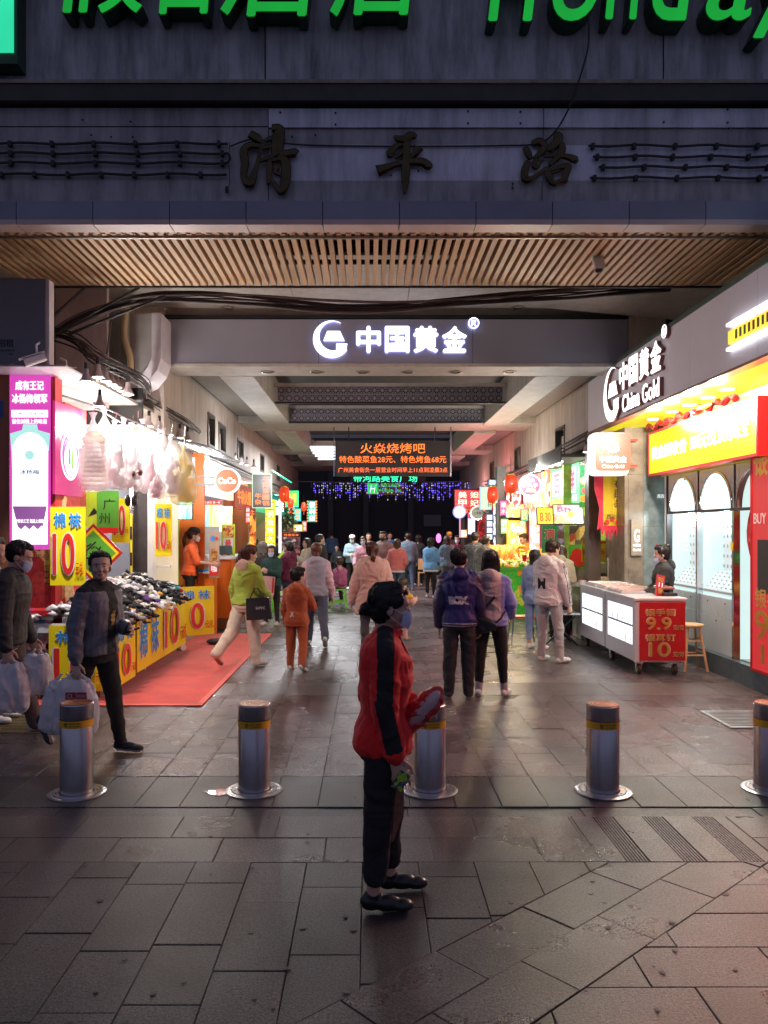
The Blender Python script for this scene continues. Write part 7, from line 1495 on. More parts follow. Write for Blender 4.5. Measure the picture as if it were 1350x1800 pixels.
def rotv(v, pitch, ab, side):
    """direction from straight down, swung forward by pitch and out by ab (radians)"""
    return Vector((side * math.sin(ab) * 1.0, math.sin(pitch) * math.cos(ab), -math.cos(pitch) * math.cos(ab)))
D = math.radians
def human(name_label, px=None, Y=0, x=None, yaw=0, H=1.65, lod=1, fem=True, arms=((5, 8, 15, 0), (5, 8, 15, 0)), legs=((0, 2, 0), (0, 2, 0)), lean=0, head=(0, 0), hair='short', hc=None,
          top=None, ease=.018, hem=.50, sleeve=1.0, bottom=None, wide=1.0, shoe=None, mask=None, hood=None, collar=None, cuff=None, tmat=None, kid=False, z0=0.0, sit=False, group=None, skirt=None, cap=None, pack=None,
          fold=.006, sole=None, look=None, sk=None, slim=1.0, facedet=False, apron=None, bare=False, coatlen=None, seed=1, footyaw=(6, 6), socks=None, hemm=None):
    X0 = X(px, Y) if x is None else x
    root = empty('person', (X0, Y, z0), name_label, 'person', group, D(yaw))
    vx = {0: .0075, 1: .011, 2: .016}[lod]; sk = sk or m_skin; hc = hc or HB; shoe = shoe or mat('shoe_white', (.7, .68, .66), rough=.5); sole = sole or mat('shoe_sole', (.62, .60, .56), rough=.6)
    hh = H * (.142 if not kid else .165 + (.03 if H < 1.1 else 0)); sw_ = H * (.104 if fem else .118) * slim; hw = H * .052
    tl, sl_, ah = .245 * H, .235 * H, .045 * H
    if kid: tl *= .93; sl_ *= .93
    # legs -> pelvis height
    L = []
    for i, s in ((0, -1), (1, 1)):
        a, ab, k_ = [D(q) for q in legs[i]]; L.append((a, ab, k_, s))
    def drop(l): return tl * math.cos(l[0]) * math.cos(l[1]) + sl_ * math.cos(l[0] - l[2]) * math.cos(l[1])
    pz = max(drop(l) for l in L) + ah if not sit else sit
    P = Vector((0, 0, pz)); R = Euler((-D(lean), 0, 0)).to_matrix()
    torso_h = .288 * H if not kid else .27 * H
    def T(x_, y_, z_): return P + R @ Vector((x_, y_, z_))
    hips, knees, ankles = [], [], []
    for (a, ab, k_, s) in L:
        h_ = P + Vector((s * hw, 0, -.0)); kn = h_ + rotv(0, a, ab, s) * tl; an = kn + rotv(0, a - k_, ab * .6, s) * sl_; hips.append(h_); knees.append(kn); ankles.append(an)
    S_, E_, W_, Hd = [], [], [], []
    ua, fa = .168 * H, .145 * H
    for i, s in ((0, -1), (1, 1)):
        a, ab, e_, inn = [D(q) for q in arms[i]]; sh = T(s * sw_ * .95, 0, torso_h - .020 * H)
        d1 = rotv(0, a, ab, s); d2 = rotv(0, a + e_, ab - inn, s); el = sh + R @ (d1 * ua); wr = el + R @ (d2 * fa); S_.append(sh); E_.append(el); W_.append(wr); Hd.append((R @ d2).normalized())
    neck0 = T(0, -.005, torso_h + .012 * H); hb = neck0 + R @ Vector((0, .022, .026 * H))
    HM = Matrix.Translation(hb) @ Euler((-D(lean) * .3 + D(head[1]), 0, D(head[0]))).to_matrix().to_4x4()
    def HP(x_, y_, z_): return HM @ Vector((x_ * hh, y_ * hh, z_ * hh))
    # ---------------- body, one surface
    g = MB(); b_ = g
    def tors(e, z_lo, z_hi, rows):
        rs = []
        for (zz, rx, ry, yo) in rows:
            if zz < z_lo - 1e-6 or zz > z_hi + 1e-6: continue
            rs.append(elr(T(0, yo, (zz - .53) * H * (torso_h / (.288 * H))), rx * H * slim + e, ry * H + e, 20, R, .18))
        return rs
    rowsM = [(.46, .078, .062, 0), (.50, .098, .072, -.004), (.54, .097, .070, -.004), (.60, .084, .060, .004), (.66, .090, .062, .006), (.72, .103, .068, .004), (.77, .112, .064, 0), (.805, .108, .052, -.004), (.83, .070, .042, -.006), (.85, .036, .034, -.004)]
    rowsF = [(.46, .080, .064, 0), (.50, .100, .076, -.006), (.54, .097, .070, -.004), (.60, .076, .054, .002), (.66, .080, .058, .006), (.72, .091, .070, .008), (.77, .098, .060, 0), (.805, .093, .048, -.004), (.83, .060, .038, -.006), (.85, .033, .031, -.004)]
    rows = rowsF if fem else rowsM
    g.rings(tors(0, .46, .85, rows))
    for i in (0, 1):
        g.rcone(hips[i], knees[i], .052 * H * slim, .034 * H, 12); g.rcone(knees[i], ankles[i], .033 * H, .021 * H, 12)
        g.rcone(S_[i], E_[i], .028 * H, .023 * H, 10); g.rcone(E_[i], W_[i], .023 * H, .0155 * H, 10)
    g.rcone(neck0 - R @ Vector((0, 0, .02 * H)), HP(0, -.08, .28), .034 * H if not fem else .029 * H, .031 * H if not fem else .027 * H, 12)
    # hands: palm, four fingers, thumb
    if lod < 2:
        hs = H * .058
        for i, s in ((0, -1), (1, 1)):
            d = Hd[i]; w = W_[i]; side_ = Vector((s, 0, 0)); pal = side_ - d * side_.dot(d); pal = pal.normalized() if pal.length > .2 else Vector((0, 0, 1)); ac = d.cross(pal) * (1 if s > 0 else 1)
            g.rcone(w, w + d * hs * .9, hs * .27, hs * .42, 10, .5, tuple(pal))
            g.rcone(w + d * hs * .35, w + d * hs * 1.0, hs * .40, hs * .44, 10, .42, tuple(pal))
            fr = max(hs * .098, vx * .85)
            for q, (of, ln) in enumerate(((-.36, .78), (-.12, .90), (.12, .84), (.35, .66))):
                b0 = w + d * hs * 1.05 + ac * hs * of * (1.15 if lod == 0 else 1.2); curl = -pal * (.25 + .12 * q)
                b1 = b0 + (d + curl * .8).normalized() * hs * ln * .5; b2 = b1 + (d * .75 + curl * 2.2).normalized() * hs * ln * .45
                g.rcone(b0, b1, fr * 1.1, fr, 6); g.rcone(b1, b2, fr, fr * .85, 6)
            fy = Vector((0, 1, 0)); t_s = 1 if ac.dot(R @ fy) > 0 else -1
            b0 = w + d * hs * .35 + ac * hs * .32 * t_s; b1 = b0 + (d * .75 + ac * .6 * t_s - pal * .25).normalized() * hs * .52; b2 = b1 + (d * .95 + ac * .1 * t_s - pal * .3).normalized() * hs * .38
            g.rcone(b0, b1, fr * 1.5, fr * 1.15, 7); g.rcone(b1, b2, fr * 1.15, fr * .95, 7)
    else:
        for i in (0, 1): g.rcone(W_[i], W_[i] + Hd[i] * H * .07, H * .018, H * .016, 8, .6)
    # head
    def he(c, r): g.ell((0, 0, 0), (1, 1, 1), 20, 14, HM @ Matrix.Translation(Vector(c) * hh) @ Matrix.Diagonal((r[0] * hh, r[1] * hh, r[2] * hh, 1)))
    he((0, -.04, .63), (.345, .42, .36)); he((0, .12, .42), (.275, .27, .35)); he((0, .20, .16), (.17, .18, .14)); he((0, .02, .28), (.27, .26, .2)); he((0, .30, .60), (.2, .10, .1))
    if not (hair in ('cap2',)):
        g.rcone(HP(0, .385, .52), HP(0, .445, .38), .032 * hh, .052 * hh, 8); he((0, .39, .365), (.075, .06, .04))
        he((0, .37, .235), (.10, .05, .035)); he((-.16, .27, .36), (.09, .1, .08)); he((.16, .27, .36), (.09, .1, .08))
    he((-.345, -.02, .43), (.035, .085, .13)); he((.345, -.02, .43), (.035, .085, .13))
    ankles_b = []
    for i in (0, 1):
        (a, ab, k_, s) = L[i]; fp_ = (a - k_) ; fy_ = D(footyaw[i]) * s
        ft = Vector((math.sin(fy_), math.cos(fy_) * math.cos(fp_ * .9), math.sin(fp_ * .9))) if not sit else Vector((0, 1, 0))
        if abs(a - k_) < .3: ft = Vector((math.sin(fy_), math.cos(fy_), 0))
        ankles_b.append(ft); g.rcone(ankles[i] - Vector((0, 0, ah * .5)), ankles[i] + ft * .09 * H - Vector((0, 0, ah * .55)), .018 * H, .016 * H, 8)
    bm_ = remesh(g, vx, 2)
    fc, fn = faces_of(bm_)
    inv = np.array(HM.inverted()); lc = (fc @ inv[:3, :3].T + inv[:3, 3]) / hh
    mi = np.zeros(len(fc), int); mi[(np.abs(lc[:, 0]) < .10) & (lc[:, 1] > .36) & (np.abs(lc[:, 2] - .235) < .035)] = 1
    o = obj('body', bm_, [sk, m_lip], root, world=False); bm_.polygons.foreach_set('material_index', mi)
    if facedet or lod == 0 or mask or look:
        for s in (-1, 1):
            M = HM @ Matrix.Translation(Vector((s * .135, .352, .50)) * hh) @ Matrix.Diagonal((.048 * hh, .032 * hh, .018 * hh, 1)); eo = obj('eye', MB().ell((0, 0, 0), (1, 1, 1), 12, 8, M), m_eyew, root, world=False, smooth=True)
            M = HM @ Matrix.Translation(Vector((s * .135, .376, .50)) * hh) @ Matrix.Diagonal((.024 * hh, .014 * hh, .019 * hh, 1)); obj('iris', MB().ell((0, 0, 0), (1, 1, 1), 10, 7, M), m_eyed, eo, world=False, smooth=True)
            obj('brow', MB().tube([HP(s * .06, .405, .585), HP(s * .14, .400, .605), HP(s * .22, .345, .585)], [.007 * hh, .011 * hh, .005 * hh], 6), hc if hc is not HG else HB, root, world=False, smooth=True)
    # ---------------- mask
    if mask:
        low = .10 if look == 'chin' else 0.0
        g = MB(); rr = []; nu, nv = 14, 8
        for j in range(nv + 1):
            v = j / nv; z = (.03 + .40 * v) - (.13 if look == 'chin' else 0); row = []
            for i in range(nu + 1):
                u = -1 + 2 * i / nu; th = u * 1.12
                bulge = .075 * math.exp(-(u * 2.2) ** 2) * (.5 + .5 * math.sin(PI * v)) ; pl = .006 * math.sin(v * PI * 6) * (1 - abs(u))
                nar = (1 - .25 * (1 - v) ** 2); row.append((.285 * math.sin(th) * nar, .13 + (.285 + bulge + pl) * math.cos(th) * (1 - .12 * (1 - v) ** 2) + .02, z + .05 * abs(u) * (v < .5) * (1 - 2 * v) * 1.6))
            rr.append(row)
        vs = [tuple(HP(*p)) for r_ in rr for p in r_]; n0 = len(vs); vs += [tuple(HP(p[0] * .96, p[1] - .02, p[2])) for r_ in rr for p in r_]; w_ = nu + 1
        fs = [(j * w_ + i, j * w_ + i + 1, (j + 1) * w_ + i + 1, (j + 1) * w_ + i) for j in range(nv) for i in range(nu)]; g.add(vs, fs + [tuple(q + n0 for q in f[::-1]) for f in fs])
        mo = obj('face_mask', g, mask, root, world=False, smooth=True)
        if lod == 0 or look:
            g = MB()
            for s in (-1, 1): g.tube([HP(*(rr[-2][0 if s < 0 else -1])), HP(s * .34, .1, .46), HP(s * .365, -.06, .50)], .006 * hh, 5).tube([HP(*(rr[1][0 if s < 0 else -1])), HP(s * .33, .1, .24), HP(s * .36, -.06, .36)], .006 * hh, 5)
            obj('ear_loop', g, m_maskw, mo, world=False)
    # ---------------- hair
    g = MB()
    def e2(c, r): g.ell((0, 0, 0), (1, 1, 1), 20, 14, HM @ Matrix.Translation(Vector(c) * hh) @ Matrix.Diagonal((r[0] * hh, r[1] * hh, r[2] * hh, 1)))
    if hair != 'bald':
        short = hair in ('short', 'crop')
        e2((0, -.12, .66), (.385, .42, .385)); e2((0, -.02, .87), (.31, .36, .16)); e2((0, -.16, .42), (.335, .31, .32 if not short else .22))
        if not short: e2((0, -.12, .52), (.385, .34, .3)); e2((-.27, .0, .68), (.12, .26, .22)); e2((.27, .0, .68), (.12, .26, .22)); e2((0, .01, .86), (.32, .36, .19))
        if hair == 'short':
            for k_ in range(9): e2((-.22 + .055 * k_, .12 + .05 * math.sin(k_ * 2), .95 + .03 * math.cos(k_ * 3)), (.09, .13, .08))
        if hair in ('bob', 'long'):
            dn = .02 if hair == 'bob' else -.75
            for s in (-1, 1): g.rcone(HP(s * .30, -.02, .6), HP(s * (.34 if hair == 'bob' else .27), .02 if hair == 'bob' else -.02, dn if hair == 'bob' else -.5), .14 * hh, (.11 if hair == 'bob' else .08) * hh, 12)
            g.rings([elr(HP(0, -.15 - .04 * t, .6 - (.62 if hair == 'bob' else 1.4) * t), (.36 - (.0 if hair == 'bob' else .1) * t) * hh, (.27 - (.04 if hair == 'bob' else .12) * t) * hh, 18) for t in (0, .3, .6, .85, 1)][::-1])
        if hair == 'pony':
            g.rcone(HP(0, -.40, .62), HP(0, -.56, .52), .09 * hh, .12 * hh, 10); g.rings([elr(HP(.02 * k_, -.54 - .10 * math.sin(k_ * .8), .62 - .25 * k_), q * hh, q * .8 * hh, 12) for k_, q in enumerate((.05, .11, .15, .155, .14, .11, .06))][::-1])
        if hair == 'bun': e2((0, -.52, .40), (.15, .15, .15)); e2((.03, -.60, .33), (.09, .1, .09)); e2((0, -.42, .44), (.2, .1, .16))
        if hair == 'topbun': e2((0, -.36, .95), (.15, .15, .14)); e2((0, -.30, .84), (.2, .16, .14))
        if hair == 'low': g.rings([elr(HP(.0, -.36 - .03 * k_, .5 - .22 * k_), q * hh, q * .7 * hh, 12) for k_, q in enumerate((.16, .2, .18, .14, .09))][::-1])
        hm = remesh(g, vx * 1.0, 1, hair=.006, seed=seed); ho = obj('hair', hm, hc, root, world=False)
        if lod == 0:
            bv = BVHTree.FromPolygons([v.co for v in hm.vertices], [p.vertices for p in hm.polygons]); rq = random.Random(seed); g = MB(); tgt = HP(0, -.52, .40) if hair == 'bun' else None; crown = HP(0, -.15, 1.05)
            nvx = len(hm.vertices)
            for _ in range(420):
                p = hm.vertices[rq.randrange(nvx)].co.copy(); pts = []
                dr = (p - crown).normalized()
                for k_ in range(7):
                    q, n_, _i, _d = bv.find_nearest(p)
                    if q is None: break
                    pts.append(tuple(q + n_ * .0022)); t = ((tgt - q) if tgt else (dr * .25 + Vector((0, 0, -1))))
                    t = t - n_ * t.dot(n_); t = t.normalized() if t.length > 1e-4 else Vector((0, 0, -1)); p = q + (t + Vector((rq.gauss(0, .12), rq.gauss(0, .12), rq.gauss(0, .08)))) * .014
                if len(pts) > 3: g.tube(pts, [.0016] * (len(pts) - 1) + [.0004], 3)
            if g.v: obj('loose_hair', g, hc, ho, world=False)['kind'] = 'stuff'
    if cap:
        g = MB(); g.rings([[tuple(HP(.41 * q * math.cos(2 * PI * k_ / 22), -.02 + .47 * q * math.sin(2 * PI * k_ / 22), z_)) for k_ in range(22)] for q, z_ in ((1, .70), (1, .82), (.9, .95), (.65, 1.06), (.2, 1.10))])
        co = obj('cap', g, cap, root, world=False, smooth=True); g = MB(); n = 10
        top_ = [HP(.30 * math.cos(PI * k_ / n), .36 + .38 * math.sin(PI * k_ / n), .735 - .05 * math.sin(PI * k_ / n)) for k_ in range(n + 1)]; bt = [p_ - Vector((0, 0, .02 * hh)) for p_ in top_]
        g.rings([[tuple(p_) for p_ in top_], [tuple(p_) for p_ in bt]]); obj('brim', g, cap, co, world=False)
    # ---------------- trousers / skirt
    g = MB(); e_ = .010
    g.rings([elr(T(0, yo, (zz - .53) * H), rx * H * slim + e_, ry * H + e_, 20, R if zz > .5 else None, .1) for (zz, rx, ry, yo) in rows if zz <= .60])
    kr, ar = .036 * H * (wide ** .5), .026 * H * (1 + (wide - 1) * .62)
    for i in (0, 1):
        hp = hips[i]; g.rcone(hp + Vector((0, 0, .0)), knees[i], .058 * H * slim, kr + .004, 14); an = ankles[i] + (ankles[i] - knees[i]).normalized() * (.0 if not bare else -.06 * H)
        g.rcone(knees[i], an, kr + .003, ar, 14)
    bm2 = remesh(g, vx, 3, fold=fold * .6, fs=(5, 5, 9), seed=seed + 20, zmin=.02 if z0 == 0 else None)
    obj('trousers', bm2, bottom or cloth('black', (.012, .012, .014)), root, world=False)
    # ---------------- top
    g = MB(); lowz = hem if coatlen is None else coatlen
    rr_ = tors(ease, .5, .83, rows)
    # hem ring and below-hip extension
    z_h = lowz; base = rows[1]
    ext = []
    if z_h < .5:
        for t in (0, .5): zz = z_h + (.5 - z_h) * t; ee = ease * (1.2 if coatlen else .75); ext.append(elr(T(0, -.004, (zz - .53) * H), base[1] * H * slim + ee, base[2] * H + ee, 20, R, .12))
        rr_ = ext + rr_
    else: rr_ = [elr(T(0, -.002, (z_h - .53) * H), (base[1] - .004) * H * slim + ease * .9, base[2] * H + ease * .9, 20, R, .12)] + [r_ for r_, row in zip(tors(ease, .5, .83, rows), [q for q in rows if .5 <= q[0] <= .83]) if row[0] > z_h + .015]
    g.rings(rr_); sr_ = ease
    for i, s in ((0, -1), (1, 1)):
        wr = E_[i] + (W_[i] - E_[i]) * sleeve
        g.rcone(S_[i] - Vector((s * .012 * H, 0, .006 * H)), E_[i], .031 * H + sr_ * .8, .027 * H + sr_ * .8, 14); g.rcone(T(s * .03 * H, -.006, torso_h + .012 * H), S_[i] + Vector((0, 0, -.004 * H)), .030 * H + sr_ * .4, .024 * H + sr_ * .7, 12)
        if sleeve > .3: g.rcone(E_[i], wr, .026 * H + sr_ * .75, .021 * H + sr_ * .45, 14)
    if collar: g.rings([elr(neck0 + R @ Vector((0, .004 + .006 * k_, (-.02 + .022 * k_) * H)), (.048 - .004 * k_) * H + .01, (.046 - .003 * k_) * H + .01, 16, R) for k_ in range(3)])
    if hood:
        g.ell((0, 0, 0), (1, 1, 1), 16, 10, Matrix.Translation(T(0, -.060 * H, torso_h + .008 * H)) @ R.to_4x4() @ Matrix.Diagonal((.066 * H, .036 * H, .052 * H, 1))); g.ell((0, 0, 0), (1, 1, 1), 14, 9, Matrix.Translation(T(0, -.064 * H, torso_h - .04 * H)) @ R.to_4x4() @ Matrix.Diagonal((.046 * H, .026 * H, .05 * H, 1)))
        g.ell((0, 0, 0), (1, 1, 1), 16, 8, Matrix.Translation(T(0, .0, torso_h + .02 * H)) @ R.to_4x4() @ Matrix.Diagonal((.060 * H, .052 * H, .026 * H, 1)))
    tm = remesh(g, vx, 2, fold=fold * .85, fs=(6.5, 6.5, 7.5), seed=seed)
    mats_ = [top or cloth('grey', (.2, .2, .22))]
    if tmat:
        mats_ += list(tmat[0]); fc, fn = faces_of(tm); info = dict(S=S_, E=E_, W=W_, H=H, pz=pz, T=T, hb=hb); mi = tmat[1](fc, fn, info).astype(int)
    to = obj('jacket', tm, mats_, root, world=False)
    if tmat: tm.polygons.foreach_set('material_index', mi)
    if hemm:
        g = MB(); z_ = (z_h - .53) * H
        g.rings([elr(T(0, -.003, z_ + q), (base[1] - .001) * H * slim + ease * .95 + .003, base[2] * H + ease * .95 + .004, 28, R, .12) for q in (-.035, -.02, 0, .012)], cap=True); obj('hem_band', g, hemm, to, world=False, smooth=True)
    # ---------------- shoes
    for i in (0, 1):
        an = ankles[i]; ft = ankles_b[i].normalized(); up = Vector((0, 0, 1)) - ft * ft.z; up = up.normalized(); sd = ft.cross(up)
        MM = Matrix((tuple(sd), tuple(ft), tuple(up))).transposed().to_4x4(); MM.translation = an - up * ah * .92
        g = MB(); k_ = H / 1.65
        def se(c, r): g.ell((0, 0, 0), (1, 1, 1), 14, 9, MM @ Matrix.Translation(Vector(c) * k_) @ Matrix.Diagonal((r[0] * k_, r[1] * k_, r[2] * k_, 1)))
        se((0, -.01, .045), (.040, .058, .046)); se((0, .07, .038), (.042, .08, .040)); se((0, .145, .030), (.046, .062, .032)); se((0, .0, .075), (.036, .045, .035))
        sh = remesh(g, max(.006, vx * .7), 2)
        fc, fn = faces_of(sh); iv = np.array(MM.inverted()); lc = fc @ iv[:3, :3].T + iv[:3, 3]; a_ = np.zeros(len(sh.vertices) * 3); sh.vertices.foreach_get('co', a_); a_ = a_.reshape(-1, 3); l_ = a_ @ iv[:3, :3].T + iv[:3, 3]; l_[:, 2] = np.maximum(l_[:, 2], .006)
        Mf = np.array(MM); a_ = l_ @ Mf[:3, :3].T + Mf[:3, 3]; sh.vertices.foreach_set('co', a_.ravel()); sh.update()
        so = obj('shoe', sh, [shoe, sole], root, world=False); sh.polygons.foreach_set('material_index', (lc[:, 2] < .026 * k_).astype(int))
        if socks: obj('sock', MB().rcone(an - up * .02, an + (knees[i] - an).normalized() * .09, .026 * H, .027 * H, 12), socks, root, world=False, smooth=True)
    inf = dict(root=root, S=S_, E=E_, W=W_, Hd=Hd, T=T, HP=HP, hh=hh, H=H, pz=pz, R=R, top=tm, topo=to, hb=hb, torso_h=torso_h, hips=hips, knees=knees, ankles=ankles)
    if pack: backpack(inf, pack)
    if apron:
        g = MB(); g.rings([[tuple(T(w_ * math.sin(a), .068 * H + (ease + .012) + .02 * math.cos(a) - .02, z_)) for a in [-1.2 + .3 * q for q in range(9)]] + [tuple(T(w_ * math.sin(a) * .98, .068 * H + (ease + .006) + .02 * math.cos(a) - .02, z_)) for a in [1.2 - .3 * q for q in range(9)]] for z_, w_ in ((-.12 * H, .115 * H), (.0, .112 * H), (.1 * H, .08 * H), (.22 * H, .06 * H))]); obj('apron', g, apron, root, world=False, smooth=True)
    return inf
def on_back(inf, txt, cx, cz, w, h, m, face=-1, name='print', off=.006, bold=.03, shear=0):
    """lettering laid onto the garment; face -1 = back, +1 = chest"""
    bvh = BVHTree.FromPolygons([v.co for v in inf['top'].vertices], [p.vertices for p in inf['top'].polygons])
    a, fs, asp = text_mesh(txt, bold, 0.1, shear); vs = []
    for p in a:
        q = inf['T'](cx + (p[0] - .5) * w * (1 if face < 0 else -1), 0, cz + (p[1] - .5) * h); o_ = q + inf['R'] @ Vector((0, face * .5, 0)); hit = bvh.ray_cast(o_, inf['R'] @ Vector((0, -face, 0)))
        q2 = (hit[0] if hit[0] else q) + inf['R'] @ Vector((0, face * (off - .003 * p[2]), 0)); vs.append(tuple(q2))
    obj(name, MB().add(vs, fs), m, inf['topo'], world=False)
def backpack(inf, m):
    T, H = inf['T'], inf['H']; g = MB(); rs = []
    for (z_, w_, d_) in ((.02, .07, .03), (.05, .085, .05), (.12, .09, .055), (.20, .085, .05), (.25, .06, .035), (.265, .03, .02)): rs.append(elr(T(0, -.115 * H, z_ * H), w_ * H, d_ * H, 16, inf['R'], .25))
    g.rings(rs); b = remesh(g, .012, 2, fold=.004, seed=3)
    r = empty('backpack', inf['root'].location + Matrix.Rotation(inf['root'].rotation_euler.z, 4, 'Z') @ Vector((0, 0, 0)), m[1], 'backpack', None, inf['root'].rotation_euler.z)
    obj('bag_body', b, m[0], r, world=False)
    for s in (-1, 1): obj('strap', MB().tube([T(s * .05 * H, -.075 * H, .25 * H), T(s * .062 * H, -.02 * H, .305 * H), T(s * .066 * H, .06 * H, .26 * H), T(s * .075 * H, .072 * H, .17 * H), T(s * .085 * H, .0, .08 * H), T(s * .07 * H, -.07 * H, .05 * H)], .011, 6), m_rod, r, world=False)
def world_pt(inf, v): return inf['root'].location + Matrix.Rotation(inf['root'].rotation_euler.z, 3, 'Z') @ Vector(v)
# ------------------------------------------------------------------ THE WOMAN IN RED
c_red = cloth('red', (.80, .018, .016), v=.08, sheen=.1); c_black = cloth('black', (.012, .012, .014)); c_blk2 = cloth('black_knit', (.02, .02, .022))
def stripe(fc, fn, I):
    out = np.zeros(len(fc))
    for i, s in ((1, 1),):
        for a, b in ((I['S'][i], I['E'][i]), (I['E'][i], I['W'][i])):
            a = np.array(a); b = np.array(b); ab = b - a; t = ((fc - a) @ ab) / (ab @ ab); near = a + np.clip(t, -.15, .93)[:, None] * ab; d = fc - near
            d -= (d @ ab / (ab @ ab))[:, None] * ab; r = np.linalg.norm(d, axis=1); m = (t > -.25) & (t < (.90 if b is not None else 1)) & (d[:, 0] * s > .0) & (np.abs(d[:, 1]) < .040) & (r < .16) & (fn[:, 0] * s > .15)
            out[m] = 1
    sh = np.array(I['S'][1]); m = (fc[:, 2] > sh[2] - .01) & (fc[:, 0] > .045) & (np.abs(fc[:, 1] - sh[1] + .0) < .042) & (fn[:, 2] > -.1); out[m] = 1
    return out
w = human('woman with a bun and blue mask in a red jacket standing in front', px=674, Y=3.99, yaw=-90, H=1.60, lod=0, hair='bun', top=c_red, ease=.026, hem=.48, bottom=c_black, wide=1.55, slim=.98,
          shoe=mat('flat_black', (.012, .012, .013), rough=.3), sole=mat('flat_sole', (.01, .01, .011), rough=.6), mask=m_mask, arms=((-16, 2, 98, 26), (0, 5, 14, 4)), legs=((4, 3, 3), (-3, 3, 2)), lean=1, head=(0, -5), collar=True, tmat=([c_black], stripe), fold=.009, seed=5, bare=True, footyaw=(4, 2))
# collar flap and lanyard cloth in front
T, H = w['T'], w['H']
obj('neck_flap', MB().rings([[tuple(T(x_, .055 + .055 * t + .01 * math.sin(x_ * 30), w['torso_h'] + .045 - .105 * t)) for x_ in (-.05, -.02, .02, .05)] + [tuple(T(x_, .045 + .05 * t, w['torso_h'] + .045 - .105 * t)) for x_ in (.05, .02, -.02, -.05)] for t in (0, .3, .7, 1)]), c_blk2, w['root'], world=False, smooth=True)
obj('zip', MB().tube([tuple(T(0, .105, w['torso_h'] - .06 - .03 * k_)) for k_ in range(13)], .003, 5), m_chrome, w['topo'], world=False)
g = MB(); wr = Vector(w['W'][1]); el = Vector(w['E'][1]); d_ = (wr - el).normalized(); g.tube([el + (wr - el) * .84, el + (wr - el) * .9, wr + d_ * .01], [.044, .043, .038], 14); obj('cuff', g, c_red, w['topo'], world=False, smooth=True)
# what she holds: bundle with a clear lid, and a fan
lh = world_pt(w, Vector(w['W'][0]) + Vector(w['Hd'][0]) * .09)
r = empty('red_bundle', lh, 'red folded bag with a clear plastic cover held up by the woman in red', 'bag')
g = MB(); M = Matrix.Translation(lh + Vector((-.03, -.04, .0))) @ Euler((0, -.75, 0)).to_matrix().to_4x4()
g.rings([[tuple(M @ Vector((x_, y_ * w_, z_ * w_))) for y_, z_ in ((-.07, -.05), (-.03, -.065), (.05, -.05), (.075, 0), (.05, .05), (-.03, .06), (-.075, .03))] for x_, w_ in ((-.13, .75), (-.07, .95), (0, 1), (.07, .9), (.12, .55), (.145, .2))])
obj('folded_bag', remesh(g, .008, 2, fold=.006, fs=(18, 18, 18), seed=9), [mat('bag_red', (.40, .02, .03), rough=.35, var=.3, vs=14)], None, world=False).parent = r
for c_ in r.children: c_.location = -r.location
g = MB(); M2 = Matrix.Translation(lh + Vector((-.02, -.10, .01))) @ Euler((0, -.85, 0)).to_matrix().to_4x4(); g.rings([[tuple(M2 @ Vector((q * .115 * math.cos(2 * PI * k_ / 20), yy, q * .036 * math.sin(2 * PI * k_ / 20)))) for k_ in range(20)] for q, yy in ((1, .02), (1, 0), (.9, -.012), (.4, -.02))])
obj('clear_cover', g, mat('clear_film', (.75, .82, .85), rough=.12, alpha=.45, spec=1, coat=1), r, smooth=True)
rh_ = world_pt(w, Vector(w['W'][1]) + Vector(w['Hd'][1]) * .07)
r = empty('paper_fan', rh_, 'dark thin stick with a green printed leaflet held low by the woman in red', 'leaflet')
M = Matrix.Translation(rh_) @ Euler((.0, .28, 0)).to_matrix().to_4x4()
obj('leaflet', MB().box(.0, .055, -.03, -.027, -.075, .015, M @ Euler((0, .25, 0)).to_matrix().to_4x4()), poster('leaflet_print', [(.3, .5, .03), (.5, .6, .55), (.05, .08, .1), (.35, .6, .05), (.1, .1, .15)], 30, 0), r)
obj('stick', MB().rings([[tuple(M @ Vector(p)) for p in q] for q in (((-.012, -.01, .05), (.012, -.01, .05), (.012, -.006, .05), (-.012, -.006, .05)), ((.03, -.01, -.18), (.075, -.01, -.18), (.075, -.006, -.18), (.03, -.006, -.18)), ((.06, -.01, -.33), (.067, -.01, -.33), (.067, -.006, -.33), (.06, -.006, -.33)))]), mat('fan_brown', (.20, .07, .05), rough=.5, var=.4, vs=30), r)
# ------------------------------------------------------------------ THE STRIDING MAN, far left men
c_gj = cloth('grey_jacket', (.135, .14, .17), v=.12, r=.6); c_bag = mat('bag_white', (.68, .68, .72), rough=.4, var=.06, vs=6, alpha=.82, bump=.2, bs=14)
def openfront(fc, fn, I):
    m = (np.abs(fc[:, 0] + .015) < .055) & (fn[:, 1] > .25) & (np.abs(fc[:, 0]) < .09); n = (fc[:, 2] > I['S'][0][2] + .02); return (m | n).astype(int)
man = human('man in a short grey jacket striding past the stall with a plastic bag', px=170, Y=6.62, yaw=-112, H=1.70, lod=0, fem=False, hair='crop', hc=HB, top=c_gj, ease=.03, hem=.505, bottom=c_black, wide=1.15, shoe=mat('canvas_black', (.02, .02, .022), rough=.7), sole=mat('sole_offwhite', (.42, .42, .42), rough=.6),
            arms=((4, 4, 84, 34), (-4, 10, 14, 4)), legs=((12, 2, 2), (-20, 2, 34)), lean=2, head=(-48, 2), collar=True, tmat=([c_blk2], openfront), facedet=True, sk=m_skin2, fold=.008, seed=14)
on_back(man, '#', -.01, .26, .05, .12, mat('gold_print', (.45, .32, .08), rough=.5), face=1)
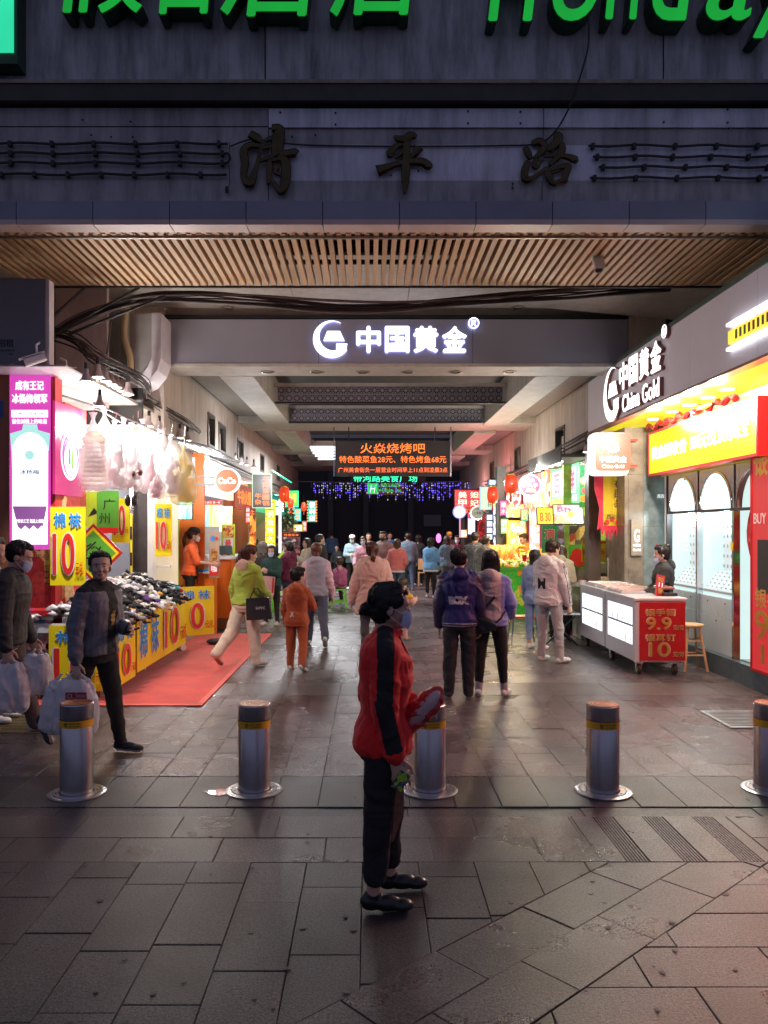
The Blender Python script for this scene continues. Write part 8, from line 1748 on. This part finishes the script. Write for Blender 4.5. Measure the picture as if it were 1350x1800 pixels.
def carrier(c, w_, h_, lab, m=None, pr=None, rz=0.0, skew=0):
    r = empty('carrier_bag', c, lab, 'bag', None, rz); g = MB(); rs = []
    for t, k_, q in ((0, .8, .7), (.1, 1.02, 1), (.35, 1.05, 1.1), (.6, .98, .9), (.8, .85, .6), (.9, .62, .3)):
        rs.append([(w_ / 2 * k_ * math.cos(a) + skew * (1 - t), .09 * q * math.sin(a) + .012 * math.sin(a * 5 + t * 4), -h_ * (1 - t) + .012 * math.sin(a * 4)) for a in [2 * PI * i / 22 for i in range(22)]])
    g.rings(rs); obj('bag_body', remesh(g, .011, 2, fold=.008, fs=(14, 14, 6), seed=int(abs(c[0]) * 50)), m or c_bag, r, world=False)
    for s in (-1, 1): obj('handle', MB().tube([(s * w_ * .30, 0, -h_ * .14), (s * w_ * .18, 0, -.03), (s * .015, 0, .012)], [.022, .012, .008], 6), m or c_bag, r, world=False)
    if pr: pr(r)
    return r
hp = world_pt(man, Vector(man['W'][1]) + Vector(man['Hd'][1]) * .10)
def pr1(r):
    m_ = mat('bag_print', (.38, .03, .06), rough=.5); obj('printed_block', MB().box(-.04, .04, -.122, -.112, -.185, -.13).box(.046, .125, -.122, -.112, -.185, -.13), m_, r, world=False)
    g = MB(); text_into(g, 'CL', 0, -.158, .05, .035, -.123); text_into(g, '冰红茶叶', .085, -.158, .07, .025, -.123); obj('lettering', g, c_bag, r, world=False)
carrier(hp + Vector((-.0, 0, 0)), .34, .50, 'white plastic bag with a dark red print swinging from the striding man', pr=pr1)
carrier(hp + Vector((-.13, .09, -.03)), .30, .46, 'second plain white plastic bag behind the printed one', skew=-.05)
ph = world_pt(man, Vector(man['W'][0]) + Vector(man['Hd'][0]) * .09); tag(obj('phone', MB().cbox(ph, (.14, .07, .012), (0, -.3, .3)), m_black), 'dark phone in the hand of the striding man', 'phone')
c_dk = cloth('charcoal', (.03, .03, .034), r=.7); c_brown = cloth('brown_grey', (.10, .08, .08))
m2 = human('man in a black padded jacket and blue mask looking down at the far left', px=10, Y=7.15, yaw=-80, H=1.80, lod=0, fem=False, hair='crop', top=c_dk, ease=.045, hem=.49, bottom=c_brown, wide=1.5, mask=m_mask, arms=((8, 6, 20, 5), (2, 8, 14, 2)), legs=((16, 2, 2), (-10, 2, 18)), lean=6, head=(0, -18), collar=True, seed=31)
hp = world_pt(m2, Vector(m2['W'][1]) + Vector(m2['Hd'][1]) * .10)
carrier(hp, .36, .46, 'big white plastic bag of the masked man at the far left'); carrier(hp + Vector((.20, .12, .05)), .26, .38, 'smaller white bag right beside the big one at the far left')
human('person mostly hidden behind the masked man at the left edge', px=-12, Y=7.7, yaw=-85, H=1.78, lod=1, fem=False, hair='short', top=c_black, seed=32)
# ------------------------------------------------------------------ THE COUPLE
c_navy = cloth('navy', (.018, .020, .15), v=.12, r=.6); c_navs = cloth('navy_sleeve', (.02, .022, .07), r=.35, c2=(.05, .035, .12), vs=11); c_camo = cloth('camo_dark', (.012, .012, .014), c2=(.045, .045, .05), vs=7, r=.7)
def varsity(fc, fn, I):
    out = np.zeros(len(fc)); sx = I['S'][1][0]
    out[(np.abs(fc[:, 0]) > sx * .98)] = 1
    z = fc[:, 2]; b = I['pz'] - .05 * I['H'] + .02
    out[(np.abs(fc[:, 0]) < sx * 1.05) & (np.abs(z - b - .005) < .007)] = 2; out[(np.abs(fc[:, 0]) < sx * 1.05) & (np.abs(z - b - .032) < .007)] = 2
    return out
m_wcloth = cloth('white', (.62, .60, .60))
a = human('teenage boy in a blue varsity jacket with white back lettering and dark camouflage trousers', px=808, Y=8.72, yaw=-6, H=1.66, lod=0, fem=False, hair='short', hc=HB, top=c_navy, ease=.038, hem=.49, bottom=c_camo, wide=1.45, slim=.95, shoe=mat('sneaker_dark', (.02, .022, .02), rough=.6), sole=mat('sneaker_sole', (.55, .55, .5), rough=.5), mask=m_mask,
          arms=((-4, 9, 22, 8), (-2, 8, 18, 6)), legs=((0, 3, 0), (2, 1, 1)), head=(-20, 0), hood=True, tmat=([c_navs, m_wcloth], varsity), fold=.009, seed=41)
on_back(a, 'EOX', -.01, .22, .23, .09, m_wcloth, bold=.09, shear=-.15)
c_gr = cloth('pale_grey', (.50, .45, .45), v=.06); c_peri = cloth('periwinkle', (.20, .24, .62))
def raglan(fc, fn, I):
    out = np.zeros(len(fc)); sx = I['S'][1][0]; out[(fc[:, 0] > sx * .80)] = 1; out[fc[:, 0] < -sx * .8] = 1
    out[(fc[:, 2] < I['pz'] + .01) & (np.abs(fc[:, 0]) < sx * 1.3)] = 1; return out
b = human('woman with a black bob in a grey and periwinkle hoodie with a black sling bag', px=862, Y=8.85, yaw=-16, H=1.63, lod=0, hair='bob', hc=HB, top=c_gr, ease=.032, hem=.49, bottom=c_black, wide=1.0, socks=cloth('sock_gr', (.35, .35, .36)), bare=True, mask=None,
          arms=((4, 7, 20, 6), (8, 12, 48, 16)), legs=((-2, 4, 0), (2, 6, 1)), head=(-8, -4), hood=True, tmat=([c_peri], raglan), fold=.008, seed=43)
T, H = b['T'], b['H']; r = empty('sling_bag', b['root'].location, 'black triangular sling bag on the back of the woman with the bob', 'bag', None, b['root'].rotation_euler.z)
g = MB(); g.rings([[tuple(T(x_, y_, z_)) for x_, y_, z_ in ((-.15 + q, -.125 - d, .12 - q * 2.2), (.10 - q * .3, -.13 - d, -.03 - q * .2), (.07, -.13 - d, -.10), (-.16 + q * .3, -.125 - d, -.16 + q))] for q, d in ((0, 0), (.0, .05), (.03, .09))]); obj('bag_body', remesh(g, .01, 3, fold=.003), mat('nylon_black', (.012, .012, .014), rough=.35), r, world=False)
obj('strap', MB().tube([tuple(T(-.10, -.15, .08)), tuple(T(-.02, -.145, .16)), tuple(T(.06, -.13, .26)), tuple(T(.085, -.05, .315)), tuple(T(.07, .06, .28))], .014, 6), m_rod, r, world=False); obj('strap', MB().tube([tuple(T(.07, -.16, -.02)), tuple(T(.13, -.13, .03)), tuple(T(.165, -.05, .10))], .012, 6), m_rod, r, world=False)
# ------------------------------------------------------------------ MAN IN WHITE HOODIE
c_wh = cloth('white_hoodie', (.62, .57, .58), v=.05); c_lg = cloth('light_grey', (.38, .36, .36), v=.08)
def stripes3(fc, fn, I):
    out = np.zeros(len(fc))
    for a, b_ in ((I['S'][1], I['E'][1]), (I['E'][1], I['W'][1])):
        a = np.array(a); b_ = np.array(b_); ab = b_ - a; t = ((fc - a) @ ab) / (ab @ ab); d = fc - a - t[:, None] * ab; y = d[:, 1]; r = np.linalg.norm(d, axis=1)
        m = (t > -.1) & (t < 1) & (r < .11) & (fn[:, 0] > .25) & (d[:, 0] > 0)
        for c_ in (-.026, 0, .026): out[m & (np.abs(y - c_) < .006)] = 1
    return out
m3 = human('man in a white hoodie with three black sleeve stripes looking down at the cart', px=965, Y=11.1, yaw=-48, H=1.72, lod=0, fem=False, hair='crop', hc=HBr, top=c_wh, ease=.036, hem=.475, bottom=c_lg, wide=1.1, arms=((10, 6, 60, 25), (4, 7, 16, 3)), legs=((2, 4, 3), (5, 6, 6)), lean=2, head=(-8, -22), hood=True, tmat=([c_black], stripes3), fold=.009, seed=51)
on_back(m3, 'M', -.03, .20, .13, .15, c_black, bold=.03)
human('person in pale jeans mostly hidden behind the man in the white hoodie', px=940, Y=12.3, yaw=-40, H=1.55, lod=1, hair='bob', top=cloth('denimb', (.2, .28, .5)), bottom=cloth('jeans_pale', (.22, .32, .55)), bare=True, seed=52)
# ------------------------------------------------------------------ LEFT GROUP
c_lime = cloth('lime', (.34, .46, .05)); c_cream = cloth('cream', (.66, .54, .42), v=.06)
def peach(fc, fn, I): return (fc[:, 2] > I['S'][0][2] + .0).astype(int) * (np.abs(fc[:, 0]) < .1)
gw = human('woman in a lime hoodie and wide cream trousers walking past the carpet', px=432, Y=10.75, yaw=-35, H=1.66, lod=0, hair='pony', hc=HR, top=c_lime, ease=.036, hem=.515, bottom=c_cream, wide=2.0, arms=((-8, 6, 20, 6), (14, 6, 62, 20)), legs=((-22, 2, 26), (8, 2, 4)), lean=4, head=(-25, -6), hood=True, tmat=([cloth('peach', (.65, .42, .32))], peach), fold=.009, seed=61, shoe=mat('shoe_pink', (.62, .48, .44), rough=.5), sole=mat('sole_tan', (.32, .18, .12), rough=.7))
r = empty('shopping_bag', (X(457, 10.5), 10.5, .62), 'black square paper shopping bag with pale letters carried by the woman in lime', 'bag')
obj('bag_body', MB().rings([[(X(434, 10.5), 10.46, Z(1090, 10.5)), (X(478, 10.5), 10.46, Z(1088, 10.5)), (X(478, 10.5), 10.56, Z(1088, 10.5)), (X(434, 10.5), 10.56, Z(1090, 10.5))], [(X(433, 10.5), 10.46, Z(1052, 10.5)), (X(473, 10.5), 10.45, Z(1050, 10.5)), (X(473, 10.5), 10.57, Z(1050, 10.5)), (X(433, 10.5), 10.57, Z(1052, 10.5))]]), mat('paper_black', (.02, .02, .024), rough=.4), r)
g = MB(); text_into(g, 'LHYC', X(459, 10.5), Z(1068, 10.5), .12, .035, 10.449, .002, .01); obj('lettering', g, m_whitep, r); obj('handle', MB().tube([(X(440, 10.5), 10.45, Z(1052, 10.5)), (X(448, 10.5), 10.45, Z(1034, 10.5)), (X(455, 10.5), 10.45, Z(1034, 10.5)), (X(465, 10.5), 10.45, Z(1051, 10.5))], .008), m_rod, r)
c_rust = cloth('rust', (.38, .075, .02), v=.10)
bo = human('boy in a rust coloured hooded suit with a small white mark on the back', px=522, Y=10.5, yaw=-12, H=1.40, lod=0, kid=True, fem=True, hair='short', top=c_rust, ease=.032, hem=.46, bottom=c_rust, wide=1.35, arms=((0, 8, 24, 6), (30, 10, 80, 30)), legs=((0, 2, 0), (-12, 6, 12)), head=(-35, -8), hood=True, fold=.008, seed=71, slim=.95)
on_back(bo, 'X', -.03, .06, .06, .07, m_wcloth, bold=.06)
c_lil = cloth('lilac', (.40, .35, .45), v=.06); c_pk = cloth('pale_pink', (.66, .42, .50)); c_slate = cloth('slate', (.10, .10, .16))
def sl2(fc, fn, I): return (np.abs(fc[:, 0]) > I['S'][1][0] * 1.0).astype(int)
human('woman with a red-brown ponytail in a lilac vest walking away', px=556, Y=12.7, yaw=8, H=1.66, lod=1, hair='low', hc=HR, top=c_lil, ease=.034, hem=.50, bottom=c_slate, wide=1.5, arms=((10, 6, 60, 20), (-6, 10, 14, 0)), legs=((14, 2, 4), (-16, 2, 24)), hood=True, tmat=([c_pk], sl2), seed=73, fold=.009)
c_dg = cloth('dark_green', (.012, .05, .045)); c_burg = cloth('burgundy', (.13, .015, .05)); c_coat = cloth('dark_coat', (.05, .04, .04))
human('woman with long black hair and mask in a dark green hoodie facing the camera', px=478, Y=15.4, yaw=165, H=1.55, lod=1, hair='long', top=c_dg, ease=.035, bottom=c_black, mask=m_mask, arms=((25, 4, 85, 35), (14, 6, 50, 10)), legs=((0, 3, 0), (4, 3, 2)), head=(8, -3), hood=True, seed=75, shoe=mat('shoe_pink', (.62, .48, .44)))
r = empty('pink_box', (X(471, 15.1), 15.1, .95), 'pink and red flat box held by the woman in dark green', 'box'); obj('box_body', MB().cbox((X(472, 15.1), 15.1, Z(1030, 15.1)), (.22, .06, .36), (.1, .08, 0)), mat('pink_card', (.65, .38, .40), rough=.5), r); obj('red_edge', MB().cbox((X(480, 15.1), 15.09, Z(1030, 15.1)), (.03, .07, .34), (.1, .08, 0)), m_redp, r)
human('woman with a black ponytail in a burgundy hoodie standing behind the boy', px=508, Y=16.2, yaw=60, H=1.62, lod=1, hair='pony', top=c_burg, ease=.035, bottom=cloth('jeans_dark', (.03, .04, .08)), mask=m_mask, hood=True, seed=76, arms=((20, 6, 60, 20), (10, 6, 50, 20)))
human('grey haired person in a long dark coat by the tea shop counter', px=462, Y=16.0, yaw=20, H=1.62, lod=1, hair='bob', hc=HG, top=c_coat, ease=.045, coatlen=.30, bottom=c_black, seed=77)
human('dark haired person half hidden by the neon lattice on the left', px=488, Y=22, yaw=-60, H=1.66, lod=2, hair='short', top=c_blk2, mask=m_mask, seed=78)
human('person in dark clothes at the shop front beyond the tea shop', px=447, Y=19.0, yaw=40, H=1.66, lod=2, hair='short', top=c_blk2, seed=79)
human('woman with long dark hair in a cream sweater looking left', px=540, Y=19.5, yaw=120, H=1.64, lod=1, hair='long', top=cloth('cream_knit', (.55, .50, .40)), ease=.04, bottom=cloth('olive', (.08, .08, .05)), arms=((30, 6, 90, 30), (10, 6, 60, 20)), look='x', seed=80)
human('balding man in a dark jacket looking right behind the woman in cream', px=562, Y=19.0, yaw=-60, H=1.74, lod=1, fem=False, hair='crop', top=c_blk2, ease=.04, mask=m_mask, look='chin', bottom=c_black, seed=81)
ch = human('child with a dark pink backpack sitting on the bright green stool', px=597, Y=18.75, yaw=20, H=1.42, lod=1, kid=True, hair='short', hc=HBr, top=cloth('child_pink', (.45, .12, .25)), bottom=c_blk2, sit=.52, legs=((75, 8, 80), (70, 8, 75)), arms=((35, 6, 60, 20), (35, 6, 60, 20)), lean=-2, seed=82, pack=(cloth('pack_pink', (.35, .08, .17), v=.2), 'dusky pink backpack with black band on the seated child'))
c_den = cloth('denim', (.12, .19, .27), v=.2, vs=14); c_den2 = cloth('denim_light', (.24, .34, .40), v=.2, vs=14); c_jean = cloth('jeans', (.05, .09, .16), v=.2)
human('woman in a white cap and mask with a pale denim jacket facing the camera', px=619, Y=24.5, yaw=178, H=1.68, lod=1, hair='long', hc=HBr, top=c_den2, ease=.04, bottom=c_black, cap=cloth('cap_white', (.75, .72, .74)), mask=mat('mask_mint', (.45, .72, .70), rough=.8), arms=((18, 8, 70, 40), (18, 8, 70, 40)), seed=83)
human('woman in a pink sweater with a blue mask and shoulder strap', px=639, Y=22, yaw=165, H=1.66, lod=1, hair='bob', top=cloth('sweater_pink', (.66, .32, .40)), ease=.04, bottom=c_jean, mask=m_mask, arms=((26, 12, 70, 30), (10, 8, 40, 10)), seed=84)
human('bare faced man standing behind the woman in the pink sweater', px=648, Y=26, yaw=175, H=1.74, lod=2, fem=False, hair='short', top=c_coat, look='x', seed=85)
human('woman in a pale pink coat with a long red-brown ponytail seen from behind', px=654, Y=11.6, yaw=2, H=1.68, lod=0, hair='pony', hc=HR, top=cloth('coat_pink', (.66, .40, .34), v=.06), ease=.060, coatlen=.38, bottom=cloth('grey_trs', (.1, .1, .11)), hood=True, arms=((2, 13, 10, 0), (4, 14, 14, 2)), legs=((2, 2, 0), (-4, 2, 4)), fold=.011, seed=86)
human('man with a black mask in a grey and maroon jacket facing the camera', px=673, Y=21, yaw=172, H=1.80, lod=1, fem=False, hair='short', top=cloth('maroon', (.20, .03, .05), c2=(.35, .33, .34), vs=2.2), ease=.045, bottom=c_blk2, mask=m_maskb, arms=((14, 8, 60, 30), (8, 8, 30, 8)), seed=87)
human('small bright face of a man in a blue top far behind the maroon jacket', px=685, Y=29, yaw=178, H=1.74, lod=2, fem=False, hair='crop', top=cloth('blue_top', (.03, .15, .4)), look='x', seed=88)
human('long haired woman in a coral hoodie with a white hem seen from behind', px=698, Y=20.2, yaw=-6, H=1.62, lod=1, hair='long', hc=HBr, top=cloth('coral', (.55, .14, .14)), ease=.038, bottom=c_jean, hood=False, hemm=m_wcloth, arms=((4, 10, 40, 30), (6, 12, 40, 30)), seed=89)
human('man in a blue denim jacket and jeans walking away in the middle', px=717, Y=24.3, yaw=4, H=1.76, lod=1, fem=False, hair='short', top=c_den, ease=.04, hem=.505, bottom=c_jean, wide=1.2, collar=True, arms=((4, 10, 14, 4), (8, 10, 20, 2)), legs=((10, 3, 2), (-8, 3, 10)), seed=90, shoe=mat('shoe_brown', (.15, .09, .06)))
c_tp = cloth('toddler_pink', (.72, .38, .33))
human('toddler with curly dark hair in a peach coat holding a yellow toy', px=707, Y=13.3, yaw=-35, H=1.04, lod=1, kid=True, hair='pony', hc=HBr, top=c_tp, ease=.035, coatlen=.36, bottom=c_tp, wide=1.2, arms=((20, 8, 50, 20), (38, 10, 70, 20)), seed=91, shoe=mat('shoe_brown2', (.25, .12, .08)))
tag(obj('yellow_toy', MB().ell(wp(721, 1049, 13.1), (.055, .05, .045), 12, 8).ell(wp(717, 1042, 13.1), (.03, .03, .04), 8, 6), mat('toy_yellow', (.8, .45, .03), rough=.4), smooth=True), 'small yellow toy in the hand of the toddler', 'toy')
c_lb = cloth('light_blue', (.12, .32, .62)); boots = mat('boot_white', (.65, .65, .64), rough=.5)
human('woman in a dark cap, light blue jacket and white boots facing right', px=757, Y=21.4, yaw=-35, H=1.62, lod=1, hair='long', top=c_lb, ease=.045, hem=.47, hemm=m_wcloth, bottom=c_black, cap=cloth('cap_dark', (.04, .035, .035)), shoe=boots, socks=boots, mask=m_mask, arms=((14, 6, 70, 10), (14, 6, 80, 10)), seed=92)
human('woman in a mid blue denim jacket eating beside the light blue jacket', px=786, Y=22.2, yaw=30, H=1.68, lod=1, hair='bob', hc=HBr, top=c_den, ease=.045, bottom=cloth('grey_trs', (.1, .1, .11)), arms=((20, 8, 100, 10), (20, 8, 90, 20)), seed=93)
human('woman with a white mask peeking out behind the boy in blue', px=804, Y=24, yaw=165, H=1.68, lod=1, hair='bob', top=c_burg, mask=m_maskw, seed=94)
human('delivery rider in a yellow helmet in the dark background', px=790, Y=28, yaw=170, H=1.76, lod=2, fem=False, hair='short', top=c_coat, cap=mat('helmet_yellow', (.75, .5, .03), rough=.3), mask=m_maskw, seed=95)
human('person in black standing right of the man in denim', px=735, Y=26, yaw=-20, H=1.68, lod=2, hair='bob', top=c_blk2, bottom=c_black, seed=96)
human('man in a grey jacket at the fruit stall, left of two', px=835, Y=18.3, yaw=-30, H=1.80, lod=1, fem=False, hair='short', top=cloth('greyj', (.10, .11, .12)), ease=.045, bottom=c_black, look='x', seed=97, arms=((20, 6, 60, 20), (10, 6, 50, 20)))
human('man in a light and dark hooded jacket at the fruit stall, right of two', px=852, Y=17.2, yaw=-45, H=1.72, lod=1, fem=False, hair='short', hc=HBr, top=cloth('greycamo', (.30, .28, .24), c2=(.05, .05, .05), vs=5), ease=.05, bottom=c_black, hood=True, seed=98, head=(0, -10))
human('woman with brown hair in a cream hoodie and dark apron bending over the food stall', px=984, Y=13.4, yaw=-20, H=1.62, lod=1, hair='bob', hc=HBr, top=cloth('cream_hood', (.52, .44, .30)), ease=.04, bottom=c_black, wide=1.8, lean=14, head=(0, -25), hood=True, arms=((30, 6, 60, 20), (20, 6, 50, 20)), seed=99, apron=c_blk2)
human('stall worker in bright orange leaning over the heaped fruit', px=935, Y=18.9, yaw=110, H=1.80, lod=1, fem=False, hair='short', hc=HBr, top=cloth('orange_top', (.85, .25, .03)), ease=.04, lean=16, head=(0, -20), look='x', arms=((40, 6, 40, 10), (40, 6, 40, 10)), seed=100, sleeve=.4)
human('second dark haired worker low behind the fruit heap', px=913, Y=19.3, yaw=160, H=1.48, lod=2, hair='short', top=c_dk, look='x', seed=101)
sw2 = human('shop assistant in a black hoodie with a top bun and lowered mask behind the cart', px=1166, Y=11.1, yaw=78, H=1.64, lod=0, hair='topbun', top=cloth('hoodie_black', (.025, .025, .028)), ease=.036, bottom=c_black, mask=m_mask, look='chin', hood=True, facedet=True, arms=((18, 8, 50, 20), (14, 8, 50, 10)), head=(6, -4), seed=102)
obj('red_horn', MB().rcone(sw2['HP'](.22, .18, 1.0), sw2['HP'](.24, .22, 1.18), .05 * sw2['hh'], .012 * sw2['hh'], 8), m_redp, sw2['root'], world=False, smooth=True)
human('tea shop worker in an orange shirt, black cap and apron at the counter', px=334, Y=13.7, yaw=-78, H=1.62, lod=0, hair='pony', hc=HR, z0=.27, top=cloth('orange_shirt', (.80, .12, .02)), ease=.022, sleeve=.05, bottom=c_black, cap=cloth('cap_black', (.02, .02, .022)), mask=m_maskw, arms=((30, 6, 55, 10), (24, 6, 60, 10)), lean=3, head=(0, -10), seed=103, apron=c_black)
human('blue jacketed figure far off in the dark street', px=583, Y=33, yaw=10, H=1.78, lod=2, fem=False, hair='short', top=cloth('blue_top2', (.05, .12, .25)), seed=104)
human('seated dark figure low in the dark street right of the blue jacket', px=592, Y=28, yaw=160, H=1.3, lod=2, fem=False, hair='short', top=c_dk, look='x', seed=105)
# folding chair in the far crowd and small extras
r = empty('wooden_chair', wp(745, 1040, 26), 'pale wooden chair among the far crowd', 'chair'); x_ = X(745, 26)
obj('seat', MB().box(x_ - .2, x_ + .2, 25.8, 26.2, .43, .46), m_pine, r); obj('backrest', MB().box(x_ - .2, x_ + .2, 25.8, 25.83, .55, .9), m_pine, r)
for a_ in (-.18, .18):
    for b__ in (-.18, .18): obj('leg', MB().box(x_ + a_ - .02, x_ + a_ + .02, 26 + b__ - .02, 26 + b__ + .02, .012, .43), m_pine, r)
